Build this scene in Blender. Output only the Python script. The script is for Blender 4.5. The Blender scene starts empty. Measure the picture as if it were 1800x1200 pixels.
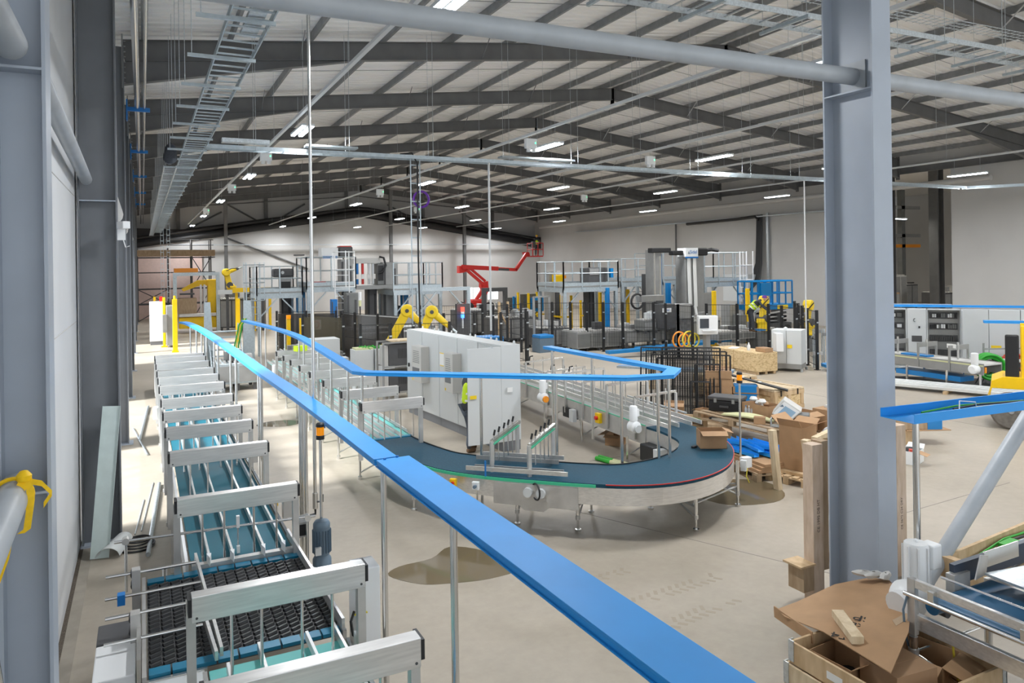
import bpy, math, random
from mathutils import Vector, Matrix
random.seed(7)
SC = bpy.context.scene
COL = SC.collection
PI = math.pi
def R(d): return math.radians(d)
MATS = {}
def mat(name, rgb, rough=.5, metal=0., var=.0, scale=6., bump=0., stretch=None, emit=None, estr=0., spec=.5):
    m = bpy.data.materials.new(name); m.use_nodes = True
    nt = m.node_tree; b = nt.nodes['Principled BSDF']
    b.inputs['Base Color'].default_value = (*rgb, 1); b.inputs['Roughness'].default_value = rough
    b.inputs['Metallic'].default_value = metal
    b.inputs['Specular IOR Level'].default_value = spec
    if var or bump:
        tc = nt.nodes.new('ShaderNodeTexCoord'); mp = nt.nodes.new('ShaderNodeMapping')
        if stretch: mp.inputs['Scale'].default_value = stretch
        nz = nt.nodes.new('ShaderNodeTexNoise'); nz.inputs['Scale'].default_value = scale; nz.inputs['Detail'].default_value = 5
        nt.links.new(tc.outputs['Object'], mp.inputs[0]); nt.links.new(mp.outputs[0], nz.inputs['Vector'])
        if var:
            rp = nt.nodes.new('ShaderNodeValToRGB')
            rp.color_ramp.elements[0].position = .3; rp.color_ramp.elements[1].position = .7
            rp.color_ramp.elements[0].color = (*[c * (1 - var) for c in rgb], 1)
            rp.color_ramp.elements[1].color = (*[min(1, c * (1 + var)) for c in rgb], 1)
            nt.links.new(nz.outputs['Fac'], rp.inputs[0]); nt.links.new(rp.outputs[0], b.inputs['Base Color'])
        if bump:
            bp = nt.nodes.new('ShaderNodeBump'); bp.inputs['Strength'].default_value = bump; bp.inputs['Distance'].default_value = .02
            nt.links.new(nz.outputs['Fac'], bp.inputs['Height']); nt.links.new(bp.outputs[0], b.inputs['Normal'])
    if emit:
        b.inputs['Emission Color'].default_value = (*emit, 1); b.inputs['Emission Strength'].default_value = estr
    MATS[name] = m; return m
WM = {}
class MB:
    def __init__(s): s.v = []; s.f = []; s.mi = []; s.mats = []; s.cur = 0
    def use(s, name):
        if name not in s.mats: s.mats.append(name)
        s.cur = s.mats.index(name); return s
    def add(s, vs, fs):
        n = len(s.v); s.v += [tuple(p) for p in vs]; s.f += [tuple(i + n for i in f) for f in fs]; s.mi += [s.cur] * len(fs); return s
    def box(s, x0, x1, y0, y1, z0, z1):
        return s.add([(x0,y0,z0),(x1,y0,z0),(x1,y1,z0),(x0,y1,z0),(x0,y0,z1),(x1,y0,z1),(x1,y1,z1),(x0,y1,z1)],
                     [(3,2,1,0),(4,5,6,7),(0,1,5,4),(1,2,6,5),(2,3,7,6),(3,0,4,7)])
    def cbox(s, c, d, rz=0., rx=0., ry=0.):
        m = Matrix.Translation(c) @ Matrix.Rotation(rz,4,'Z') @ Matrix.Rotation(ry,4,'Y') @ Matrix.Rotation(rx,4,'X')
        h = [v / 2 for v in d]
        vs = [m @ Vector((a*h[0], b*h[1], e*h[2])) for e in (-1,1) for a,b in ((-1,-1),(1,-1),(1,1),(-1,1))]
        return s.add(vs, [(3,2,1,0),(4,5,6,7),(0,1,5,4),(1,2,6,5),(2,3,7,6),(3,0,4,7)])
    @staticmethod
    def frame(p, q, up=(0,0,1)):
        p = Vector(p); q = Vector(q); d = (q - p); L = d.length; d = d / L if L else Vector((0,0,1))
        u = Vector(up)
        if abs(d.dot(u)) > .98: u = Vector((0,1,0)) if abs(d.y) < .9 else Vector((1,0,0))
        a = d.cross(u).normalized(); b = a.cross(d).normalized()
        return p, d, a, b, L
    def bar(s, p, q, w, h, up=(0,0,1)):
        p, d, a, b, L = s.frame(p, q, up); vs = []
        for t in (0, L):
            for i, j in ((-1,-1),(1,-1),(1,1),(-1,1)): vs.append(p + d*t + a*(i*w/2) + b*(j*h/2))
        return s.add(vs, [(3,2,1,0),(4,5,6,7),(0,1,5,4),(1,2,6,5),(2,3,7,6),(3,0,4,7)])
    def prof(s, p, q, pts, up=(0,0,1), caps=True):
        """sweep the closed outline pts (a across, b up) from p to q"""
        p, d, a, b, L = s.frame(p, q, up); n = len(pts)
        vs = [p + d*t + a*x + b*y for t in (0, L) for x, y in pts]
        fs = [(i, (i+1) % n, n + (i+1) % n, n + i) for i in range(n)]
        if caps: fs += [tuple(range(n-1,-1,-1)), tuple(range(n, 2*n))]
        return s.add(vs, fs)
    def ibeam(s, p, q, w, h, tf=.018, tw=.012, up=(0,0,1)):
        x = w/2; y = h/2; t = tw/2
        return s.prof(p, q, [(-x,-y),(x,-y),(x,-y+tf),(t,-y+tf),(t,y-tf),(x,y-tf),(x,y),(-x,y),(-x,y-tf),(-t,y-tf),(-t,-y+tf),(-x,-y+tf)], up)
    def chan(s, p, q, w, h, t=.004, up=(0,0,1)):
        """channel open upwards: w wide, lips h tall"""
        x = w/2
        return s.prof(p, q, [(-x,0),(x,0),(x,h),(x-t,h),(x-t,t),(-x+t,t),(-x+t,h),(-x,h)], up)
    def cyl(s, p, q, r, n=12, r2=None, caps=True):
        r2 = r if r2 is None else r2
        p, d, a, b, L = s.frame(p, q); vs = []
        for t, rr in ((0, r), (L, r2)):
            for i in range(n):
                an = 2*PI*i/n; vs.append(p + d*t + a*(rr*math.cos(an)) + b*(rr*math.sin(an)))
        fs = [(i, (i+1) % n, n+(i+1) % n, n+i) for i in range(n)]
        if caps: fs += [tuple(range(n-1,-1,-1)), tuple(range(n,2*n))]
        return s.add(vs, fs)
    def tube(s, pts, r, n=8, closed=False):
        P = [Vector(p) for p in pts]; N = len(P); vs = []; pa = None
        for i, p in enumerate(P):
            if closed: d = P[(i+1) % N] - P[i-1]
            else: d = P[min(i+1, N-1)] - P[max(i-1, 0)]
            d.normalize()
            if pa is None:
                u = Vector((0,0,1)) if abs(d.z) < .9 else Vector((1,0,0)); pa = d.cross(u).normalized()
            else:
                pa = (pa - d*pa.dot(d))
                pa = pa.normalized() if pa.length > 1e-6 else d.orthogonal().normalized()
            b = d.cross(pa); rr = r[i] if isinstance(r, (list, tuple)) else r
            for k in range(n):
                an = 2*PI*k/n; vs.append(p + pa*(rr*math.cos(an)) + b*(rr*math.sin(an)))
        fs = []
        for i in range(N if closed else N-1):
            j = (i+1) % N
            for k in range(n): fs.append((i*n+k, i*n+(k+1) % n, j*n+(k+1) % n, j*n+k))
        if not closed: fs += [tuple(range(n-1,-1,-1)), tuple(range((N-1)*n, N*n))]
        return s.add(vs, fs)
    def lathe(s, prof, c=(0,0,0), n=20, ax='Z'):
        """prof: (radius, height) pairs round an axis"""
        vs = []
        for r, h in prof:
            for i in range(n):
                an = 2*PI*i/n; x, y = r*math.cos(an), r*math.sin(an)
                p = {'Z': (x,y,h), 'X': (h,x,y), 'Y': (y,h,x)}[ax]
                vs.append((p[0]+c[0], p[1]+c[1], p[2]+c[2]))
        m = len(prof)
        fs = [(j*n+i, j*n+(i+1) % n, (j+1)*n+(i+1) % n, (j+1)*n+i) for j in range(m-1) for i in range(n)]
        fs += [tuple(range(n-1,-1,-1)), tuple(range((m-1)*n, m*n))]
        return s.add(vs, fs)
    def ring(s, c, r, t, n=24, ax='Z', k=6):
        pts = []
        for i in range(n):
            an = 2*PI*i/n; x, y = r*math.cos(an), r*math.sin(an)
            p = {'Z': (x,y,0), 'X': (0,x,y), 'Y': (x,0,y)}[ax]; pts.append((c[0]+p[0], c[1]+p[1], c[2]+p[2]))
        return s.tube(pts, t, k, True)
    def poly(s, pts, z0, z1):
        n = len(pts); vs = [(x,y,z0) for x,y in pts] + [(x,y,z1) for x,y in pts]
        return s.add(vs, [tuple(range(n-1,-1,-1)), tuple(range(n,2*n))] + [(i,(i+1)%n,n+(i+1)%n,n+i) for i in range(n)])
    def slab(s, pts3, t, nrm=None):
        """a closed 3-d outline thickened by t along its normal"""
        P = [Vector(p) for p in pts3]
        if nrm is None: nrm = (P[1]-P[0]).cross(P[2]-P[1]).normalized()
        nrm = Vector(nrm)*t; n = len(P)
        return s.add(P + [p+nrm for p in P], [tuple(range(n-1,-1,-1)), tuple(range(n,2*n))] + [(i,(i+1)%n,n+(i+1)%n,n+i) for i in range(n)])
    def xf(s, m):
        s.v = [tuple(m @ Vector(p)) for p in s.v]; return s
    def build(s, name, m=None, parent=None, world=False, bevel=0, smooth=False, label=None):
        me = bpy.data.meshes.new(name)
        vs = s.v
        if world and parent is not None:
            im = WM[parent.name].inverted(); vs = [tuple(im @ Vector(p)) for p in vs]
        me.from_pydata(vs, [], s.f)
        names = s.mats if s.mats else [m]
        for k in names: me.materials.append(MATS[k])
        if len(names) > 1: me.polygons.foreach_set('material_index', s.mi)
        me.validate(); me.update()
        import bmesh
        bm = bmesh.new(); bm.from_mesh(me); bmesh.ops.recalc_face_normals(bm, faces=bm.faces); bm.to_mesh(me); bm.free()
        if smooth:
            me.polygons.foreach_set('use_smooth', [True]*len(me.polygons))
            try: me.set_sharp_from_angle(angle=R(40))
            except Exception: pass
        o = bpy.data.objects.new(name, me); COL.objects.link(o)
        if bevel:
            b = o.modifiers.new('b', 'BEVEL'); b.width = bevel; b.segments = 2; b.limit_method = 'ANGLE'; b.angle_limit = R(50)
        WM[o.name] = Matrix()
        if parent is not None: o.parent = parent; WM[o.name] = WM[parent.name]
        if label: o['label'] = label
        return o
def tag(o, label, cat, group=None, kind=None):
    o['label'] = label; o['category'] = cat
    if group: o['group'] = group
    if kind: o['kind'] = kind
    return o
def T(name, label, cat, loc=(0,0,0), rz=0., group=None):
    o = bpy.data.objects.new(name, None); COL.objects.link(o); o.location = loc; o.rotation_euler = (0,0,rz)
    o.empty_display_size = .2
    WM[o.name] = Matrix.Translation(loc) @ Matrix.Rotation(rz,4,'Z')
    return tag(o, label, cat, group)
def struct(o): o['kind'] = 'structure'; return o
def dup(root, loc=None, rz=None, label=None, group=None):
    def cp(o, par):
        c = o.copy(); COL.objects.link(c)
        if par is not None: c.parent = par
        for ch in list(KIDS(o)): cp(ch, c)
        return c
    r = cp(root, None)
    if loc is not None: r.location = loc
    if rz is not None: r.rotation_euler = (0,0,rz)
    WM[r.name] = Matrix.Translation(r.location) @ Matrix.Rotation(r.rotation_euler[2],4,'Z')
    if label: r['label'] = label
    if group: r['group'] = group
    return r
def KIDS(o): return [c for c in o.children]
ORD = ['first','second','third','fourth','fifth','sixth','seventh','eighth','ninth','tenth','eleventh','twelfth','thirteenth','fourteenth','fifteenth','sixteenth','seventeenth','eighteenth','nineteenth','twentieth']
def arc(cx, cy, r, a0, a1, n):
    return [(cx + r*math.cos(R(a0+(a1-a0)*i/n)), cy + r*math.sin(R(a0+(a1-a0)*i/n))) for i in range(n+1)]
# ---------- materials ----------
mat('white_panel', (.66,.67,.68), .55, var=.03, scale=1.2)
mat('grey_panel', (.55,.54,.52), .6, var=.03, scale=.7)
mat('liner_sheet', (.86,.85,.83), .55)
mat('upper_panel', (.50,.50,.49), .6)
mat('dark_steel', (.130,.130,.128), .55, var=.12, scale=2)
mat('dark_steel_left', (.165,.175,.19), .5, var=.06, scale=3)
mat('grey_paint', (.385,.43,.495), .38, var=.05, scale=2.2)
mat('pipe_paint', (.40,.43,.46), .42, var=.08, scale=3.5)
mat('purlin_galv', (.23,.235,.24), .5, .3, var=.15, scale=4)
mat('brace_light', (.55,.55,.54), .5)
mat('galv', (.56,.60,.62), .38, .75, var=.15, scale=30)
mat('galv_pale', (.44,.50,.53), .42, .5, var=.1, scale=14)
mat('stainless', (.66,.65,.62), .27, .92, var=.06, scale=3)
mat('stainless_brushed', (.74,.73,.71), .30, .72, var=.1, scale=4, stretch=(1,6,14))
mat('stainless_dull', (.56,.55,.53), .42, .65, var=.1, scale=5)
mat('tube_steel', (.72,.72,.71), .2, .95)
mat('blue_tray', (.014,.30,.78), .46, var=.05, scale=2.5, spec=.5)
mat('belt_teal', (.002,.105,.150), .5, var=.06, scale=3, spec=.25)
mat('belt_light', (.13,.50,.47), .5, var=.05, scale=3)
mat('belt_navy', (.010,.058,.095), .6, var=.12, scale=40, bump=.15, spec=.22)
mat('edge_blue', (.0,.17,.30), .4)
mat('green_strip', (.05,.45,.25), .5)
mat('roller_black', (.022,.023,.025), .42)
mat('black', (.012,.012,.013), .5)
mat('black_soft', (.03,.03,.032), .7)
mat('rubber', (.025,.024,.023), .8, var=.2, scale=10)
mat('tyre_dusty', (.16,.145,.125), .9, var=.2, scale=12)
mat('white_plastic', (.80,.81,.81), .35)
mat('cab_grey', (.60,.62,.62), .4, var=.02, scale=1.5)
mat('cab_side', (.57,.56,.53), .45)
mat('plinth', (.17,.175,.185), .5)
mat('yellow', (.86,.54,.0), .4, var=.04)
mat('robot_yellow', (.88,.62,.02), .38, var=.03)
mat('orange', (.85,.30,.02), .45)
mat('red', (.58,.018,.012), .42, var=.06)
mat('blue', (.005,.16,.48), .45)
mat('blue_mach', (.0,.19,.48), .4)
mat('motor_grey', (.13,.19,.25), .45, var=.05)
mat('amber', (.95,.30,.0), .25, emit=(1,.32,.0), estr=.25)
mat('hivis', (.62,.85,.02), .7)
mat('cloth_dark', (.045,.05,.06), .85, var=.15, scale=30)
mat('cloth_jeans', (.09,.105,.13), .85, var=.15, scale=30)
mat('boot', (.12,.065,.03), .7)
mat('skin', (.62,.37,.26), .55)
mat('card', (.42,.255,.135), .8, var=.08, scale=5)
mat('card_in', (.33,.20,.11), .85, var=.06, scale=4)
mat('mach_grey', (.175,.18,.175), .45, .2, var=.08, scale=3)
mat('mach_mid', (.31,.31,.30), .42, .3, var=.08, scale=3)
mat('mach_dark', (.07,.07,.072), .5, var=.1, scale=4)
mat('mach_clutter', (.15,.15,.15), .5, .3, var=.3, scale=6)
mat('screen_dark', (.05,.06,.075), .15)
mat('plastic_wrap', (.75,.77,.78), .15, spec=.8)
mat('scrap_plastic', (.72,.73,.72), .25)
mat('cable_black', (.015,.015,.016), .45)
mat('cable_white', (.75,.75,.74), .4)
mat('cable_green', (.03,.38,.03), .5)
mat('cable_yellow', (.75,.62,.05), .5)
mat('cable_red', (.55,.06,.03), .5)
mat('strap_yellow', (.93,.58,.0), .6, var=.08, scale=30)
mat('foam_yellow', (.62,.62,.35), .7)
mat('lamp_on', (.9,.95,1), .4, emit=(.85,.93,1.), estr=16.)
mat('lamp_body', (.62,.63,.63), .4)
mat('green_led', (.02,.5,.1), .4, emit=(.05,1,.3), estr=4.)
mat('red_led', (.6,.02,.02), .4, emit=(1,.05,.03), estr=3.)
mat('blue_led', (.02,.1,.7), .4, emit=(.05,.2,1), estr=3.)
mat('paper', (.80,.80,.78), .7)
mat('label_yellow', (.85,.60,.01), .5)
mat('ink', (.01,.01,.011), .7)
mat('concrete_dark', (.235,.215,.19), .8, var=.15, scale=6)
mat('wrap_blue', (.01,.20,.52), .35)
mat('purple', (.12,.02,.3), .5)
def wood(name, c, ring=14, bumpv=.1):
    m = bpy.data.materials.new(name); m.use_nodes = True; nt = m.node_tree; b = nt.nodes['Principled BSDF']
    b.inputs['Roughness'].default_value = .75
    tc = nt.nodes.new('ShaderNodeTexCoord'); nz = nt.nodes.new('ShaderNodeTexNoise'); nz.inputs['Scale'].default_value = 2.5
    nz.inputs['Detail'].default_value = 6; mp = nt.nodes.new('ShaderNodeMapping'); mp.inputs['Scale'].default_value = (ring, ring, 1.5)
    rp = nt.nodes.new('ShaderNodeValToRGB'); rp.color_ramp.elements[0].position = .3; rp.color_ramp.elements[1].position = .75
    rp.color_ramp.elements[0].color = (c[0]*.72, c[1]*.66, c[2]*.58, 1); rp.color_ramp.elements[1].color = (*c, 1)
    nt.links.new(tc.outputs['Object'], mp.inputs[0]); nt.links.new(mp.outputs[0], nz.inputs['Vector'])
    nt.links.new(nz.outputs['Fac'], rp.inputs[0]); nt.links.new(rp.outputs[0], b.inputs['Base Color'])
    MATS[name] = m
wood('pine', (.66,.49,.30), 5); wood('pine_pale', (.76,.63,.44), 5); wood('pine_dirty', (.46,.34,.22), 6); wood('plank_pink', (.72,.58,.46), 6)
def osb():
    m = bpy.data.materials.new('osb'); m.use_nodes = True; nt = m.node_tree; b = nt.nodes['Principled BSDF']; b.inputs['Roughness'].default_value = .8
    tc = nt.nodes.new('ShaderNodeTexCoord'); vo = nt.nodes.new('ShaderNodeTexVoronoi'); vo.inputs['Scale'].default_value = 14
    mp = nt.nodes.new('ShaderNodeMapping'); mp.inputs['Scale'].default_value = (1,1,2.2)
    rp = nt.nodes.new('ShaderNodeValToRGB'); rp.color_ramp.elements[0].color = (.72,.55,.31,1); rp.color_ramp.elements[1].color = (.50,.34,.16,1)
    e = rp.color_ramp.elements.new(.5); e.color = (.66,.49,.27,1)
    sx = nt.nodes.new('ShaderNodeSeparateColor')
    nt.links.new(tc.outputs['Object'], mp.inputs[0]); nt.links.new(mp.outputs[0], vo.inputs['Vector']); nt.links.new(vo.outputs['Color'], sx.inputs[0])
    nt.links.new(sx.outputs[0], rp.inputs[0]); nt.links.new(rp.outputs[0], b.inputs['Base Color']); MATS['osb'] = m
osb()
def clear(name, rgb, alpha):
    m = bpy.data.materials.new(name); m.use_nodes = True; b = m.node_tree.nodes['Principled BSDF']
    b.inputs['Base Color'].default_value = (*rgb,1); b.inputs['Roughness'].default_value = .15; b.inputs['Alpha'].default_value = alpha
    MATS[name] = m
clear('blue_film', (.30,.62,.86), .55); clear('smoked_panel', (.05,.045,.04), .72); clear('smoked_light', (.10,.085,.05), .7); clear('mesh_infill', (.03,.03,.03), .42); clear('film', (.8,.82,.84), .5); clear('pet', (.75,.82,.9), .45)
def floor_mat():
    m = bpy.data.materials.new('concrete_floor'); m.use_nodes = True; nt = m.node_tree; b = nt.nodes['Principled BSDF']
    tc = nt.nodes.new('ShaderNodeTexCoord')
    def noise(s, d=6, r=.6):
        n = nt.nodes.new('ShaderNodeTexNoise'); n.inputs['Scale'].default_value = s; n.inputs['Detail'].default_value = d; n.inputs['Roughness'].default_value = r
        nt.links.new(tc.outputs['Object'], n.inputs['Vector']); return n
    n1 = noise(.22); n2 = noise(1.4, 8, .7); n3 = noise(9, 6)
    rp = nt.nodes.new('ShaderNodeValToRGB')
    rp.color_ramp.elements[0].position = .32; rp.color_ramp.elements[0].color = (.285,.245,.19,1)
    rp.color_ramp.elements[1].position = .68; rp.color_ramp.elements[1].color = (.455,.40,.325,1)
    mx = nt.nodes.new('ShaderNodeMath'); mx.operation = 'MULTIPLY_ADD'; mx.inputs[1].default_value = .5
    a2 = nt.nodes.new('ShaderNodeMath'); a2.operation = 'MULTIPLY_ADD'; a2.inputs[1].default_value = .35; 
    a3 = nt.nodes.new('ShaderNodeMath'); a3.operation = 'MULTIPLY'; a3.inputs[1].default_value = .16
    nt.links.new(n3.outputs['Fac'], a3.inputs[0]); nt.links.new(n2.outputs['Fac'], a2.inputs[0]); nt.links.new(a3.outputs[0], a2.inputs[2])
    nt.links.new(n1.outputs['Fac'], mx.inputs[0]); nt.links.new(a2.outputs[0], mx.inputs[2]); nt.links.new(mx.outputs[0], rp.inputs[0])
    nt.links.new(rp.outputs[0], b.inputs['Base Color'])
    rr = nt.nodes.new('ShaderNodeMapRange'); rr.inputs[3].default_value = .38; rr.inputs[4].default_value = .62
    nt.links.new(n2.outputs['Fac'], rr.inputs[0]); nt.links.new(rr.outputs[0], b.inputs['Roughness'])
    MATS['concrete_floor'] = m
floor_mat()
mat('pink_board', (.56,.42,.37), .8, var=.05)
mat('day_pane', (.9,.95,1), .3, emit=(.9,.96,1.), estr=1.6)
mat('motor_blue', (.30,.45,.58), .4)
mat('motor_dark', (.03,.045,.075), .4)
mat('belt_blue', (.008,.09,.19), .45, var=.06)
mat('plank_ink', (.16,.12,.10), .8)
mat('card_tape', (.50,.36,.23), .25)
mat('galv_green', (.52,.60,.58), .45, .3, var=.06, scale=6)
clear('milky', (.78,.80,.79), .8)
mat('gravel', (.10,.08,.06), .9, var=.6, scale=90)
mat('concrete_edge', (.32,.285,.235), .8, var=.1, scale=5)
mat('dust_mark', (.33,.285,.22), .85)
def puddle_mat():
    m = bpy.data.materials.new('wet_floor'); m.use_nodes = True; b = m.node_tree.nodes['Principled BSDF']
    b.inputs['Base Color'].default_value = (.16,.125,.075,1); b.inputs['Roughness'].default_value = .06; MATS['wet_floor'] = m
puddle_mat()
# ---------- camera ----------
cam = bpy.data.cameras.new('camera'); cam.sensor_width = 36; cam.lens = 26.0; cam.shift_y = -137/1800; cam.clip_end = 300
co = bpy.data.objects.new('camera', cam); COL.objects.link(co); SC.camera = co
_A = R(26.57); _r = .0145
_f = Vector((math.sin(_A), math.cos(_A), 0)); _rt = Vector((math.cos(_A), -math.sin(_A), 0)); _u = Vector((0,0,1))
# the camera is rolled a little: image x axis = right*cos - up*sin
_ix = _rt*math.cos(_r) - _u*math.sin(_r); _iy = _u*math.cos(_r) + _rt*math.sin(_r)
co.matrix_world = Matrix(((_ix.x,_iy.x,-_f.x,0),(_ix.y,_iy.y,-_f.y,0),(_ix.z,_iy.z,-_f.z,3.8),(0,0,0,1)))
# ---------- view and light ----------
SC.view_settings.view_transform = 'Standard'; SC.view_settings.look = 'None'; SC.view_settings.gamma = 1; SC.view_settings.exposure = 0.45
SC.view_settings.use_curve_mapping = False
SC.cycles.max_bounces = 7; SC.cycles.diffuse_bounces = 4; SC.cycles.glossy_bounces = 4; SC.cycles.transparent_max_bounces = 12
SC.cycles.sample_clamp_indirect = 6.
W = bpy.data.worlds.new('sky'); SC.world = W; W.use_nodes = True
wn = W.node_tree; bg = wn.nodes['Background']; bg.inputs['Color'].default_value = (.88,.94,1.,1); bg.inputs['Strength'].default_value = 1.35
def area(name, loc, sx, sy, power, rot, col=(1,1,1), portal=False, spread=180):
    l = bpy.data.lights.new(name, 'AREA'); l.shape = 'RECTANGLE'; l.size = sx; l.size_y = sy; l.energy = power; l.color = col; l.spread = R(spread)
    if portal: l.cycles.is_portal = True
    o = bpy.data.objects.new(name, l); COL.objects.link(o); o.location = loc; o.rotation_euler = rot; return o
# ---------- shell ----------
XL, XR, YB, YF, ZE, ZR, XM = -.81, 34.6, 63.1, -7., 8.95, 10.95, 16.9
FRY = [5.41 + 6.4*k for k in range(10)]
def roof_z(x): return ZE + (ZR-ZE)*(1-abs(x-XM)/(XM-XL))
fl = MB().box(XL-.4, 62, YF-2, YB+12, -.25, 0).build('floor', 'concrete_floor'); struct(fl)
# saw cuts in the slab
for i, (x0,y0,x1,y1) in enumerate([(4.6,12.6,7.7,5.6),(8.9,7.2,13,7.4),(1.7,30,1.7,12.9),(16.8,5,16.8,22),(7.6,12,30,12)]):
    struct(MB().bar((x0,y0,.0008),(x1,y1,.0008),.012,.002).build('trim_%d' % (i+1), 'concrete_dark'))
struct(MB().box(XL,XL+.045,6.,11.7,0,.004).build('baseboard_left','gravel')); struct(MB().box(XL+.045,XL+.16,6.,11.7,0,.002).build('trim_30','concrete_edge'))
# left wall: panels with two big doorways standing open to the yard
DOORS = [(12.3,17.5,4.6),(18.6,23.9,4.6),(33.,41.5,4.8)]
def wall_left():
    b = MB(); ops = DOORS
    y = YF
    for y0,y1,h in ops:
        b.box(XL-.12,XL,y,y0,0,ZE); b.box(XL-.12,XL,y0,y1,h,ZE); y = y1
    b.box(XL-.12,XL,y,YB+1.1,0,ZE+.1)
    struct(b.build('wall_left','white_panel'))
    for i,(y0,y1,h) in enumerate(ops):
        d = MB(); d.box(XL-.16,XL+.05,y0-.12,y0,0,h+.12); d.box(XL-.16,XL+.05,y1,y1+.12,0,h+.12); d.box(XL-.16,XL+.05,y0,y1,h,h+.12)
        d.cyl((XL+.25,y0-.1,h+.35),(XL+.25,y1+.1,h+.35),.22,16)
        struct(d.build('door_%d' % (i+1),'grey_panel'))
wall_left()
# panel joints on the near left wall
for i,(z0,y0,z1,y1) in enumerate([(4.8,6,4.8,11.6),(3.1,6,3.1,11.6)]):
    struct(MB().bar((XL+.001,y0,z0),(XL+.001,y1,z1),.006,.012).build('trim_%d' % (i+6),'grey_panel'))
# right wall, open to the next hall between Y 22.2 and 25.8
b = MB(); b.box(XR,XR+.15,YF,22.2,0,ZE); b.box(XR,XR+.15,25.85,YB+1.1,0,ZE+.1); b.box(XR,XR+.15,22.2,25.85,8.3,ZE); struct(b.build('wall_right','grey_panel'))
# back wall: pale lower gable, eaves ducts before black shade slabs, panelled upper gable
def gable(x0,x1,zf,zt,y,th):
    P = [(x0,zf(x0)),(XM,zf(XM)),(x1,zf(x1)),(x1,zt(x1)),(XM,zt(XM)),(x0,zt(x0))]
    return MB().prof((0,y,0),(0,y+th,0),[(x,z) for x,z in P]) if False else MB().slab([(x,y,z) for x,z in P], th, (0,1,0))
low = lambda x: 5.35 + (8.0-5.35)*(1-abs(x-XM)/(XM-XL))
z0 = lambda x: 0.
struct(gable(XL,XR,z0,low,YB,.2).build('wall_back','grey_panel'))
struct(gable(XL,XR,lambda x: low(x)-.1,lambda x: roof_z(x),YB+.9,.15).build('wall_gable','upper_panel'))
struct(gable(XL,XR,lambda x: low(x)-.05,lambda x: low(x)+.0,YB+.2,.7).build('trim_8','mach_dark'))
struct(gable(XL,XR,lambda x: low(x)-.02,lambda x: low(x)+.95,YB+.30,.1).build('trim_9','black_soft'))  # black slab: the shade in the open eaves gap, put in as colour
struct(MB().slab([(XL,YB-.25,5.35),(6.2,YB-.25,6.35),(6.2,YB-.25,6.75),(XL,YB-.25,6.9)],.2,(0,1,0)).build('trim_31','black_soft'))  # extra black slab painting the dark gap at the left eaves corner
struct(MB().slab([(27.5,YB-.25,6.55),(XR,YB-.25,5.2),(XR,YB-.25,6.3),(27.5,YB-.25,6.9)],.2,(0,1,0)).build('trim_32','black_soft'))  # same at the right corner: black colour stands for the shaded gap
def ducts():
    for dz,r,nm in ((.28,.26,'upper'),(.75,.16,'')):
        o = MB().tube([(XL+.3,YB-.3,low(XL)+dz),(XM-.6,YB-.3,low(XM)+dz-.06),(XM+.6,YB-.3,low(XM)+dz-.06),(XR-.3,YB-.3,low(XR)+dz)], r, 12).build('black_duct','black',smooth=True)
        tag(o,'fat black duct following the gable above the back wall' if nm else 'thin black pipe above the fat duct on the back gable','duct')
ducts()
# roof: trapezoidal liner sheets, ribs running down the slope
def roof(side):
    b = MB(); y = YF; xe = XL if side < 0 else XR; vs = []; pitch = .333
    while y < YB+1.0:
        for dy, dz in ((0,0),(.21,0),(.235,.05),(.308,.05)): vs.append((y+dy, dz))
        y += pitch
    n = len(vs); pts = [(xe,yy,ZE+dz) for yy,dz in vs] + [(XM,yy,ZR+dz) for yy,dz in vs]
    b.add(pts, [(i,i+1,n+i+1,n+i) for i in range(n-1)])
    return struct(b.build('ceiling','liner_sheet'))
roof(-1); roof(1)
struct(MB().slab([(XL-.2,YF,ZE+.12),(XM,YF,ZR+.12),(XM,YB+1,ZR+.12),(XL-.2,YB+1,ZE+.12)],.1,(0,0,1)).build('ceiling','grey_panel'))
struct(MB().slab([(XM,YF,ZR+.12),(XR+.2,YF,ZE+.12),(XR+.2,YB+1,ZE+.12),(XM,YB+1,ZR+.12)],.1,(0,0,1)).build('ceiling','grey_panel'))
# next hall seen through the gap in the right wall
struct(MB().box(XR+.15,60,44,44.2,0,9).build('wall_far','grey_panel'))
struct(MB().box(XR+.15,60,5,44,9.2,9.35).build('ceiling','liner_sheet'))
struct(MB().box(59.8,60,5,44,0,9.2).build('wall_far','grey_panel'))
# ---------- portal frames ----------
def column_left(y, i, lab):
    t = T('steel_column', lab, 'column', (XL, y, 0)); x0, x1 = .03, .51
    b = MB(); yn, yf = -.14, .14
    if i == 0: x1 = .30
    b.box(x0,x0+.02,yn,yf,0,ZE-.3); b.box(x1-.02,x1,yn,yf,0,ZE-.3); b.box(x0+.02,x1-.02,-.008,.008,0,ZE-.3)
    b.build('web_and_flanges','grey_paint' if i == 0 else 'dark_steel_left',t)
    MB().box(x0-.02,x1+.08,yn-.04,yf+.04,0,.025).build('base_plate','grey_paint',t)
    if i in (0,1):
        for z in ((2.46,5.02) if i == 0 else (4.75,)):
            MB().box(x0+.02,x1-.02,yn,-.008,z-.008,z+.008).build('stiffener','grey_paint',t)
    return t
for i, y in enumerate(FRY[:10]):
    nm = 'grey steel column against the left wall with yellow strap' if i == 0 else 'grey steel column with galvanised channel leaning on it' if i == 1 else 'grey steel column on the left wall, %s beyond the column with the leaning channel' % ORD[i-2]
    if i < 9: column_left(y, i, nm)
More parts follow.
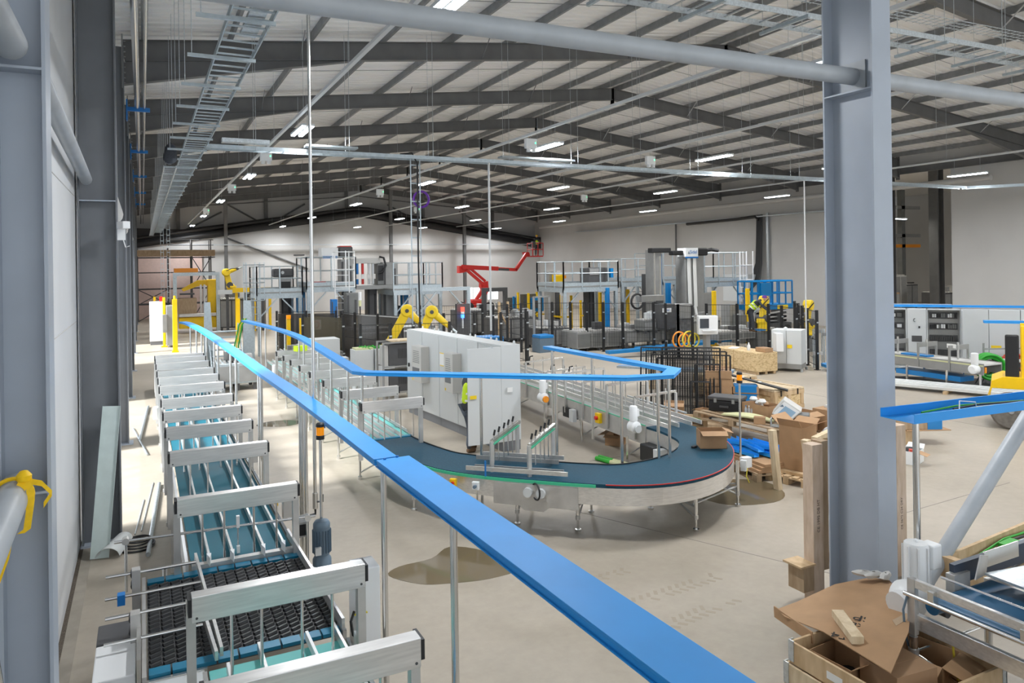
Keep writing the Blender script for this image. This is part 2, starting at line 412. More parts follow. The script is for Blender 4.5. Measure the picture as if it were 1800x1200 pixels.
for k,(x,y,w) in enumerate([(35.9,26.6,.62),(38.6,25.6,.52),(36.6,29.6,.3)]):
    t = T('steel_column','dark steel column in the opening to the next hall, %s' % ('the widest, at the left edge' if k==0 else 'the olive one at the right' if k==1 else 'the slim one at the back'),'column',(x,y,0))
    MB().ibeam((x,y,0),(x,y,9.15),w,w,up=(1,0,0)).build('web_and_flanges','dark_steel',t,True)
for k,(z,y) in enumerate(((2.9,43),(5.0,43.5),(6.6,43),(7.6,42.5))):
    tag(MB().bar((36,y,z),(58,y,z),.14,.2).build('wall_rail','dark_steel'),'dark horizontal rail on the far wall of the next hall, %s from the floor' % ORD[k],'rail')
RD = .46
def rafters(y, i):
    for sd in (-1, 1):
        xe = XL+.5 if sd < 0 else XR-.5
        zc = lambda x: roof_z(x)-.22-RD/2
        where = 'nearest the camera' if i == 1 else '%s from the back wall' % ORD[9-i]
        t = T('roof_rafter','dark steel rafter on the %s of the ridge, %s' % ('left slope' if sd < 0 else 'right slope', where),'rafter',(xe,y,zc(xe)))
        MB().ibeam((xe,y,zc(xe)),(XM-sd*-.0,y,zc(XM)),.18,RD).build('beam','dark_steel',t,True)
        # haunch: tapered cut of the same section under the eaves end
        xh = xe - sd*5.2; L = .50
        q = [(xe,y,zc(xe)-RD/2-L),(xh,y,zc(xh)-RD/2),(xe,y,zc(xe)-RD/2)]
        h = MB().slab([(p[0],p[1]-.008,p[2]) for p in q],.016,(0,1,0))
        h.bar(q[0],q[1],.18,.018)
        h.build('haunch','dark_steel',t,True)
        ep = MB().bar((xe+sd*.02,y,zc(xe)-RD/2-L-.1),(xe+sd*.02,y,zc(xe)+RD/2+.12),.03,.2,(0,1,0))
        for k in range(9):
            zz = zc(xe)-RD/2-L+.02+.115*k
            for dy in (-.055,.055): ep.cyl((xe-sd*.005,y+dy,zz),(xe-sd*.045,y+dy,zz),.017,6)
        ep.build('end_plate','mach_mid' if sd < 0 else 'dark_steel',t,True)
        if sd < 0 or True:
            MB().box(XM-.02,XM+.02,y-.1,y+.1,zc(XM)-RD/2-.16,zc(XM)+RD/2).build('apex_plate','dark_steel',t,True)
        for fx in (.22,.5,.78):
            x = xe + (XM-xe)*fx
            MB().bar((x,y+.02,zc(x)-RD/2+.04),(x,y-.62 if sd < 0 else y-.62,roof_z(x)-.12),.035,.012,(1,0,0)).build('fly_brace','brace_light' if sd > 0 else 'purlin_galv',t,True)
for i in range(1,10): rafters(FRY[i] if i < 9 else YB-.4, i)
# purlins
for sd in (-1,1):
    for k in range(10):
        x = XM + sd*(.35+1.83*k); z = roof_z(x)
        p = MB().prof((x,YF,z-.22),(x,YB,z-.22),[(-.035,0),(.03,0),(.03,.012),(-.023,.012),(-.023,.188),(.035,.188),(.035,.2),(-.035,.2)])
        tag(p.build('roof_purlin','purlin_galv'),'long galvanised purlin under the %s roof slope, %s from the ridge' % ('left' if sd < 0 else 'right', ORD[k]),'purlin','roof purlins')
for i in range(0,9):
    for sd in (-1,1):
        for q in ((.5,) if i else (.5,)):
            y = FRY[i] + 6.4*q
            xe = XL+.5 if sd < 0 else XR-.5
            tag(MB().cyl((xe,y,roof_z(xe)-.16),(XM,y,roof_z(XM)-.16),.008,6).build('sag_rod','purlin_galv'),
                'thin sag rod across the %s slope purlins, %s bay from the back' % ('left' if sd < 0 else 'right', ORD[8-i]),'rod','sag rods between purlins')
# right hand eaves beams and gutter steel (the dark strip where roof meets right wall)
tag(MB().ibeam((XR-.35,YF,ZE-.75),(XR-.35,YB-.6,ZE-.75),.2,.4).build('eaves_beam','dark_steel'),'dark eaves beam running along the top of the right wall','beam')
tag(MB().tube([(XR-.55,20,7.35),(XR-.55,40,7.35),(XR-.55,62,7.2)],.13,10).build('eaves_pipe','grey_panel',smooth=True),'fat grey pipe running under the eaves of the right wall','pipe')
# gable wind posts and bracing
gp = [(2.58,0),(5.94,1),(9.22,0),(12.58,1),(15.91,0),(19.41,1),(22.87,0),(26.34,1),(29.85,0)]
for k,(x,full) in enumerate(gp):
    yy = YB-.78 if full else YB+.62
    tag(MB().ibeam((x,yy,0 if full else low(x)+.02),(x,yy,roof_z(x)-.3),.26,.24,up=(0,1,0)).build('wind_post','dark_steel'),'dark steel %s, %s from the left along the back wall' % ('post rising from the floor' if full else 'post above the lower wall', ORD[k]),'post','gable wind posts')
for k,(x0,zz0,x1,zz1) in enumerate([(6.1,6.15,12.4,3.6),(2.7,6.6,5.8,8.3),(6.1,9.,9.1,7.3),(9.4,7.3,12.4,9.1),(19.6,9.2,22.7,7.6),(26.5,8.7,29.7,7.)]):
    yy = YB-.12 if k==0 else YB+.76
    tag(MB().cyl((x0,yy,zz0),(x1,yy,zz1),.07,8).build('gable_brace','dark_steel'),'dark diagonal brace tube on the back wall, %s counting from the left' % ORD[k],'brace')
tag(MB().tube([(XL+.4,YB+.45,8.35),(XM,YB+.45,9.85),(XR-.4,YB+.45,8.35)],.05,6).build('gable_rail','dark_steel'),'thin dark rail following the roof line on the upper back panels','rail')
# the big bare column of the photograph and its braces
t = T('steel_column','big grey-blue steel column standing in the hall by the cardboard crate','column',(6.84,5.41,0))
MB().ibeam((6.84,5.41,0),(6.84,5.41,roof_z(6.84)-.25),.285,.62,tf=.022,tw=.016,up=(0,1,0)).build('web_and_flanges','grey_paint',t,True,bevel=.003)
MB().box(6.6,7.08,5.0,5.82,0,.03).build('base_plate','grey_paint',t,True)
for s in (-1,1):
    MB().box(6.84+s*.008,6.84+s*.14,5.122,5.698,5.55,5.566).build('stiffener','grey_paint',t,True)
def brace(p,q,r,lab,plates=True):
    t = T('brace_tube',lab,'brace',p)
    MB().cyl(p,q,r,24).build('tube','pipe_paint',t,True,smooth=True)
    if plates:
        d = (Vector(q)-Vector(p)).normalized()
        for e,s in ((Vector(p),1),(Vector(q),-1)):
            MB().bar(e - d*s*.0, e + d*s*.02,.3,.3,(0,0,1)).build('end_plate','pipe_paint',t,True)
brace((XL+.4,5.42,5.70),(6.83,5.42,5.74),.088,'long grey horizontal brace tube crossing high in the foreground to the big column')
brace((6.88,5.42,5.74),(14,5.42,5.76),.088,'grey horizontal brace tube running right from the big column')
brace((7.75,5.42,.02),(14.0,5.42,5.1),.088,'grey diagonal brace tube rising from the floor right of the big column')
brace((XL+.13,5.24,2.52),(XL+.13,1.0,2.2),.085,'grey brace tube with a yellow strap tied at its end',False)
brace((XL+.13,5.24,5.14),(XL+.13,1.0,5.16),.09,'grey brace tube end at the top of the nearest left column',False)
brace((XL+.14,5.6,5.27),(XL+.14,11.62,5.03),.075,'grey diagonal brace tube between the two nearest left columns',False)
# ---------- lamps on the ceiling rails ----------
LX = [3.4, 9.95, 15.9, 21.6, 28.6]; LY = [8.4, 17.7, 27.3, 37.9, 49.0, 60.2]
def lamp(x, y, z, lab, twin=True):
    t = T('ceiling_lamp', lab, 'lamp', (x,y,z), 0, 'lamps hung from the roof')
    for s in (-.09,.09):
        MB().box(s-.055,s+.055,-.72,.72,.0,.05).build('housing','lamp_body',t)
        MB().box(s-.04,s+.04,-.7,.7,-.02,-.001).build('tube','lamp_on',t)
    [MB().cyl((0,q,.05),(0,q,.9),.004,6).build('wire','galv',t) for q in (-.5,.5)]
    area('lamp_light',(x,y,z-.04),.3,1.4,LP,(0,0,0),(.95,.97,1.),spread=170)
LP = 190
RN = ['over the left conveyor','left of the ridge','just left of the middle','right of the ridge','nearest the right wall']
for i,x in enumerate(LX):
    for j,y in enumerate(LY):
        lamp(x,y,6.98,'twin tube lamp %s, %s from the back' % (RN[i], ORD[5-j]))
RX = [(3.2,7.2),(9.2,7.2),(14.0,7.2),(18.9,7.2),(25.5,7.2)]
for i,(x,z) in enumerate(RX):
    t = T('lamp_rail','long white trunking rail hung along the hall, %s from the left wall' % ORD[i],'rail',(x,30,z))
    MB().box(x-.035,x+.035,-2,YB-1,z-.03,z+.03).build('trunking','lamp_body',t,True)
    for k in range(14):
        y = 8.5+4*k; MB().cyl((x,y,z),(x,y,roof_z(x)-.2),.004,5).build('suspension_wire','galv',t,True)
# daylight
sun = bpy.data.lights.new('sun','SUN'); sun.energy = 9.; sun.angle = R(16); sun.color = (.96,.98,1.)
so = bpy.data.objects.new('sun',sun); COL.objects.link(so); so.rotation_euler = (R(8), R(-52), 0)
for y0,y1,h in DOORS:
    area('door_daylight',(XL-.1,(y0+y1)/2,h/2),h,y1-y0,1,(0,R(-90),0),portal=True)
area('front_daylight',(16.9,YF,4.8),36,10,1,(R(90),0,0),portal=True)
# ---------- services under the roof ----------
def ladder(p, q, w, h, pitch, b, rungw=.03, side=(0,0,1)):
    """cable ladder: two side rails and rungs"""
    p = Vector(p); q = Vector(q); pp, d, a, up, L = MB.frame(p, q, side)
    for s in (-1,1): b.bar(p+a*(s*w/2), q+a*(s*w/2), .014, h, side)
    n = int(L/pitch)
    for i in range(n):
        c = p + d*(pitch*(i+.5)); b.bar(c-a*(w/2), c+a*(w/2), rungw, .016, side)
    return b
t = T('cable_ladder','long galvanised cable ladder hung over the left conveyor','cable ladder',(1.08,30,6.5))
ladder((1.08,6.2,6.5),(1.08,61.8,6.5),.44,.08,.30,MB(),.035).build('ladder_tray','galv_pale',t,True)
MB().prof((1.15,6.2,6.52),(1.15,9.2,6.52),[(-.09,0),(.09,0),(.09,.05),(-.09,.05)]).build('inner_trunking','galv',t,True)
for k in range(34):
    y = 8.3 + 1.6*k
    if y > 61: break
    MB().bar((.53,y,6.43),(1.33,y,6.43),.04,.04).build('support_channel','galv_pale',t,True)
    for x in (.58,): MB().cyl((x,y,6.42),(x,y,roof_z(x)-.2),.005,5).build('hanger_rod','galv',t,True)
# second ladder below it on the far half and the drops at its end
t = T('cable_ladder','narrow galvanised cable ladder beside the long one, starting where the cable bundle hangs','cable ladder',(.62,30,6.2))
ladder((.62,19.2,6.2),(.62,60,6.2),.26,.07,.3,MB()).build('ladder_tray','galv',t,True)
o = MB().tube([(.62,18.7,6.65),(.62,18.5,6.55),(.60,18.55,6.3),(.60,18.9,6.28)],[.05,.12,.15,.08],10).build('cable_bundle','cloth_dark',smooth=True)
tag(o,'bundle of wrapped cables hanging on the ladder end at the left','cable bundle')
for x,lab in ((.95,'thicker'),(1.25,'thinner')):
    tag(ladder((x,43.,6.3),(x,43.,2.1),.14,.06,.3,MB(),side=(0,1,0)).build('cable_drop','galv_pale'),'%s vertical cable ladder dropping to the white cabinet at far left' % lab,'cable ladder')
# cross tray
t = T('cable_tray','galvanised cable ladder crossing the hall from the left ladder to the right','cable tray',(14,17.4,6.45))
ladder((1.3,17.45,6.45),(20.6,17.45,6.45),.30,.09,.30,MB()).build('ladder_tray','galv_pale',t,True)
MB().prof((3.4,17.38,6.56),(4.6,17.38,6.56),[(-.16,0),(.16,0),(.13,.05),(-.13,.05)]).build('cover','galv_pale',t,True)
MB().prof((8.4,17.4,6.56),(10.6,17.4,6.56),[(-.16,0),(.16,0),(.13,.05),(-.13,.05)]).build('cover','galv_pale',t,True)
MB().prof((1.6,17.4,6.56),(2.6,17.4,6.56),[(-.12,0),(.12,0),(.12,.09),(-.12,.09)]).build('cover','galv',t,True)
for k in range(10):
    x = 2.3+2.1*k
    for y in (17.27,17.63): MB().cyl((x,y,6.4),(x,y,roof_z(x)-.2),.005,5).build('hanger_rod','galv',t,True)
t = T('cable_tray','galvanised cable tray leading on past the big column towards the right wall','cable tray',(26,17.7,6.45))
ladder((20.7,17.45,6.45),(28.2,17.6,6.45),.30,.09,.3,MB()).build('ladder_tray','galv_pale',t,True)
ladder((28.2,17.6,6.45),(31.5,15.4,6.55),.30,.09,.3,MB()).build('side_run','galv_pale',t,True)
# the drop to the control cabinets
t = T('cable_drop','white vertical cable ladder with a black cable dropping onto the control cabinets','cable ladder',(6.1,17.5,2.3))
ladder((6.1,17.5,6.5),(6.1,17.5,2.33),.24,.05,.45,MB(),.03,(0,1,0)).build('ladder_tray','galv_pale',t,True)
MB().tube([(5.7,17.45,6.52),(6.0,17.43,6.56),(6.13,17.42,6.3),(6.12,17.42,4),(6.14,17.42,2.34)],.022,8).build('cable','cable_black',t,True,smooth=True,label='thick black cable')
tag(MB().ring((6.32,17.7,5.45),.2,.03,20,'Y').build('cable_coil','purple'),'purple cable coil hanging behind the cable drop','cable coil')
# upper right double tray
t = T('cable_tray','upper galvanised ladder of the pair crossing behind the top of the big column','cable tray',(9,7.6,7.2))
ladder((4.6,7.72,7.2),(15.2,7.42,7.2),.5,.08,.32,MB(),.03).build('ladder_tray','galv',t,True)
for k in range(7):
    x = 5.2+1.5*k; MB().bar((x,7.2,7.13),(x,8.1,7.13),.045,.045).build('support_channel','galv_pale',t,True)
    for y in (7.25,8.05): MB().cyl((x,y,7.1),(x,y,roof_z(x)-.2),.005,5).build('hanger_rod','galv',t,True)
t = T('basket_tray','wire basket tray beside the upper ladder behind the big column','cable tray',(9,7.1,7.3))
b = MB()
for yy in (6.95,7.05,7.15,7.25): b.bar((4.6,yy+.12,7.34),(15.2,yy-.18,7.34),.008,.008)
for k in range(70): b.bar((4.7+.15*k,6.92+.12-.0042*k,7.33),(4.7+.15*k,7.27+.12-.0042*k,7.33),.006,.006)
b.build('wire_grid','galv',t,True)
# pipes along the left wall on blue brackets
for x,z,r,lab in ((-.05,7.40,.055,'thick bright steel pipe running along the high left wall'),(.09,7.38,.028,'thin bright steel pipe beside the thick one on the high left wall')):
    tag(MB().cyl((x,6.,z),(x,61,z-.25),r,12).build('wall_pipe','tube_steel',smooth=True),lab,'pipe')
for k,y in enumerate(FRY[2:7]):
    t = T('pipe_bracket','blue pipe bracket on the left columns, %s from the camera' % ORD[k],'bracket',(-.28,y,7.2))
    MB().box(-.27,-.24,y-.1,y+.1,7.05,7.5).build('back_plate','blue',t,True)
    MB().bar((-.24,y-.02,7.30-.02*k),(.2,y-.02,7.30-.02*k),.05,.09).build('arm','blue',t,True)
# air pipe dropping beside the left conveyor
t = T('air_pipe','tall thin steel air pipe dropping from the roof to a valve by the left conveyor','pipe',(1.97,9.75,.6))
ax,ay = 1.97,9.75
MB().cyl((ax,ay,8.9),(ax,ay,.86),.022,10).build('pipe','tube_steel',t,True,smooth=True)
MB().cyl((ax,ay,.86),(ax,ay,.66),.034,10).build('valve','stainless',t,True,smooth=True)
MB().tube([(ax+.02,ay-.02,.75),(ax+.09,ay-.04,.75),(ax+.09,ay-.04,.84)],.012,6).build('lever','mach_dark',t,True)
MB().tube([(ax,ay,.66),(ax,ay,.59),(ax-.08,ay+.02,.57)],.016,6).build('elbow','black',t,True)
# lone drops
for x,y,z1,lab in ((8.16,17.6,2.05,'white pipe dropping from the cross tray behind the control cabinets'),(19.85,17.75,.3,'thin white wire dropping left of the big column by the grey cabinet')):
    tag(MB().cyl((x,y,6.5),(x,y,z1),.03 if x<10 else .022,8).build('drop_pipe','lamp_body',smooth=True),lab,'pipe')
# emergency light boxes on the rails
for k,(x,y,z) in enumerate([(9.2,17.2,6.95),(14,18.4,6.9),(9.2,31,6.95),(3.2,22,6.95),(3.2,31,6.95),(3.2,44,6.95),(14,40,6.95),(18.9,30,6.9)]):
    t = T('emergency_light','white emergency light with green dot under %s' % ('the left conveyor rail, %s from the camera' % ORD[k-3] if x < 4 else 'the second rail, nearer the camera' if k==0 else 'the second rail, further away' if k==2 else 'the third rail, nearer the camera' if k==1 else 'the third rail, further away' if k==6 else 'the fourth rail'),'light',(x,y,z))
    MB().box(-.16,.16,-.06,.06,-.13,.13).build('body','white_plastic',t,bevel=.01)
    for s in (-.08,.08): MB().cyl((s,-.03,-.13),(s,-.03,-.22),.05,10,.06).build('lamp_head','white_plastic',t)
    MB().box(.1,.13,-.066,-.06,.0,.03).build('status_dot','green_led',t)
    MB().cyl((0,0,.13),(0,0,.26),.005,5).build('wire','galv',t)
# floodlight-like camera on second left column
t = T('security_camera','small white camera on a bracket at the second left column','camera',(-.22,11.6,4.35))
MB().box(-.30,-.2,11.5,11.55,4.2,4.42).build('bracket','white_plastic',t,True); MB().cbox((-.22,11.4,4.4),(.1,.2,.1),.4).build('body','white_plastic',t,True,bevel=.01)
MB().tube([(-.24,11.52,4.25),(-.2,11.5,4.1),(-.15,11.5,4.12)],.008,6).build('cable','cable_white',t,True)
# cables running down the right wall
t = T('cable_riser','thick bundle of black cables fanning down the right wall onto the machine','cable bundle',(34.3,33.5,5))
for k in range(7):
    o = .07*(k-3)
    MB().tube([(34.35,34.2+o,6.6),(34.3,34.2+o,5.2),(34.28,34.25+o*1.1,3.6),(34.1,34.3+o*1.5+.02*k,2.6),(33.6,34.5+o*2.2+.1*(3-k),1.9)],.045,6).build('cable','cable_black',t,True,smooth=True)
MB().box(34.42,34.5,33.6,33.75,1,6.7).build('riser_rail','galv',t,True)
tag(MB().tube([(34.3,41,6.4),(34.3,36,6.45),(34.3,34.5,6.5),(34.3,34.2,6.3)],.1,8).build('wall_cable','cable_black',smooth=True),'black cable loom leading along the right wall to the riser','cable')
tag(MB().bar((34.4,26,6.5),(34.4,56,6.5),.3,.08).build('wall_tray','galv'),'galvanised cable tray along the right wall below the eaves','cable tray')
tag(MB().cyl((34.45,42.4,6.5),(34.45,42.4,.2),.06,8).build('downpipe','dark_steel'),'dark narrow pipe running down the right wall','pipe')
tag(MB().bar((2,62.2,5.6),(33,62.2,5.6),.3,.07).build('wall_tray','galv'),'galvanised cable tray along the back wall','cable tray')
# ---------- left conveyor line ----------
def foot(b, x, y, z1, r=.024): return b.cyl((x,y,.05),(x,y,z1),r,10)
# near pale belt
t = T('belt_conveyor','near conveyor with pale turquoise belt at the bottom left','conveyor',(.9,4.6,0))
MB().box(.40,1.38,3.2,5.86,.805,.845).build('belt','belt_light',t,True)
for x in (.355,1.40): MB().box(x,x+.03,3.2,5.84,.62,.86).build('side_frame','stainless',t,True)
MB().box(1.372,1.386,3.2,5.84,.846,.86).build('edge_strip','green_strip',t,True)
for x in (.40,1.38):
    for y in (3.6,5.4): foot(MB(),x,y,.62).build('leg','stainless_dull',t,True)
for k,(x,y1) in enumerate([(.52,5.75),(.76,5.95),(1.12,5.95),(1.34,5.99)]):
    MB().prof((x,3.2,.90),(x,y1,.90),[(-.012,-.035),(.012,-.035),(.012,.035),(-.012,.035)]).build('guide_rail','stainless_brushed' if k%2 else 'white_plastic',t,True,bevel=.003)
# black roller transfer
t = T('roller_transfer','wide black roller-mat transfer table with blue edge modules','conveyor',(.7,7,0))
MB().box(.0,1.42,6.08,7.92,.77,.80).build('bed','mach_dark',t,True)
b = MB()
for i in range(15):
    for j in range(21):
        x = .05+.0955*i; y = 6.22+.077*j
        if x > 1.40: continue
        b.cyl((x-.036,y-.018,.806),(x+.036,y+.018,.806),.020,6)
ro = b.build('rollers','roller_black',t,True); ro['kind'] = 'stuff'
for y in (6.10,7.88):
    for k in range(9):
        x0 = .0+.158*k; MB().box(x0+.006,x0+.15,y-.055,y+.055,.795,.822).build('edge_module','edge_blue',t,True)
for x in (-.04,1.42): MB().box(x,x+.03,6.0,7.95,.62,.84).build('side_frame','stainless_dull',t,True)
MB().box(-.0,.38,5.45,6.03,.35,.79).build('end_cover','cab_grey',t,True,bevel=.006,label='white sheet metal end cover')
b = MB().box(-.01,.40,6.0,6.035,.60,.80)
b.build('slotted_plate','stainless',t,True)
for k in range(7): MB().box(.02+.05*k,.045+.05*k,5.995,6.0,.74,.755).build('slot','black',t,True)
for x in (.02,1.38):
    for y in (6.2,7.8): foot(MB(),x,y,.62).build('leg','stainless_dull',t,True)
for y,z,x0,x1 in ((7.62,1.02,-.33,.42),(7.42,.90,-.33,.45),(6.72,1.02,-.30,.37),(6.46,.93,-.30,.40)):
    MB().cyl((x0,y,z),(x1,y,z),.014,10).build('guide_rod','tube_steel',t,True,smooth=True)
for y in (7.55,6.6): 
    MB().box(-.12,-.05,y-.05,y+.05,.62,1.08).build('rod_post','stainless_dull',t,True)
    for z in (.93,1.03): MB().cyl((-.10,y-.02,z),(-.10,y+.09,z),.032,10).build('clamp','black',t,True)
MB().cbox((-.2,7.3,.93),(.06,.08,.09)).build('sensor','blue',t,True)
for x,y0,y1 in ((.50,6.0,8.05),(.46,5.95,7.1)):
    MB().prof((x,y0,.90),(x-.06,y1,.92),[(-.012,-.035),(.012,-.035),(.012,.035),(-.012,.035)]).build('guide_rail','stainless_brushed',t,True)
MB().prof((1.40,5.9,.95),(1.36,8.2,.95),[(-.012,-.04),(.012,-.04),(.012,.04),(-.012,.04)]).build('guide_rail','stainless_brushed',t,True)
MB().cyl((1.44,6.3,.9),(1.40,8.0,.9),.013,8).build('guide_rod','tube_steel',t,True)
# rod gantry over the transfer
t = T('rod_gantry','thin horizontal rod on two clamp posts across the left conveyor','rail',(.6,8.1,0))
MB().cyl((-.28,8.25,1.12),(1.62,8.02,1.14),.014,10).build('rod','tube_steel',t,True,smooth=True)
MB().cyl((-.18,8.24,.62),(-.18,8.24,1.14),.014,10).build('post','tube_steel',t,True)
MB().cyl((1.54,8.05,.62),(1.54,8.05,1.16),.014,10).build('post','tube_steel',t,True)
for x,y in ((-.18,8.24),(1.54,8.05)): MB().cyl((x,y-.04,1.125),(x,y+.04,1.125),.034,10).build('clamp','stainless_dull',t,True)
MB().cyl((.85,8.12,.9),(.85,8.12,1.22),.008,8).build('sensor_rod','tube_steel',t,True)
for z,h in ((1.12,.12),(.86,.07)): MB().box(.835,.865,8.09,8.13,z,z+h).build('sensor_tip','white_plastic',t,True)
# white electrical box at the left of the transfer
t = T('electrical_box','white electrical box hung on the left side of the roller transfer','electrical box',(-.2,6.6,.5))
MB().box(-.36,-.08,6.05,6.62,.42,.86).build('body','white_plastic',t,True,bevel=.01)
MB().box(-.36,-.08,6.63,6.98,.60,.87).build('lid','mach_dark',t,True,bevel=.01)
MB().box(-.075,-.045,6.0,6.75,.38,.98).build('mounting_plate','stainless',t,True)
MB().cbox((-.02,5.95,.50),(.09,.10,.16)).build('plug','blue',t,True)
b = MB()
for k in range(4): MB().tube([(-.03,5.95,.42),(-.06-.02*k,5.93,.34),(-.10-.015*k,5.95,.30),(-.14+.02*k,5.98,.27)],.007,6).build('cable',['cable_green','cable_yellow','cable_black','cable_black'][k],t,True)
# long teal conveyor
Y0, Y1 = 8.02, 21.6
t = T('belt_conveyor','long dark teal belt conveyor running away along the left wall','conveyor',(.9,14,0))
MB().box(.40,1.37,Y0,Y1,.805,.845).build('belt','belt_teal',t,True)
MB().box(.40,1.38,7.95,8.03,.70,.86).build('nose_plate','stainless_dull',t,True)
for x in (.345,1.385): MB().box(x,x+.03,Y0,Y1,.60,.865).build('side_frame','white_plastic' if x < 1 else 'stainless',t,True)
for k in range(8):
    y = 8.35+1.85*k
    for x in (.30,1.40):
        MB().box(x-.02,x+.02,y-.025,y+.025,.06,.62).cyl((x,y,0),(x,y,.06),.035,8).build('leg','stainless_dull',t,True)
    MB().bar((.30,y,.25),(1.40,y,.25),.03,.03).build('cross_bar','stainless_dull',t,True)
for x in (.56,.78,1.08,1.28):
    MB().prof((x,8.0-.04*(x>.7),.905),(x,Y1,.905),[(-.011,-.035),(.011,-.035),(.011,.035),(-.011,.035)]).build('guide_rail','stainless_brushed',t,True)
for x in (.56,.78,1.08,1.28): MB().poly([(x-.022,8.0),(x+.0,7.86),(x+.022,8.0)],.86,.945).build('guide_tip','white_plastic',t,True)
for k in range(4):
    y = 9.2+2.9*k
    MB().cbox((1.52,y,.9),(.09,.16,.24)).build('junction_box','stainless_dull',t,True)
MB().box(1.48,1.60,8.28,8.55,.84,1.0).build('belt_drive_cover','stainless_dull',t,True); MB().box(1.50,1.58,8.272,8.28,.86,.98).build('cover_opening','black',t,True)
MB().box(1.445,1.475,9.55,9.68,.83,.95).build('stop_switch','yellow',t,True); MB().cyl((1.475,9.6,.9),(1.50,9.6,.9),.025,10).build('stop_button','red',t,True)
MB().cyl((.16,8.1,.08),(.16,8.1,.85),.022,10).build('support_tube','tube_steel',t,True)
MB().lathe([(.05,.84),(.07,.86),(.07,1.08),(.05,1.10)],(.22,16.1,0),14).build('drive_motor','cab_side',t,True,smooth=True); MB().box(.2,.36,16.02,16.18,.78,.86).build('motor_bracket','stainless_dull',t,True)
# bridges over the line
BY = [4.26,5.5,7.86,9.9,11.42,12.72,13.95,15.5,16.72,17.85,19.2,20.35,21.05]
def bridge(x0,x1,y,i,lab,grp,dup_from=None):
    t = T('guide_bridge',lab,'conveyor bridge',((x0+x1)/2,y,0),0,grp)
    w = (x1-x0)/2
    MB().box(-w,w,-.055,.055,1.40,1.575).build('beam','stainless_brushed',t,bevel=.004)
    for s in (-1,1):
        MB().box(s*(w-.0)-.03,s*(w-.0)+.03,-.02+.07,.05+.07,.62,1.50 if s<0 else 1.42).build('post','stainless_dull',t)
        MB().box(s*(w+.012)-.012,s*(w+.012)+.012,-.05,.10,1.44,1.56).build('end_cap','black',t)
    for k,x in enumerate((-.34,-.14,.14,.36)):
        MB().cyl((x,.0,.93),(x,.0,1.42),.011,8).build('hanger_rod','tube_steel',t)
    for s in (-1,1): MB().cyl((s*(w-.03),-.058,1.43),(s*(w-.03),-.054,1.43),.009,8).build('bolt','mach_dark',t)
    return t
for i,y in enumerate(BY):
    lab = 'stainless bridge beam over the left conveyor, ' + ('nearest the camera' if i==0 else 'crossing the black roller transfer' if i==1 else '%s beyond the black roller transfer' % ORD[i-2])
    bridge(.27,1.46 if i<2 else 1.40,y,i,lab,'bridge beams over the left conveyor')
# geared motor
t = T('gear_motor','blue-grey upright geared motor beside the left conveyor','motor',(1.7,8.1,.55))
b = MB().lathe([(.075,.70),(.085,.72),(.085,.99),(.09,1.0),(.09,1.04),(.07,1.07),(.0,1.08)],(1.69,8.05,0),20); b.build('motor_body','motor_grey',t,True,smooth=True)
b = MB()
for k in range(20):
    a = 2*PI*k/20; b.cbox((1.69+.09*math.cos(a),8.05+.09*math.sin(a),.855),(.022,.004,.24),a)
b.build('cooling_fins','motor_grey',t,True)
MB().lathe([(.07,.48),(.1,.5),(.1,.66),(.075,.7)],(1.69,8.05,0),16).build('gearbox','motor_grey',t,True,smooth=True)
MB().box(1.6,1.66,7.93,7.97,.74,.82).build('terminal_box','cab_grey',t,True)
MB().box(1.42,1.62,7.98,8.1,.52,.60).build('mount_bracket','stainless_dull',t,True)
# white cabinets at the transfer's right side
t = T('control_box','pale upright control box with cables on the right side of the roller transfer','control box',(1.55,6.1,0))
MB().box(1.52,1.72,5.95,6.2,.62,1.33).build('body','white_plastic',t,True,bevel=.01)
MB().tube([(1.5,5.95,1.0),(1.46,5.9,.95),(1.47,5.88,.85),(1.52,5.9,.8)],.012,6).build('cable','cable_black',t,True)
MB().tube([(1.5,5.93,.98),(1.56,5.9,1.02),(1.6,5.93,.98)],.008,6).build('earth_cable','cable_yellow',t,True)
t = T('sensor_box','grey sensor box with blue plug at the right end of the roller transfer','sensor',(1.46,5.72,.8))
MB().box(1.44,1.50,5.65,5.74,.80,.95).build('body','cab_grey',t,True,bevel=.004); MB().cyl((1.50,5.7,.83),(1.54,5.7,.83),.022,10).build('plug','blue',t,True)
MB().cyl((1.5,5.55,.72),(1.56,5.55,.72),.02,10).build('red_plug','red',t,True)
# amber beacon on a pole
def beacon(x,y,z0,z1,lab):
    t = T('beacon_pole',lab,'warning light',(x,y,z0))
    MB().cyl((x,y,z0),(x,y,z1),.017,12).build('pole','tube_steel',t,True,smooth=True)
    MB().lathe([(.045,z1),(.045,z1+.04),(.036,z1+.045)],(x,y,0),16).build('base','black',t,True,smooth=True)
    MB().lathe([(.041,z1+.045),(.042,z1+.13),(.036,z1+.135)],(x,y,0),16).build('lens','amber',t,True,smooth=True)
    MB().lathe([(.045,z1+.135),(.045,z1+.165),(.03,z1+.18)],(x,y,0),16).build('cap','black',t,True,smooth=True)
beacon(1.70,8.1,.55,1.93,'orange beacon on a thin steel pole beside the blue-grey geared motor')
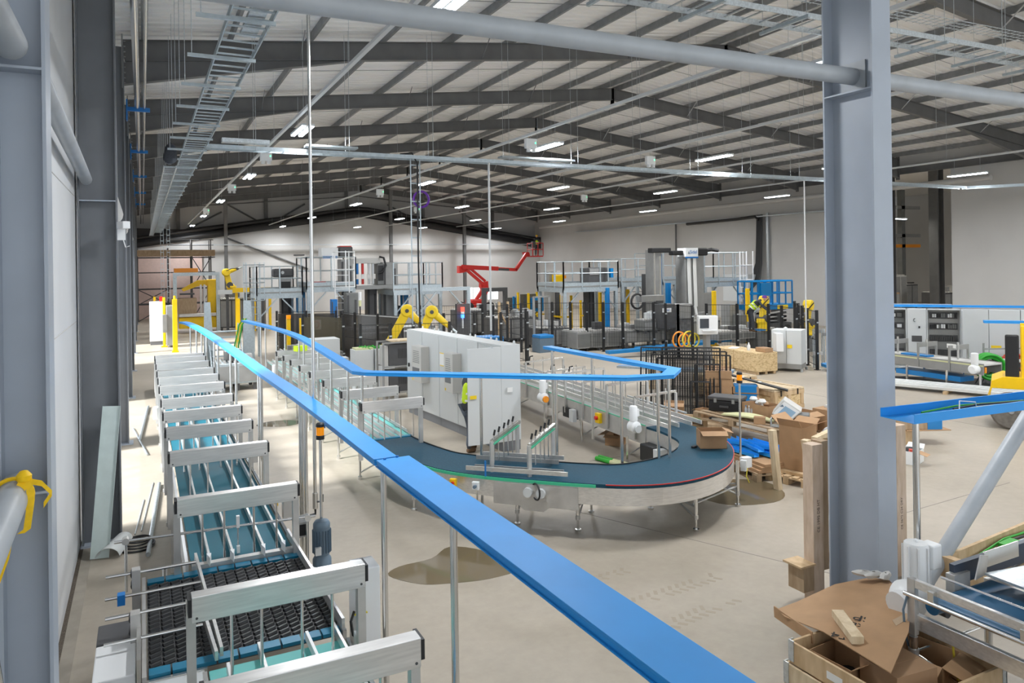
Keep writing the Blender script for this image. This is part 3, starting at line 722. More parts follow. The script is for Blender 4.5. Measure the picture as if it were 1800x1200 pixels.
# ---------- sweeps along a plan path ----------
def plan_normals(P, closed=False):
    out = []
    for i in range(len(P)):
        ds = []
        if i > 0: ds.append((Vector(P[i])-Vector(P[i-1])).normalized())
        if i < len(P)-1: ds.append((Vector(P[i+1])-Vector(P[i])).normalized())
        n = [Vector((d.y,-d.x)) for d in ds]      # to the right of travel
        if len(n) == 2:
            m = (n[0]+n[1]).normalized(); m = m / max(.3, m.dot(n[0])); out.append(m)
        else: out.append(n[0])
    return out
def sweep(b, P, prof, z=0., caps=True):
    """closed outline prof (offset to the right, height) along plan path P"""
    N = plan_normals(P); n = len(prof)
    vs = [(p[0]+nn.x*a, p[1]+nn.y*a, z+h) for p, nn in zip(P, N) for a, h in prof]
    fs = [(i*n+k, i*n+(k+1)%n, (i+1)*n+(k+1)%n, (i+1)*n+k) for i in range(len(P)-1) for k in range(n)]
    if caps: fs += [tuple(range(n-1,-1,-1)), tuple(range((len(P)-1)*n, len(P)*n))]
    return b.add(vs, fs)
def smooth_path(P, sub=6):
    P = [Vector(p) for p in P]; out = []
    for i in range(len(P)-1):
        p0 = P[max(i-1,0)]; p1 = P[i]; p2 = P[i+1]; p3 = P[min(i+2,len(P)-1)]
        for k in range(sub):
            t = k/sub
            out.append(.5*((2*p1)+(p2-p0)*t+(2*p0-5*p1+4*p2-p3)*t*t+(3*p1-p0-3*p2+p3)*t**3))
    out.append(P[-1]); return out
def lidded(w, h=.07):
    x = w/2
    return [(-x,0),(x,0),(x,h-.016),(x+.006,h-.016),(x+.006,h),(-x-.006,h),(-x-.006,h-.016),(-x,h-.016)]
def opench(w, h=.075, t=.004):
    x = w/2
    return [(-x,0),(x,0),(x,h),(x-.018,h),(x-.018,h-t),(x-t,h-t),(x-t,t),(-x+t,t),(-x+t,h-t),(-x+.018,h-t),(-x+.018,h),(-x,h)]
# ---------- blue cable trays on steel posts ----------
ZT = 2.03
def posts(t, L, z0, r=.024, mat_='tube_steel', z1=ZT):
    for p in L:
        x,y = p[:2]; zz = p[2] if len(p) > 2 else z0
        b = MB().cyl((x,y,zz),(x,y,z1),r,14); b.build('post',mat_,t,True,smooth=True)
        if zz < .05: MB().lathe([(.06,0),(.06,.012),(r,.014)],(x,y,0),14).build('foot','stainless_dull',t,True)
t = T('blue_cable_tray','nearest length of blue lidded cable tray running out of the bottom of the picture','cable tray',(2,4.5,0))
near = [(1.96,6.33),(2.06,1.2)]
sweep(MB(), near, [(-a,h) for a,h in lidded(.29)], ZT).build('tray','blue_tray',t,True,bevel=.003)
sweep(MB(), near, [(.1495,.012),(.160,.012),(.160,.02),(.1495,.02)], ZT).build('side_lip','blue_tray',t,True)
for x,y in ((1.88,6.31),(2.0,6.33)): MB().cyl((x,y,ZT+.07),(x,y,ZT+.082),.014,8).build('lid_bolt','blue',t,True)
posts(t, [(1.84,6.22),(1.875,4.70)], 0, .026)
t = T('blue_cable_tray','long blue lidded cable tray running away beside the left conveyor','cable tray',(1.7,14,0))
far = smooth_path([(1.915,6.40),(1.87,9.5),(1.75,13.2),(1.68,16.2),(1.60,19),(1.46,22.6),(1.28,25.2),(1.14,26.0)],4)
sweep(MB(), far, lidded(.205,.06), ZT).build('tray','blue_tray',t,True,bevel=.003)
MB().box(1.84,1.99,6.393,6.399,ZT+.008,ZT+.044).build('open_end','black',t,True)
posts(t, [(1.80,9.45),(1.83,9.8),(1.85,10.05),(1.70,12.55),(1.71,12.9),(1.64,15.6),(1.62,16.4),(1.58,18.8),(1.57,19.7),(1.50,21.2),(1.46,22.4),(1.38,23.3),(1.28,24.4)], 0, .024)
for y in (8.2,11,14,17): MB().cbox((1.755+.0*y,y,ZT+.02),(.02,.12,.03)).build('joint_clip','blue',t,True)
# tray over the loop
t = T('blue_cable_tray','blue cable tray bent round above the curved conveyor and second line','cable tray',(5,11,0))
P = smooth_path([(2.95,25.4),(3.22,22.9),(3.40,20.6),(3.44,18.5),(3.36,16.2),(3.22,13.4)],3)+[Vector((3.14,11.98)),Vector((3.26,11.75)),Vector((6.45,9.14)),Vector((7.12,9.0)),Vector((7.58,9.42)),Vector((7.46,13.35))]
sweep(MB(), P, lidded(.20,.06), ZT).build('tray','blue_tray',t,True,bevel=.003)
posts(t, [(3.18,23.4,.7),(3.2,22.6,.7),(3.34,21.5,.7),(3.37,20.3,.7),(3.44,18.7,.7),(3.4,17.9,.7),(3.36,16.1,.7),(3.27,14.5,.7),(3.20,12.9,.7),(3.2,11.95,.7)],.7,.022)
posts(t, [(4.70,10.55,0),(5.62,9.80,.5),(6.40,9.2,.60),(7.02,9.12,.5),(7.2,9.08,.5),(7.49,13.2,.5),(7.49,11.7,.5),(7.50,9.75,.5)],.5,.024)
# right foreground tray: an open channel with cables
t = T('blue_cable_tray','open blue cable channel at the right edge with loose green and yellow cables in it','cable tray',(8.5,5.2,0))
P = [(6.22,4.53),(8.1,4.37),(11.4,4.10)]; ZN = 2.30
sweep(MB(), P, opench(.37,.085), ZN).build('tray','blue_tray',t,True)
for k,(m_,o) in enumerate((('cable_green',.05),('cable_yellow',-.06),('cable_black',.0),('cable_black',-.11))):
    MB().tube([(6.6+.2*k,4.5+o,ZN+.03),(7.1+.1*k,4.46+o*1.3,ZN+.05),(8.1,4.37+o*.6,ZN+.03),(11,4.13+o,ZN+.03)],.009,6).build('cable',m_,t,True)
MB().tube([(7.0,4.44,ZN+.03),(7.1,4.50,ZN+.10),(7.22,4.42,ZN+.09),(7.3,4.46,ZN+.03)],.006,6).build('cable','cable_white',t,True)
posts(t,[(6.44,4.50,.95),(8.12,4.37,0)],0,.03,z1=ZN)
# trays far right
t = T('blue_cable_tray','short blue cable tray on one post in front of the open control cabinets at right','cable tray',(21,11.5,0))
P = [(20.1,12.05),(20.9,11.1),(22,9.7)]
sweep(MB(), P, lidded(.22,.07), ZT).build('tray','blue_tray',t,True)
posts(t,[(20.72,11.35,0)],0,.03)
t = T('blue_cable_tray','long blue cable tray on top of the control cabinets at right','cable tray',(25,15,0))
P = [(22.6,17.2),(25.0,14.2),(29,9.2)]
sweep(MB(), P, lidded(.25,.07), 2.14).build('tray','blue_tray',t,True)
MB().bar((22.9,17.0,2.23),(24.1,15.5,2.23),.03,.02).build('loose_strip','galv',t,True)
# ---------- second line and the curved conveyor ----------
t = T('belt_conveyor','second conveyor with pale turquoise belt under stainless bridges, feeding the curved conveyor','conveyor',(3.8,17,0))
MB().box(3.52,4.20,12.55,24.5,.755,.79).build('belt','belt_light',t,True)
for k,x in enumerate((3.66,3.80,3.92,4.06)):
    MB().box(x-.045,x+.045,12.57,24.4,.79,.796).build('dark_lane','mach_mid',t,True)
for x in (3.47,4.21): MB().box(x,x+.03,12.5,24.5,.55,.80).build('side_frame','stainless',t,True)
for x in (3.49,3.66,3.94,4.17): MB().bar((x,12.6,.86),(x,24.4,.86),.018,.05).build('guide_rail','stainless_brushed',t,True)
MB().box(3.5,4.22,12.47,12.56,.765,.80).build('end_module','edge_blue',t,True)
for k,y in enumerate((13.0,14.6,16.1,17.5,19,20.5,22)):
    for x in (3.42,4.2):
        MB().cyl((x,y,.06),(x,y,.56),.022,10).cyl((x,y,0),(x,y,.06),.035,10).build('leg','tube_steel',t,True)
    MB().cyl((3.42,y,.12),(4.2,y,.45),.014,8).build('cross_brace','stainless_dull',t,True)
for k,(x,y) in enumerate(((3.33,12.3),(3.36,17.0),(3.34,22.0))):
    MB().lathe([(.05,.72),(.055,.74),(.055,.98),(.04,1.0)],(x,y,0),14).build('drive_motor','white_plastic',t,True,smooth=True)
L2Y = [12.05,13.4,14.88,16.2,17.35,18.5,19.5,20.6]
for i,y in enumerate(L2Y):
    bridge(3.16,4.20,y*.985,i,'stainless bridge beam over the second conveyor, %s from the curved conveyor' % ORD[i],'bridge beams over the second conveyor')
tag(MB().cbox((3.75,20.2,1.62),(.3,.2,.14),.3).build('hivis_vest','hivis'),'folded yellow hi-vis vest lying on a far bridge of the second conveyor','vest')
# curved conveyor
OUT = smooth_path([(3.50,12.5),(3.54,11.4),(3.74,10.70),(3.98,10.11),(4.43,9.52),(4.97,8.98),(5.30,8.67),(5.80,8.27),(6.40,8.05),(7.06,8.08),(7.74,8.38),(8.38,8.98),(8.78,9.66),(8.95,10.35),(9.0,11.0)],5)
INN = smooth_path([(4.20,12.5),(4.25,11.9),(4.42,11.1),(4.62,10.75),(4.86,10.45),(5.2,10.11),(5.58,9.72),(5.96,9.38),(6.34,9.14),(6.98,9.16),(7.58,9.42),(8.0,9.85),(8.14,10.26),(8.2,10.6),(8.2,11.0)],5)
t = T('curved_conveyor','curved navy belt conveyor making a U-turn with brushed steel sides','conveyor',(6,9.5,0))
def ribbon(b, A, B_, z0, z1):
    n = len(A); vs = [(*p,z1) for p in A]+[(*p,z1) for p in B_]+[(*p,z0) for p in A]+[(*p,z0) for p in B_]
    fs = []
    for i in range(n-1):
        fs += [(i,i+1,n+i+1,n+i),(2*n+i,3*n+i,3*n+i+1,2*n+i+1),(i,2*n+i,2*n+i+1,i+1),(n+i,n+i+1,3*n+i+1,3*n+i)]
    fs += [(0,n,3*n,2*n),(n-1,3*n-1,4*n-1,2*n-1)]
    return b.add(vs, fs)
ribbon(MB(), OUT, INN, .735, .785).build('belt','belt_navy',t,True)
def strip(P, off, w, z0, z1, nm, mt, i0=0, i1=None):
    sweep(MB(), P[i0:i1], [(off-w/2,z0),(off+w/2,z0),(off+w/2,z1),(off-w/2,z1)]).build(nm, mt, t, True)
strip(OUT,.0,.012,.50,.735,'side_panel','stainless_brushed')
strip(INN,.0,.012,.52,.745,'inner_side_panel','stainless_dull')
strip(OUT,.01,.02,.735,.775,'wear_strip','green_strip',10,33)
strip(OUT,.006,.010,.775,.787,'belt_edge','red',33,66)
strip(INN,.0,.02,.75,.80,'inner_edge_rail','black',0,52)
strip(OUT,.02,.03,.42,.72,'seam_cover','stainless_dull',20,31)
LG = [((4.84,9.62),(5.42,10.2)),((5.47,8.97),(6.06,9.54)),((6.93,8.18),(6.93,9.22)),((8.20,8.70),(7.5,9.36)),((3.72,10.95),(4.40,11.35))]
for k,(a,c) in enumerate(LG):
    for x,y in (a,c):
        MB().cyl((x,y,.16),(x,y,.70),.028,12).cyl((x,y,.03),(x,y,.18),.018,10).cyl((x,y,0),(x,y,.03),.045,12).build('leg','tube_steel',t,True)
        MB().cyl((x,y,.17),(x,y,.22),.034,10).build('leg_collar','stainless_dull',t,True)
    MB().cyl((*a,.18),(*c,.52),.014,8).build('cross_brace','stainless_dull',t,True)
    MB().cyl((*a,.34),(*c,.34),.014,8).build('cross_bar','stainless_dull',t,True)
MB().cyl((6.93,8.25,.35),(8.2,8.72,.30),.014,8).build('cross_bar','stainless_dull',t,True)
# drive pulleys under the straight
for k,(x,y) in enumerate(((4.77,9.13),(4.90,8.99))):
    MB().cyl((x,y,.62),(x-.04,y-.04,.62),.065,18).build('pulley','cab_grey',t,True)
MB().ring((4.83,9.02,.64),.11,.012,20,'X').build('drive_belt','black',t,True)
MB().slab([(4.62,9.27,.50),(5.05,8.84,.50),(4.92,8.97,.36),(4.72,9.17,.36)],.01).build('drive_bracket','stainless_dull',t,True)
# switches on the side
for (x,y,m1,m2,nm) in ((4.02,9.98,'yellow','red','isolator_switch'),(4.24,9.68,'white_plastic','motor_grey','control_switch')):
    MB().cbox((x-.05,y-.05,.66),(.10,.06,.11),R(-45)).build(nm,m1,t,True,bevel=.006); MB().cyl((x-.07,y-.08,.66),(x-.1,y-.11,.66),.025,10).build('switch_knob',m2,t,True)
    MB().cyl((x-.02,y-.02,.2),(x-.02,y-.02,.62),.014,8).build('switch_post','tube_steel',t,True)
MB().tube([(4.0,9.93,.60),(4.02,9.9,.5),(4.16,9.86,.4),(4.2,9.7,.35)],.008,6).build('cable','cable_yellow',t,True)
MB().cyl((4.33,9.6,.78),(4.33,9.6,1.0),.014,8).build('blue_probe','blue',t,True)
tri = MB().use('label_yellow'); 
a0 = Vector((4.70,9.215,.60)); d0 = Vector((.707,-.707,0)); n0 = Vector((-.707,-.707,0))
tri.slab([a0+n0*.012-d0*.05, a0+n0*.012+d0*.05, a0+n0*.012+Vector((0,0,.09))],.003,n0)
tri.use('ink'); tri.slab([a0+n0*.0155-d0*.008+Vector((0,0,.02)), a0+n0*.0155+d0*.008+Vector((0,0,.02)), a0+n0*.0155+Vector((0,0,.065))],.001,n0)
tri.build('warning_sticker','label_yellow',t,True)
MB().slab([Vector((5.17,8.79,.60)),Vector((5.29,8.67,.57)),Vector((5.29,8.67,.63)),Vector((5.17,8.79,.66))],.003,(-.7,-.7,0)).build('white_sticker','paper',t,True)
MB().box(8.44,8.60,8.80,8.9,.52,.68).build('end_switch','white_plastic',t,True); MB().cbox((8.35,8.72,.6),(.08,.08,.16),.6).build('sensor_box','cab_grey',t,True)
MB().tube([(8.5,8.8,.52),(8.46,8.78,.4),(8.5,8.76,.3)],.008,6).build('cable','cable_yellow',t,True)
# two adjustable guide gates on the straight
def gate(ox,oy,lab):
    t = T('guide_gate',lab,'guide frame',(ox,oy,.5)); ix,iy = ox+.68, oy+.52
    MB().bar((ox,oy,.50),(ox,oy,1.22),.05,.045).build('outer_post','stainless_dull',t,True); MB().bar((ix,iy,.50),(ix,iy,1.30),.05,.045).build('inner_post','stainless_dull',t,True)
    MB().bar((ox,oy,1.22),(ix+.06,iy+.05,1.33),.05,.05).build('arm','stainless',t,True)
    MB().bar((ox+.02,oy-.03,1.19),(ix+.02,iy-.03,1.29),.012,.02).build('scale_strip','green_strip',t,True)
    for f in (.08,.25,.45,.62,.8):
        x,y,z = ox+(ix-ox)*f, oy+(iy-oy)*f, 1.25+.11*f
        MB().cyl((x,y,.90),(x,y,z+.06),.010,8).build('hanger_rod','tube_steel',t,True)
        MB().cyl((x,y,z+.04),(x+.02,y+.0,z+.12),.016,8).build('clamp_handle','black',t,True)
gate(4.50,9.74,'left one of two adjustable guide gates across the curved conveyor'); gate(4.86,9.26,'right one of two adjustable guide gates across the curved conveyor')
for a,c,z,m_ in (((4.15,9.88),(5.25,8.86),.86,'stainless_brushed'),((4.70,10.5),(5.65,9.64),.86,'stainless_brushed'),((4.32,9.95),(5.3,9.05),.84,'mach_mid'),((4.55,10.42),(5.5,9.54),.84,'mach_mid')):
    tag(MB().bar((*a,z),(*c,z),.02,.06).build('guide_rail',m_),('bright' if m_[0]=='s' else 'dull')+' steel guide rail on the '+('outer' if a[0]<4.4 else 'inner')+' side of the straight under the gates','rail')
# return line
t = T('belt_conveyor','return conveyor with guide rails running back from the U-turn behind the cabinets','conveyor',(8.6,15,0))
def ql(x0,y0,x1,y1): return [Vector((x0,y0)),Vector((x1,y1))]
A_, B_ = ql(8.2,11.0,8.75,20.5), ql(9.0,11.0,9.75,20.5)
ribbon(MB(), A_, B_, .735,.785).build('belt','mach_mid',t,True)
for P,o in ((A_,-.02),(B_,.02)):
    sweep(MB(),P,[(o-.012,.45),(o+.012,.45),(o+.012,.80),(o-.012,.80)]).build('side_frame','stainless_dull',t,True)
sweep(MB(),A_,[(-.04,.80),(-.02,.80),(-.02,.815),(-.04,.815)]).build('edge_strip','green_strip',t,True)
for f in (.04,.32,.68,.96):
    P = [Vector((8.2+.8*f,10.4)),Vector((8.75+1.*f,20.3))]
    sweep(MB(),P,[(-.012,.86),(.012,.86),(.012,.93),(-.012,.93)]).build('guide_rail','stainless_brushed',t,True)
for y in (11.6,13.4,15.2,17,18.8):
    f = (y-11)/9.5
    for x in (8.2+.55*f-.04, 9.0+.75*f+.04):
        MB().cyl((x,y,0),(x,y,.5),.026,10).build('leg','tube_steel',t,True)
    MB().cyl((8.2+.55*f,y,.15),(9+.75*f,y,.45),.014,8).build('cross_brace','stainless_dull',t,True)
for k,y in enumerate((11.3,12.3,13.3,14.1,15.0,16.2)):
    f = (y-11)/9.5; x0,x1 = 8.2+.55*f-.06, 9.0+.75*f+.1; h = 1.36 if k%2 else 1.28
    g = T('guide_gate','guide frame with clamp handles over the return conveyor, %s from the U-turn' % ORD[k],'guide frame',(x0,y,.5),0,'guide frames over the return conveyor')
    for x in (x0,x1): MB().bar((x,y,.5),(x,y,h),.04,.04).build('post','stainless_dull',g,True)
    MB().bar((x0,y,h),(x1,y,h+.03),.04,.04).build('arm','stainless',g,True)
    for q in (.2,.45,.75): MB().cyl((x0+(x1-x0)*q,y,.9),(x0+(x1-x0)*q,y,h+.1),.012,8).build('hanger_rod','tube_steel',g,True)
    if k > 1: MB().tube([(x0+.1,y,h+.03),(x0+.12,y,h+.13),(x0+.2,y,h+.14)],.018,8).build('clamp_handle','black',g,True)
def white_motor(x,y,z,lab,cap):
    t = T('drive_motor',lab,'motor',(x,y,z))
    MB().lathe([(.06,.02),(.075,.03),(.075,.28),(.06,.30)],(x,y,z),18).build('motor_body','white_plastic',t,True,smooth=True)
    MB().lathe([(.085,-.10),(.11,-.08),(.11,.06),(.085,.08)],(x,y,z-.08),18,'Y').build('gearbox','white_plastic',t,True,smooth=True)
    MB().cbox((x+.08,y,z+.17),(.05,.09,.14)).build('terminal_box','white_plastic',t,True,bevel=.01)
    MB().cyl((x,y-.12,z-.1),(x,y-.16,z-.1),.07,16).build('end_cap',cap,t,True)
white_motor(7.86,14.3,.92,'white geared motor with orange end cap on the return conveyor, farther from the U-turn','orange')
white_motor(8.02,11.15,.86,'white geared motor beside the black box on the return conveyor near the U-turn','cab_grey')
t = T('isolator_box','yellow and red isolator switch on the return conveyor side','switch',(8.0,13.1,.6))
MB().box(8.18,8.26,12.55,12.7,.55,.75).build('box','yellow',t,True,bevel=.01); MB().cyl((8.18,12.62,.66),(8.13,12.62,.66),.04,12).build('knob','red',t,True)
t = T('control_box','black box with a grey end plate under the return conveyor by the U-turn','control box',(8.1,10.6,.3))
MB().box(8.0,8.55,10.55,10.95,.22,.52).build('body','black',t,True,bevel=.02); MB().box(7.99,8.2,10.4,10.54,.25,.5).build('plate','cab_grey',t,True)
t = T('control_box','small grey-faced black box hung below the return conveyor by the far motor','control box',(8.3,13.8,.3))
MB().box(8.30,8.6,13.7,14.2,.40,.62).build('body','black',t,True,bevel=.02); MB().box(8.2,8.3,13.6,13.75,.38,.64).build('plate','cab_grey',t,True)
beacon(8.42,8.86,.72,1.86,'orange beacon on a thin steel pole at the right end of the U-turn')
# cardboard box on the belt
def carton(name,x,y,z,w,d,h,rz,lab,flaps=(1,1,1,1),open_=True,cat='box',ang=25,body='card'):
    t = T(name,lab,cat,(x,y,z),rz); th = .006
    b = MB()
    b.box(-w/2,w/2,-d/2,-d/2+th,0,h).box(-w/2,w/2,d/2-th,d/2,0,h).box(-w/2,-w/2+th,-d/2+th,d/2-th,0,h).box(w/2-th,w/2,-d/2+th,d/2-th,0,h).box(-w/2,w/2,-d/2,d/2,0,.006)
    if not open_: b.box(-w/2,w/2,-d/2,d/2,h,h+.006)
    b.build('body',body,t)
    if open_:
        f = min(w,d)/2
        for k,(sx,sy) in enumerate(((0,-1),(0,1),(-1,0),(1,0))):
            if not flaps[k]: continue
            a = R(ang*(1+.35*((k*7)%3-1)))
            c, s = math.cos(a), math.sin(a)
            if sx == 0:
                p = [(-w/2,sy*d/2,h),(w/2,sy*d/2,h),(w/2-.01,sy*(d/2+f*c),h+(-f*s if ang>0 else f*-s)),(-w/2+.01,sy*(d/2+f*c),h-f*s)]
            else:
                p = [(sx*w/2,-d/2,h),(sx*w/2,d/2,h),(sx*(w/2+f*.8*c),d/2-.01,h-f*.8*s),(sx*(w/2+f*.8*c),-d/2+.01,h-f*.8*s)]
            MB().slab(p,.005).build('flap',body,t)
    else:
        MB().box(-w/2,w/2,-.025,.025,h+.006,h+.008).build('tape','card_in',t)
    return t
carton('cardboard_box',8.22,9.30,.787,.42,.30,.28,R(-28),'open cardboard box standing on the curved navy conveyor belt',(1,0,0,1))
tag(MB().cbox((7.93,9.38,.80),(.10,.05,.03),.3).build('sensor_block','black'),'small black block on the navy belt left of the cardboard box','block')
# ---------- world points from sight lines (depth given) ----------
def WX(px, py, y):
    dx = px-900; u = 463-py; a = (dx+.0145*u)/1300; e = (u-.0145*dx)/1300
    rx = _f.x+a*_rt.x; ry = _f.y+a*_rt.y; t = y/ry
    return Vector((rx*t, y, 3.8+e*t))
def WF(px, py, z=0.):
    dx = px-900; u = 463-py; a = (dx+.0145*u)/1300; e = (u-.0145*dx)/1300
    t = (z-3.8)/e; return Vector(((_f.x+a*_rt.x)*t, (_f.y+a*_rt.y)*t, z))
def text(s, size, loc, rot, m, parent, name='lettering'):
    c = bpy.data.curves.new(name,'FONT'); c.body = s; c.size = size; c.extrude = .0008; c.align_x = 'CENTER'; c.align_y = 'CENTER'
    tmp = bpy.data.objects.new(name, c); COL.objects.link(tmp)
    dg = bpy.context.evaluated_depsgraph_get(); me = bpy.data.meshes.new_from_object(tmp.evaluated_get(dg)); bpy.data.objects.remove(tmp)
    o = bpy.data.objects.new(name, me); COL.objects.link(o); me.materials.clear(); me.materials.append(MATS[m])
    me.transform(WM[parent.name].inverted() @ Matrix.Translation(loc) @ rot); o.parent = parent; return o
# ---------- row of grey control cabinets ----------
def cooler(t, x, y, z, h=.85, parent_world=True, side=-1, axis='X'):
    pass
CA = Vector((6.10,18.30)); CB = Vector((6.45,13.45)); cd = (CB-CA); cl = cd.length; cd /= cl; cn = Vector((-cd.y,cd.x))   # cn points to +X side
def cpt(s, o, z): p = CA+cd*s+cn*o; return Vector((p.x,p.y,z))
def cblock(b, s0,s1,o0,o1,z0,z1):
    P = [cpt(s0,o0,0),cpt(s1,o0,0),cpt(s1,o1,0),cpt(s0,o1,0)]
    return b.poly([(p.x,p.y) for p in P], z0, z1)
NC = 5; cw = cl/NC
WC = ['farthest','second farthest','middle','second nearest','nearest']
for k in range(NC):
    s0, s1 = cw*k+.003, cw*(k+1)-.003
    t = T('control_cabinet','tall light grey control cabinet, %s of the five beside the robots%s' % (WC[k], ', door open' if k==4 else ''),'cabinet',cpt(s0,0,0))
    cblock(MB(),s0,s1,0,.45,.20,2.15).build('body','cab_grey',t,True,bevel=.004)
    cblock(MB(),s0,s1,.02,.43,.0,.20).build('plinth','plinth',t,True)
    if k < 4: cblock(MB(),s0+.01,s1-.01,-.02,0,.22,2.13).build('door_panel','cab_grey',t,True,bevel=.003)
    for s in (s0+.12,s1-.12):
        c = cpt(s,.38,2.18); MB().ring(c,.03,.009,14,'X').build('lifting_eye','white_plastic',t,True)
    if k < 4 and k != 2: pass
    if k == 0:
        MB().cbox(cpt(s0+.15,-.035,1.25),(.03,.05,.09)).build('rotary_handle','black',t,True)
    if k in (1,3):
        c0,c1 = (s0-.15,s0+.42) if k==1 else (s0-.25,s0+.2)
        u = cblock(MB(),c0,c1,-.24,-.02,.95,1.82); u = u.build('cooling_unit','cab_side',t,True,bevel=.008)
        for zz in (1.42,):
            b = MB()
            for q in range(7): cblock(b,c0+.08+.004*q,c1-.10-.004*q,-.244,-.24,zz+.045*q,zz+.02+.045*q)
            b.build('grille','mach_mid',u,False) if False else b.build('grille','mach_mid',t,True)
        cblock(MB(),c0+.06,c1-.1,-.245,-.24,1.16,1.30).build('display_strip','plinth',t,True)
        cblock(MB(),c0+.05,c0+.1,-.245,-.24,.98,1.03).build('warning_sticker','label_yellow',t,True)
    if k == 2:
        cblock(MB(),s0+.05,s0+.28,-.024,-.021,1.45,1.72).build('document_pocket','paper',t,True)
        cblock(MB(),s0+.05,s0+.28,-.022,-.0205,1.43,1.74).build('pocket_edge','label_yellow',t,True)
    if k == 4:
        # open door: hinged at the near corner, swung out square to the row
        h = cpt(cl-.02,0,0); q = h + Vector((-.72,.03,0))
        d = MB().bar((h.x,h.y,1.16),(q.x,q.y,1.16),.03,1.92); d.build('open_door','cab_grey',t,True,bevel=.004)
        MB().cbox((h.x-.62,h.y-.018,1.16),(.14,.008,.07)).build('warning_sticker','label_yellow',t,True)
        MB().cbox((h.x+.17,h.y-.06,1.25),(.12,.008,.09)).build('paper_label','paper',t,True)
        cblock(MB(),s0+.03,s1-.05,.005,.02,.24,2.1).build('mounting_plate','mach_dark',t,True)
        MB().bar(cpt(s0,.02,2.12),cpt(s1,-.2,2.12),.02,.02).build('door_stay','galv',t,True)
# ---------- people ----------
def skin_body(name, V, E, rad, m, parent, sub=2, root=0):
    me = bpy.data.meshes.new(name); me.from_pydata(V, E, []); o = bpy.data.objects.new(name, me); COL.objects.link(o)
    s = o.modifiers.new('skin','SKIN'); s.use_smooth_shade = True
    for i, r in enumerate(rad):
        r = r if isinstance(r, tuple) else (r, r); me.skin_vertices[0].data[i].radius = r
        me.skin_vertices[0].data[i].use_root = (i == root)
    u = o.modifiers.new('sub','SUBSURF'); u.levels = sub; u.render_levels = sub
    dg = bpy.context.evaluated_depsgraph_get(); ev = o.evaluated_get(dg); m2 = bpy.data.meshes.new_from_object(ev)
    bpy.data.objects.remove(o); bpy.data.meshes.remove(me)
    m2.materials.clear(); m2.materials.append(MATS[m]); m2.polygons.foreach_set('use_smooth',[True]*len(m2.polygons))
    o = bpy.data.objects.new(name, m2); COL.objects.link(o); o.parent = parent; WM[o.name] = WM[parent.name]; return o
def hand(name, wrist, direction, side, m, parent, s=1.0):
    """palm, four curled fingers and a thumb from a wrist point along a direction"""
    d = Vector(direction).normalized(); a = Vector(side).normalized(); a = (a-d*a.dot(d)).normalized(); n = d.cross(a)
    w = Vector(wrist); V = [w, w+d*.045*s, w+d*.09*s]; E = [(0,1),(1,2)]; rd = [(.022*s,.016*s),(.038*s,.016*s),(.040*s,.014*s)]
    for k,(o,L) in enumerate(((-.030,.066),(-.010,.078),(.010,.074),(.029,.058))):
        b = len(V); p0 = w+d*.10*s+a*o*s
        V += [p0, p0+d*L*.5*s+n*.012*s, p0+d*L*.85*s+n*.035*s]; E += [(2,b),(b,b+1),(b+1,b+2)]; rd += [.009*s,.0085*s,.007*s]
    b = len(V); p0 = w+d*.035*s-a*.035*s
    V += [p0+n*.008*s, p0-a*.02*s+d*.03*s+n*.02*s, p0-a*.022*s+d*.058*s+n*.03*s]; E += [(1,b),(b,b+1),(b+1,b+2)]; rd += [.012*s,.010*s,.008*s]
    return skin_body(name, [tuple(v) for v in V], E, rd, m, parent, 1)
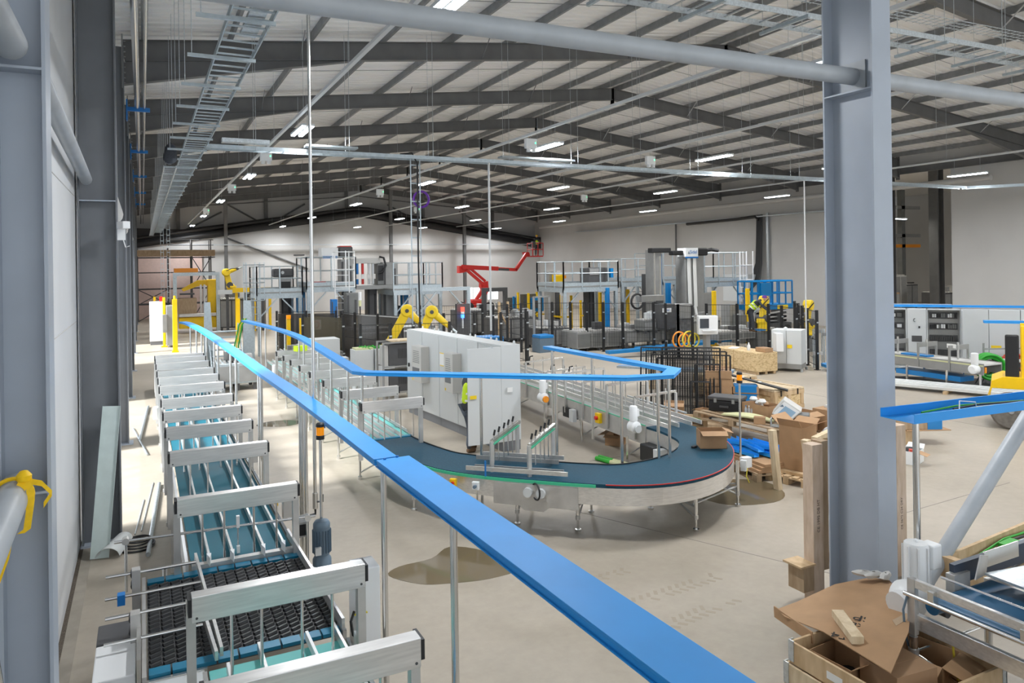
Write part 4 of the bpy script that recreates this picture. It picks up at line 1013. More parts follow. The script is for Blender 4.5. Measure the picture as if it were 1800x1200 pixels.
def person(loc, rz, lab, helmet=None, bend=0., jeans='cloth_jeans', arms=((.08,.0,-.5),(.08,0,-.5)), legs=(.0,.0), vest=True, gloves='skin', kneel=False, hair='boot'):
    t = T('person', lab, 'person', loc, rz)          # faces local +X
    hz = .93; cb, sb = math.cos(bend), math.sin(bend)
    def up(h, y=0, f=0): return (sb*h+cb*f, y, hz+cb*h-sb*f)
    V = [up(0), up(.16), up(.34), up(.48), up(.57), up(.63)]; E = [(0,1),(1,2),(2,3),(3,4),(4,5)]
    rd = [(.13,.165),(.115,.15),(.125,.17),(.115,.18),(.055,.06),(.05,.05)]
    ends = []
    for s in (-1,1):
        sw = legs[0] if s < 0 else legs[1]
        b = len(V); x = sw
        V += [(x*.15,s*.095,hz-.10),(x*.6+.03,s*.10,.50),(x,s*.105,.12),(x+.02,s*.105,.07)]
        E += [(0,b),(b,b+1),(b+1,b+2),(b+2,b+3)]; rd += [.092,.064,.046,.044]
    shoulders = []
    for s,(ax,ay,az) in zip((-1,1),arms):
        b = len(V); S = Vector(up(.50,s*.20)); Ev = S+Vector((ax*.35,s*(.05+ay*.3),az*.56)); Wv = S+Vector((ax,s*(.04+ay),az))
        V += [tuple(S),tuple(Ev),tuple(Wv)]; E += [(3,b),(b,b+1),(b+1,b+2)]; rd += [.062,.046,.034]; ends.append((Ev,Wv,s))
    skin_body('body', V, E, rd, jeans if not vest else 'cloth_dark', t)
    # trousers over the legs
    V2 = [(0,0,hz+.03)]; E2 = []; r2 = [(.14,.175)]
    for s in (-1,1):
        sw = legs[0] if s < 0 else legs[1]; b = len(V2)
        V2 += [(sw*.15,s*.095,hz-.10),(sw*.6+.03,s*.10,.50),(sw,s*.105,.10)]; E2 += [(0,b),(b,b+1),(b+1,b+2)]; r2 += [.102,.076,.064]
    skin_body('trousers', V2, E2, r2, jeans, t)
    for s in (-1,1):
        sw = legs[0] if s < 0 else legs[1]
        skin_body('boot', [(sw-.05,s*.105,.05),(sw+.06,s*.11,.05),(sw+.17,s*.12,.035)], [(0,1),(1,2)], [(.045,.05),(.05,.05),(.032,.045)], 'boot', t, 1)
    if vest:
        skin_body('hi_vis_vest', [up(.0),up(.16),up(.34),up(.49)], [(0,1),(1,2),(2,3)], [(.15,.19),(.135,.172),(.142,.19),(.10,.165)], 'hivis', t)
        for h in (.10,.24):
            b = MB(); p0, p1 = Vector(up(h-.02)), Vector(up(h+.02)); q = []
            for k in range(20):
                an = 2*PI*k/20; q.append((.152*math.cos(an), .195*math.sin(an)))
            b.prof(p0,p1,[(y,x) for x,y in q],(1,0,0)); b.build('reflective_band','paper',t)
    # head
    H = Vector(up(.76,0,.03+.05*sb)); V3 = [tuple(H+Vector((-.01,0,-.10))),tuple(H+Vector((.0,0,-.02))),tuple(H+Vector((-.01,0,.06)))]
    hd = skin_body('head', V3, [(0,1),(1,2)], [(.062,.058),(.088,.072),(.078,.07)], 'skin', t)
    MB().cyl(tuple(H+Vector((.085,0,.0))),tuple(H+Vector((.115,0,-.03))),.008,8,.016).build('nose','skin',hd)
    for s in (-1,1):
        MB().cbox(tuple(H+Vector((.082,s*.03,.015))),(.01,.02,.012)).build('eye','ink',hd)
        MB().cbox(tuple(H+Vector((-.0,s*.076,-.01))),(.04,.014,.06)).build('ear','skin',hd,bevel=.005)
    MB().cbox(tuple(H+Vector((.083,0,-.06))),(.01,.045,.01)).build('mouth','cable_red',hd)
    c = MB().lathe([(.104,-.0),(.102,.04),(.085,.085),(.05,.11),(.0,.118)],(H.x-.012,0,H.z+.02),16)
    if helmet:
        c.cbox((H.x+.11,0,H.z+.025),(.07,.15,.012)); c.build('hard_hat',helmet,t,smooth=True)
    else: c.build('hair',hair,t,smooth=True)
    for Ev,Wv,s in ends:
        hand('hand', Wv, Wv-Ev, (0,-s,0) if abs((Wv-Ev).normalized().y)<.8 else (1,0,0), gloves, t, 1.05)
    return t
person((5.90,13.86,0),R(12),'worker in yellow vest and dark trousers standing behind the open cabinet door',None,bend=R(8),arms=((-.02,.02,-.52),(.45,.0,-.1)),legs=(-.09,.10),gloves='wrap_blue')
# ---------- robots ----------
def robot(x, y, z, heading, sh, el, wr, lab, scale=1., tip='mach_dark'):
    """sh, el, wr: shoulder, elbow, wrist in (reach, height) metres from the base"""
    t = T('industrial_robot', lab, 'robot', (x,y,z), heading)
    k = scale
    MB().lathe([(.30*k,0),(.30*k,.06*k),(.24*k,.10*k),(.24*k,.28*k),(.28*k,.32*k),(.28*k,.40*k)],(0,0,0),20).build('base','robot_yellow',t,smooth=True)
    S = Vector((sh[0],0,sh[1])); E_ = Vector((el[0],0,el[1])); W_ = Vector((wr[0],0,wr[1]))
    MB().cbox(((sh[0])*.5,0,(sh[1]+.36*k)/2),(.42*k,.40*k,max(.2,sh[1]-.30*k))).build('shoulder','robot_yellow',t,bevel=.05*k)
    MB().cyl((S.x,-.26*k,S.z),(S.x,.26*k,S.z),.17*k,18).build('shoulder_joint','mach_dark',t,smooth=True)
    a = MB(); pp,d,aa,up_,L = MB.frame(S,E_,(0,1,0))
    a.prof(S,E_,[(-.16*k,-.10*k),(.16*k,-.10*k),(.16*k,.10*k),(-.16*k,.10*k)],(0,1,0)); a.build('lower_arm','robot_yellow',t,bevel=.04*k)
    MB().cyl((E_.x,-.17*k,E_.z),(E_.x,.17*k,E_.z),.23*k,20).build('elbow','robot_yellow',t,smooth=True,bevel=.05*k)
    MB().cyl((E_.x,-.20*k,E_.z),(E_.x,-.17*k,E_.z),.07*k,16).build('elbow_motor','mach_dark',t)
    MB().cyl(E_,W_,.15*k,16,.09*k).build('forearm','robot_yellow',t,smooth=True)
    dd = (W_-E_).normalized()
    MB().cyl(W_,W_+dd*.14*k,.085*k,14,.07*k).build('wrist',tip,t,smooth=True)
    MB().cyl(W_+dd*.14*k,W_+dd*.34*k,.05*k,12).build('tool','galv',t)
    MB().tube([E_+Vector((0,.22*k,.1*k)),E_.lerp(W_,.5)+Vector((0,.2*k,.12*k)),W_+Vector((0,.1*k,.05*k))],.022*k,8).build('hose','cable_black',t,smooth=True)
    return t
robot(7.45,24.7,.55,R(-20),(.12,.55),(.75,1.68),(1.35,1.1),'yellow robot arm behind the planter-like grey bin, left of the pair by the cabinets',.95)
robot(8.05,23.8,.55,R(-20),(.12,.55),(.72,1.66),(1.3,1.15),'yellow robot arm behind the black control racks, right of the pair by the cabinets',.95)
for k,(x,y) in enumerate(((7.45,24.7),(8.05,23.8))):
    tag(MB().box(x-.4,x+.4,y-.4,y+.4,0,.548).build('robot_pedestal','mach_grey',bevel=.01),'grey steel pedestal under the %s robot of the pair by the cabinets' % ('left','right')[k],'pedestal')
# grey bin with green bands
t = T('strap_bin','pale grey bin filled with green straps in front of the robots','bin',(6.2,22.6,0))
for (x,y,w,h) in ((5.75,22.3,.62,1.22),(6.38,22.2,.62,1.22)):
    MB().box(x,x+.6,y,y+.55,0,h).build('bin_body','cab_grey',t,True,bevel=.01)
MB().box(5.2,5.72,22.9,23.3,0,.95).build('side_box','cab_grey',t,True,bevel=.01)
b = MB(); random.seed(3)
for k in range(40):
    x,y = random.uniform(6.0,6.9),random.uniform(22.3,22.7); a = random.uniform(0,PI)
    b.tube([(x,y,1.2),(x+.12*math.cos(a),y+.12*math.sin(a),1.30),(x+.25*math.cos(a),y+.25*math.sin(a),1.23)],.012,5)
g = b.build('green_straps','cable_green',t,True); g['kind'] = 'stuff'
MB().box(5.8,6.35,22.35,22.8,1.22,1.27).build('yellow_straps','foam_yellow',t,True)
# black control racks in an open frame
t = T('control_rack','open steel rack holding two black robot controllers beside the grey cabinets','rack',(6.6,20.6,0))
for x in (6.05,6.95):
    for y in (20.3,20.9): MB().box(x-.025,x+.025,y-.025,y+.025,0,1.62).build('upright','mach_mid',t,True)
for z in (.18,.92,1.60): 
    for y in (20.3,20.9): MB().box(6.05,6.95,y-.02,y+.02,z-.02,z+.02).build('rail','mach_mid',t,True)
for z in (.2,.94):
    MB().box(6.22,6.92,20.34,20.86,z,z+.60).build('controller','mach_dark',t,True,bevel=.01)
    MB().box(6.1,6.21,20.36,20.84,z,z+.56).build('connector_panel','cab_side',t,True)
    b = MB()
    for q in range(8): b.box(6.50+.04*q,6.515+.04*q,20.335,20.34,z+.2,z+.48)
    b.build('vent','black',t,True)
    for q in range(3): MB().box(6.08,6.1,20.40,20.5,z+.05+.18*q,z+.15+.18*q).build('plug','black',t,True)
MB().box(6.3,6.95,20.34,20.86,1.62,1.66).build('top_board','pine_pale',t,True)
# white cabinet, bollards and light columns far left
t = T('control_cabinet','bright white control cabinet standing far off at the left','cabinet',(.8,41,0))
MB().box(.30,.98,40.9,41.5,.18,2.15).build('body','white_plastic',t,True,bevel=.01); MB().box(.32,.96,40.92,41.48,0,.18).build('plinth','plinth',t,True)
MB().box(.75,.9,41.1,41.2,2.15,2.4).build('signal_light','red',t,True)
t = T('control_cabinet','plain grey control cabinet just right of the white one at far left','cabinet',(1.2,40,0))
MB().box(1.02,1.5,39.2,40.2,.1,2.0).build('body','mach_mid',t,True,bevel=.01); MB().box(.84,1.02,38.9,39.2,.75,1.6).build('operator_panel','mach_mid',t,True)
for k,(x,y,h,lab) in enumerate(((1.30,36.9,2.4,'tall yellow post at the far end of the left conveyor'),(4.36,40.2,2.2,'tall yellow post beyond the end of the second blue tray'),(.55,42.6,2.35,'slim yellow post behind the white cabinet'),(.92,39.6,2.4,'slim yellow post in front of the white cabinet'))):
    t = T('guard_post',lab,'post',(x,y,0))
    MB().box(x-.10,x+.10,y-.08,y+.08,.06,h) .build('post','yellow',t,True,bevel=.01) if k<2 else MB().box(x-.06,x+.06,y-.05,y+.05,.06,h).build('post','yellow',t,True,bevel=.01)
    MB().box(x-.14,x+.14,y-.12,y+.12,0,.06).build('base','yellow',t,True)
    if k==0: MB().cyl((x,y,h),(x,y,h+.16),.05,10).build('cap_light','yellow',t,True)
# ---------- generic plant pieces ----------
def railing(t, P, z0, h=1.1, m='galv_pale', post=.9, toe=True, nm='guard_rail'):
    b = MB()
    for p, q in zip(P[:-1], P[1:]):
        p = Vector((*p,0)); q = Vector((*q,0)); L = (q-p).length; n = max(1, round(L/post)); d = (q-p)/n
        for z in (z0+h, z0+h*.52): b.tube([(p.x,p.y,z),(q.x,q.y,z)],.024,6)
        for k in range(n+1): c = p+d*k; b.bar((c.x,c.y,z0-.15),(c.x,c.y,z0+h),.05,.05)
        if toe: b.bar((p.x,p.y,z0+.08),(q.x,q.y,z0+.08),.012,.15)
    return b.build(nm, m, t, True)
def platform(lab, x0,x1,y0,y1,zd, legs=True, rails='lfrb', h=1.1, brace=True, cat='platform'):
    t = T('access_platform',lab,cat,((x0+x1)/2,(y0+y1)/2,0))
    MB().box(x0,x1,y0,y1,zd-.05,zd).build('deck','mach_mid',t,True)
    b = MB()
    for y in (y0+.06,y1-.06): b.bar((x0,y,zd-.17),(x1,y,zd-.17),.10,.22)
    for x in (x0+.05,x1-.05): b.bar((x,y0,zd-.17),(x,y1,zd-.17),.10,.22)
    b.build('edge_beams','galv_pale',t,True)
    if legs:
        for x in (x0+.09,x1-.09):
            for y in (y0+.08,y1-.08): MB().box(x-.07,x+.07,y-.07,y+.07,0,zd-.28).build('leg','galv_pale',t,True)
        if brace:
            for x,s in ((x0+.09,1),(x1-.09,-1)): MB().bar((x,y0+.08,zd-1.1),(x+s*.75,y0+.08,zd-.3),.06,.05).build('knee_brace','galv_pale',t,True)
    P = {'f':[(x0,y0),(x1,y0)],'b':[(x0,y1),(x1,y1)],'l':[(x0,y0),(x0,y1)],'r':[(x1,y0),(x1,y1)]}
    for c in rails: railing(t,P[c],zd,h)
    return t
def caged_ladder(lab,x,y,z0,z1,w=.5,dy=-.05,m='white_plastic',cage=(1.9,99)):
    t = T('access_ladder',lab,'ladder',(x,y,z0)); b = MB()
    for s in (-1,1): MB().bar((x+s*w/2,y,z0),(x+s*w/2,y,z1),.05,.05).build('stile',m,t,True)
    for k in range(int((z1-1.0-z0)/.3)): b.cyl((x-w/2,y,z0+.3+.3*k),(x+w/2,y,z0+.3+.3*k),.016,6)
    b.build('rungs',m,t,True)
    zc = z0+cage[0]; c = MB()
    while zc < z1+.01:
        c.tube([(x-w/2,y,zc),(x-w*.75,y-.35,zc),(x,y-.68,zc),(x+w*.75,y-.35,zc),(x+w/2,y,zc)],.022,6); zc += .75
    for px_,py_ in ((-w*.75,-.35),(0,-.68),(w*.75,-.35)): c.bar((x+px_,y+py_,z0+cage[0]),(x+px_,y+py_,z1),.04,.012)
    c.build('cage',m,t,True); return t
def goal_frame(lab,x0,x1,y,z,w=.14,m='galv_pale',brace=True):
    t = T('steel_portal',lab,'frame',((x0+x1)/2,y,0))
    for x in (x0,x1): MB().box(x-w/2,x+w/2,y-w/2,y+w/2,0,z).build('leg',m,t,True)
    MB().box(x0-w/2,x1+w/2,y-w/2,y+w/2,z,z+w).build('top_beam',m,t,True)
    if brace:
        for x,s in ((x0,1),(x1,-1)): MB().bar((x,y,z-1.0),(x+s*.9,y,z),.07,.05).build('knee_brace',m,t,True)
    return t
def mast(lab,x0,x1,y0,y1,z1,m='mach_mid',rail='mach_dark',z0=0,cap=True,side=None,name='machine_column'):
    t = T(name,lab,'machine column',((x0+x1)/2,(y0+y1)/2,z0))
    MB().box(x0,x1,y0,y1,z0,z1).build('column_body',m,t,True,bevel=.01)
    MB().box(x0+.04*(x1-x0),x0+.2*(x1-x0),y0-.03,y0,z0+.3,z1-.1).build('guide_rail',rail,t,True)
    MB().box(x1-.3*(x1-x0),x1-.15*(x1-x0),y0-.02,y0,z0+.5,z1-.3).build('cable_duct',rail,t,True)
    if side: MB().box(x1,x1+.02,y0,y1,z0+.2,z1-.2).build('side_cover',side,t,True)
    if cap: MB().box(x0-.12,x1+.5,y0-.1,y0+.25,z1-.14,z1+.08).build('drive_head','black',t,True,bevel=.03)
    return t
def machine(lab,x0,x1,y0,y1,z0,z1,m='mach_grey',cat='machine',name='conveyor_machine',detail=5,seed=0,top=True):
    """low machine: body with skirt, cover plates, rollers and small gear on top"""
    r = random.Random(seed); t = T(name,lab,cat,((x0+x1)/2,(y0+y1)/2,z0))
    MB().box(x0,x1,y0,y1,z0+.12,z1).build('body',m,t,True,bevel=.015)
    for x in (x0+.1,(x0+x1)/2,x1-.1):
        for y in (y0+.08,y1-.08): MB().box(x-.05,x+.05,y-.05,y+.05,0 if z0<.3 else z0,z0+.12).build('foot','mach_dark',t,True)
    b = MB(); n = max(2,int((x1-x0)/.6))
    for k in range(n):
        a = x0+(x1-x0)*(k+.06)/n; c = x0+(x1-x0)*(k+.94)/n; b.box(a,c,y0-.012,y0,z0+.18,z1-.08)
    b.build('side_panels','mach_mid' if m!='mach_mid' else 'mach_grey',t,True)
    if top:
        b = MB(); k = 0; x = x0+.1
        while x < x1-.1: b.cyl((x,y0+.05,z1+.03),(x,y1-.05,z1+.03),.035,8); x += .14
        b.build('rollers','stainless_dull',t,True)
        for k in range(detail):
            x = r.uniform(x0+.2,x1-.3); y = r.uniform(y0+.1,max(y0+.15,y1-.4)); h = r.uniform(.1,.35); w = r.uniform(.12,.4)
            b = MB().box(x,x+w,y,y+.3,z1+.06,z1+.06+h); b.build(r.choice(['gear_cover','valve_block','motor_cover']),r.choice(['mach_dark','mach_mid','stainless_dull','cab_grey']),t,True,bevel=.01)
    return t
# fences: black posts with wire panels
FN = [0]
def fence(P, lab, h=2.05, wire=True, infill=None, step=1.3, cat='fence', top=True, dens=.10):
    FN[0] += 1
    t = T('safety_fence',lab,cat,(P[0][0],P[0][1],0)); n_post = 0
    for i,(p,q) in enumerate(zip(P[:-1],P[1:])):
        p = Vector((*p,0)); q = Vector((*q,0)); L = (q-p).length; n = max(1,round(L/step)); d = (q-p)/n; u = d.normalized()
        for k in range(n + (1 if i == len(P)-2 else 0)):
            c = p+d*k
            MB().box(c.x-.04,c.x+.04,c.y-.04,c.y+.04,0,h).box(c.x-.08,c.x+.08,c.y-.08,c.y+.08,0,.015).build('post','black',t,True)
            for z in (.55,h-.45): MB().box(c.x-.046,c.x+.046,c.y-.05,c.y-.04,z,z+.05).build('clamp','galv',t,True)
        for k in range(n):
            a = p+d*k+u*.06; c = p+d*(k+1)-u*.06; b = MB()
            for z in (.15,h*.5,h-.05): b.bar((a.x,a.y,z),(c.x,c.y,z),.02,.02)
            if wire and not infill:
                m = int((c-a).length/dens)
                for j in range(m+1): e = a+(c-a)*(j/m); b.bar((e.x,e.y,.15),(e.x,e.y,h-.05),.005,.005)
                for j in range(8): z = .15+(h-.2)*j/8; b.bar((a.x,a.y,z),(c.x,c.y,z),.005,.005)
            b.build('mesh_panel','black',t,True)
            if infill: MB().bar((a.x,a.y,h*.52),(c.x,c.y,h*.52),.008,h-.3).build('smoked_sheet',infill,t,True)
    return t
# ---------- left hand palletising plant ----------
platform('lower galvanised platform with railings at the left of the far machines',4.35,6.25,33,35.2,2.72)
platform('upper galvanised platform with railings right of the lower one',6.35,8.5,32.6,34.8,2.95,h=1.25)
platform('galvanised platform with railing behind the white cable drop',9.9,12.2,31.5,34,2.75,h=1.15,rails='frb')
caged_ladder('white caged ladder rising to the upper platform',7.75,32.0,1.0,4.45,.62)
caged_ladder('pale caged ladder at the left end of the lower platform',4.2,33.0,.9,4.0,.55,m='galv_pale',cage=(1.5,9))
mast('grey machine column rising through the upper platform with a white and red head',8.0,8.55,33.2,33.9,4.1,'mach_mid',cap=False)
t = T('drive_unit','white and dark drive unit with blue plate on top of the upper platform','machine',(7.6,33.2,4.4))
MB().box(7.1,7.85,33,33.7,4.15,4.62).build('housing','white_plastic',t,True,bevel=.04); MB().box(7.15,7.8,32.97,33,4.15,4.25).build('blue_plate','blue',t,True)
MB().box(7.9,8.5,33,33.7,4.2,4.66).build('motor','mach_dark',t,True,bevel=.05); MB().box(7.95,8.45,33.05,33.65,4.66,4.70).build('top_cover','red',t,True)
MB().box(6.0,6.4,33.2,33.6,4.28,4.33).build('arm','mach_dark',t,True)
t = T('drive_unit','dark drive unit with round badge on the lower platform','machine',(5.6,33.8,2.8))
MB().box(5.1,6.0,33.5,34,3.35,3.72).build('housing','mach_dark',t,True,bevel=.08); MB().cyl((5.5,33.49,3.55),(5.5,33.47,3.55),.07,14).build('badge','cab_grey',t,True)
MB().box(5.4,5.9,33.6,34,2.73,3.35).build('stand','mach_mid',t,True); MB().box(5.45,5.85,33.58,33.6,2.85,3.15).build('opening','black',t,True)
tag(MB().box(6.9,7.5,34.0,34.3,2.96,3.1).build('tool_box','red',bevel=.02),'red tool box on the deck of the upper platform','box')
mast('black mast with rail under the lower platform',5.55,6.0,34.3,34.8,2.6,'mach_dark','black',cap=False)
mast('blue and grey column below the joint of the two left platforms',6.2,6.55,33.9,34.3,2.7,'blue_mach','mach_mid',cap=False)
mast('dark blue column left of the amber smoked fence panel',7.1,7.35,31.2,31.5,2.4,'blue','mach_dark',cap=False)
mast('wide grey column with an open dark head box behind the robots',10.0,10.75,33.5,34.2,3.95,'mach_mid',cap=False)
t = T('head_box','open dark head box on the wide grey column behind the robots','machine',(9.7,33,3))
MB().box(9.68,9.98,33.2,34,2.91,3.88).build('box','mach_grey',t,True,bevel=.02); MB().box(9.71,9.95,33.17,33.2,3.1,3.8).build('opening','black',t,True)
mast('black ribbed mast left of the wide grey column',9.25,9.7,33.4,33.9,2.8,'mach_dark','black',cap=False)
mast('bright blue column right of the wide grey column',10.65,10.95,32.6,32.9,2.6,'blue_mach','mach_mid',cap=False)
t = T('gantry_beam','white gantry beam with a black hose loop over the far machine','machine',(9,33.4,3.9))
MB().box(8.4,9.85,33.3,33.7,3.9,4.15).build('beam','cab_side',t,True,bevel=.02); MB().tube([(9.75,33.12,4.2),(9.95,33.1,4.15),(10.05,33.1,3.8),(9.9,33.1,3.5),(9.7,33.1,3.45)],.05,8).build('hose','cable_black',t,True,smooth=True)
for x,m_ in ((8.75,'blue'),(9.0,'red'),(9.3,'cab_grey'),(9.48,'cab_grey')): MB().box(x,x+.1,33.4,33.5,2.95,3.9).build('rod',m_,t,True)
MB().box(8.3,10.6,33.0,34.4,2.72,2.9).build('deck','mach_mid',t,True)
b = MB()
for k in range(4): b.box(8.6+.26*k,8.74+.26*k,32.97,33.0,3.2,3.42)
b.build('valve_row','stainless_dull',t,True)
goal_frame('pale steel portal with a knee brace right of the cable drop',10.85,13.25,31,2.62,.16)
machine('long grey conveyor bed of the palletiser behind the left robots',7.2,11.2,29.8,31.2,.3,1.2,'mach_grey',seed=1)
t = T('sloped_cover','sloping grey cover plate above the conveyor bed behind the left robots','cover',(9,30,1.6))
MB().slab([(8.1,30.2,1.75),(10.6,30.2,1.55),(10.6,30.2,1.35),(8.1,30.2,1.2)],.5,(0,1,0)).build('cover','mach_mid',t,True)
for z in (1.02,1.22): MB().box(7.6,10.2,29.6,29.7,z,z+.06).build('rail','white_plastic',t,True)
mast('grey tall end panel with a light column left of the sloping cover',7.75,8.25,31.25,31.8,2.65,'mach_grey',cap=False)
t = T('signal_column','thin signal column with white and amber segments on the grey end panel','warning light',(8.1,30.5,1))
MB().cyl((8.15,30.6,1.1),(8.15,30.6,2.1),.03,8).build('pole','black',t,True); MB().cyl((8.15,30.6,2.1),(8.15,30.6,2.35),.06,10).build('amber_segment','foam_yellow',t,True); MB().cyl((8.15,30.6,2.35),(8.15,30.6,2.7),.07,10).build('white_segment','white_plastic',t,True)
t = T('light_column','pair of yellow light-curtain columns with a lit amber lamp in the second line','light curtain',(5,30,0))
for x in (5.05,5.55): MB().box(x,x+.14,29.9,30.1,.3,1.75).build('column','yellow',t,True)
MB().cyl((5.12,29.95,1.76),(5.12,29.95,1.9),.09,10).build('lamp','amber',t,True); MB().box(5.0,5.2,29.8,30,.2,.5).build('blue_foot','blue',t,True)
t = T('sign_panel','small white panel with a red-ringed circle on the fence behind the second tray','sign',(6.1,29.8,1.3))
MB().box(5.95,6.35,29.78,29.80,1.28,1.68).build('panel','paper',t,True); MB().ring((6.15,29.77,1.48),.12,.018,18,'Y').build('ring','cable_red',t,True)
t = T('control_cabinet','low pale grey cabinet behind the posts of the second blue tray','cabinet',(5.2,25.4,0))
MB().box(4.75,5.95,25.0,25.8,.1,1.35).build('body','cab_grey',t,True,bevel=.01)
fence([(4.9,31.4),(7.0,30.0)],'fence with brown smoked sheets behind the end of the second tray',infill='smoked_panel',h=2.0,step=1.2)
fence([(7.1,29.6),(7.35,28.4),(8.35,25.6)],'fence with dark smoked sheets left of the robot pair',infill='smoked_panel',h=2.0,step=1.3)
fence([(5.4,28.6),(6.6,27.2)],'fence with amber smoked sheet below the white ladder',infill='smoked_light',h=2.0,step=2)
fence([(6.2,23.3),(8.9,22.4)],'wire fence in front of the pair of yellow robots',h=1.95,step=1.0)
fence([(8.9,26.0),(11.0,25.2),(12.9,24.6)],'wire fence behind the grey control cabinets',h=2.0,step=1.2)
fence([(10.8,33.5),(14.3,31.8)],'far wire fence under the pale steel portal',h=1.9,step=.9)
# platform stairs at the far end of the lines
t = T('access_stair','pale steel stair between the two lines at their far end','stair',(3,30,0))
for k in range(7): MB().box(2.2,3.2,28+.28*k,28.3+.28*k,.2*k+.18,.2*k+.22).build('tread','galv_pale',t,True)
for x in (2.15,3.25): MB().bar((x,27.9,.1),(x,30.1,1.6),.04,.22).build('stringer','galv_pale',t,True)
for x,x1 in ((1.95,2.1),(3.3,3.5)):
    MB().slab([(x,29,0),(x1+.25,29,0),(x1+.1,29,2.55),(x+.05,29,2.55)],.12,(0,1,0)).build('side_tower','galv_pale',t,True)
machine('low grey machine end with white guards between the lines',2.0,3.2,24.2,25.4,.1,.85,'galv_pale',seed=4)
machine('pale conveyor end section at the far end of the left line',.4,1.7,22.2,26,.3,.8,'galv_pale',seed=14,detail=3)
machine('cluttered machine bed at the far end of the second line',4.3,6.3,26.0,27.6,.1,.8,'mach_grey',seed=15,detail=6)
t = T('coated_pipes','green and yellow hoses standing beside the end of the second tray','hose',(3.0,26.5,0))
for k,m_ in enumerate(('cable_green','cable_yellow','cable_green')): MB().tube([(2.75+.05*k,26,.2),(2.7+.06*k,26,1.2),(2.85+.05*k,26,1.9),(3.0+.04*k,26,2.1)],.025,6).build('hose',m_,t,True,smooth=True)
# far yellow palletiser and silver portal
goal_frame('silver portal frame around the far yellow palletiser',1.68,4.0,47,3.35,.2,'galv_pale',False)
t = T('palletiser','yellow palletiser with orange arm inside the silver portal','machine',(2.9,49,0))
MB().box(3.55,4.1,48.4,49.2,.3,3.1).build('column','yellow',t,True,bevel=.03)
MB().slab([(2.1,48.6,2.55),(3.0,48.6,3.05),(4.0,48.6,3.1),(4.0,48.6,2.75),(3.0,48.6,2.7),(2.2,48.6,2.4)],.5,(0,1,0)).build('arm','orange' if False else 'yellow',t,True)
MB().box(1.7,3.0,48.2,49,3.55,3.8).build('top_beam','orange',t,True); MB().box(2.0,2.8,48.4,48.9,2.2,2.3).build('gripper','mach_dark',t,True)
MB().box(1.5,2.9,48,49,1.1,2.0).build('load','pine_dirty',t,True); MB().box(1.9,4.0,47.5,48.2,.25,.9).build('bed','yellow',t,True); MB().box(1.9,4.0,47.3,48,.95,1.1).build('rollers','stainless_dull',t,True)
for x in (3.1,3.3): MB().box(x,x+.1,48.3,48.4,.4,2.8).build('guide_rod','stainless_dull',t,True)
robot(5.05,50.,2.2,R(180),(.1,.5),(.3,1.3),(-.3,1.5),'small yellow robot standing high behind the silver portal',1.1)
tag(MB().box(4.7,5.5,49.6,50.4,0,2.19).build('robot_pedestal','mach_grey'),'tall grey pedestal under the far left robot','pedestal')
t = T('yellow_beam','long yellow beam on black and yellow posts right of the silver portal','frame',(6,46,0))
MB().box(4.7,6.9,46,46.2,2.35,2.6).build('beam','yellow',t,True); MB().box(3.9,4.7,46,46.2,2.25,2.5).build('grey_end','cab_grey',t,True)
for k,x in enumerate((4.4,4.9,5.4,5.9,6.4,6.8)): MB().box(x,x+.14,46.4,46.6,0,2.3).build('post','yellow' if k%2 else 'mach_dark',t,True)
machine('dark machine block behind the yellow beam posts',4.1,6.7,47,48.6,.1,1.9,'mach_dark',seed=5)
# pink plaster wall and scaffold in the far left corner
tag(MB().box(XL+.05,4.2,62.6,62.9,0,5.2).build('partition_panel','plank_pink' if False else 'pink_board'),'pinkish board partition behind the scaffold in the far left corner','partition')
t = T('scaffold','tube scaffold with a plank deck in the far left corner','scaffold',(2,60.5,0))
for x in (-.3,1.7,3.3,4.6):
    for y in (59.6,61.2): MB().cyl((x,y,0),(x,y,5.9 if x>2 else 5.3),.045,6).build('standard','mach_dark',t,True)
for z in (1.2,2.3,3.5,4.6):
    for y in (59.6,61.2): MB().cyl((-.5,y,z),(4.9,y,z),.04,6).build('ledger','mach_dark',t,True)
for k,(x0,z0_,x1,z1_) in enumerate(((3.3,2.3,4.6,4.6),(4.6,2.3,3.3,4.6),(-.3,1.2,1.7,2.3),(1.7,1.2,-.3,2.3),(3.3,0,4.6,2.3),(-.3,0,1.7,1.2))): MB().cyl((x0,59.5,z0_),(x1,59.5,z1_),.035,6).build('diagonal','mach_dark',t,True)
MB().box(-.6,4.9,59.5,61.3,4.7,4.8).build('plank_deck','pine_dirty',t,True); MB().box(-.6,4.9,59.45,59.5,4.8,5.15).build('toe_board','pine_dirty',t,True)
for z in (5.5,5.9): MB().cyl((1.7,59.6,z),(4.8,59.6,z),.03,6).build('hand_rail','mach_dark',t,True)
# lit openings in the far corner
for k,(px0,py0,px1,py1) in enumerate(((820,505,843,560),(857,512,875,526))):
    a_ = WX(px0,py1,YB-.02); c_ = WX(px1,py0,YB-.02)
    struct(MB().box(a_.x,c_.x,YB-.03,YB-.005,max(0,a_.z),c_.z).build('window_%d'%(k+1),'day_pane'))
    struct(MB().box(a_.x-.06,a_.x,YB-.06,YB,max(0,a_.z),c_.z+.06).box(c_.x,c_.x+.06,YB-.06,YB,max(0,a_.z),c_.z+.06).box(a_.x,c_.x,YB-.06,YB,c_.z,c_.z+.06).box((a_.x+c_.x)/2-.03,(a_.x+c_.x)/2+.03,YB-.06,YB,max(0,a_.z),c_.z).build('trim_%d'%(k+20),'grey_panel'))
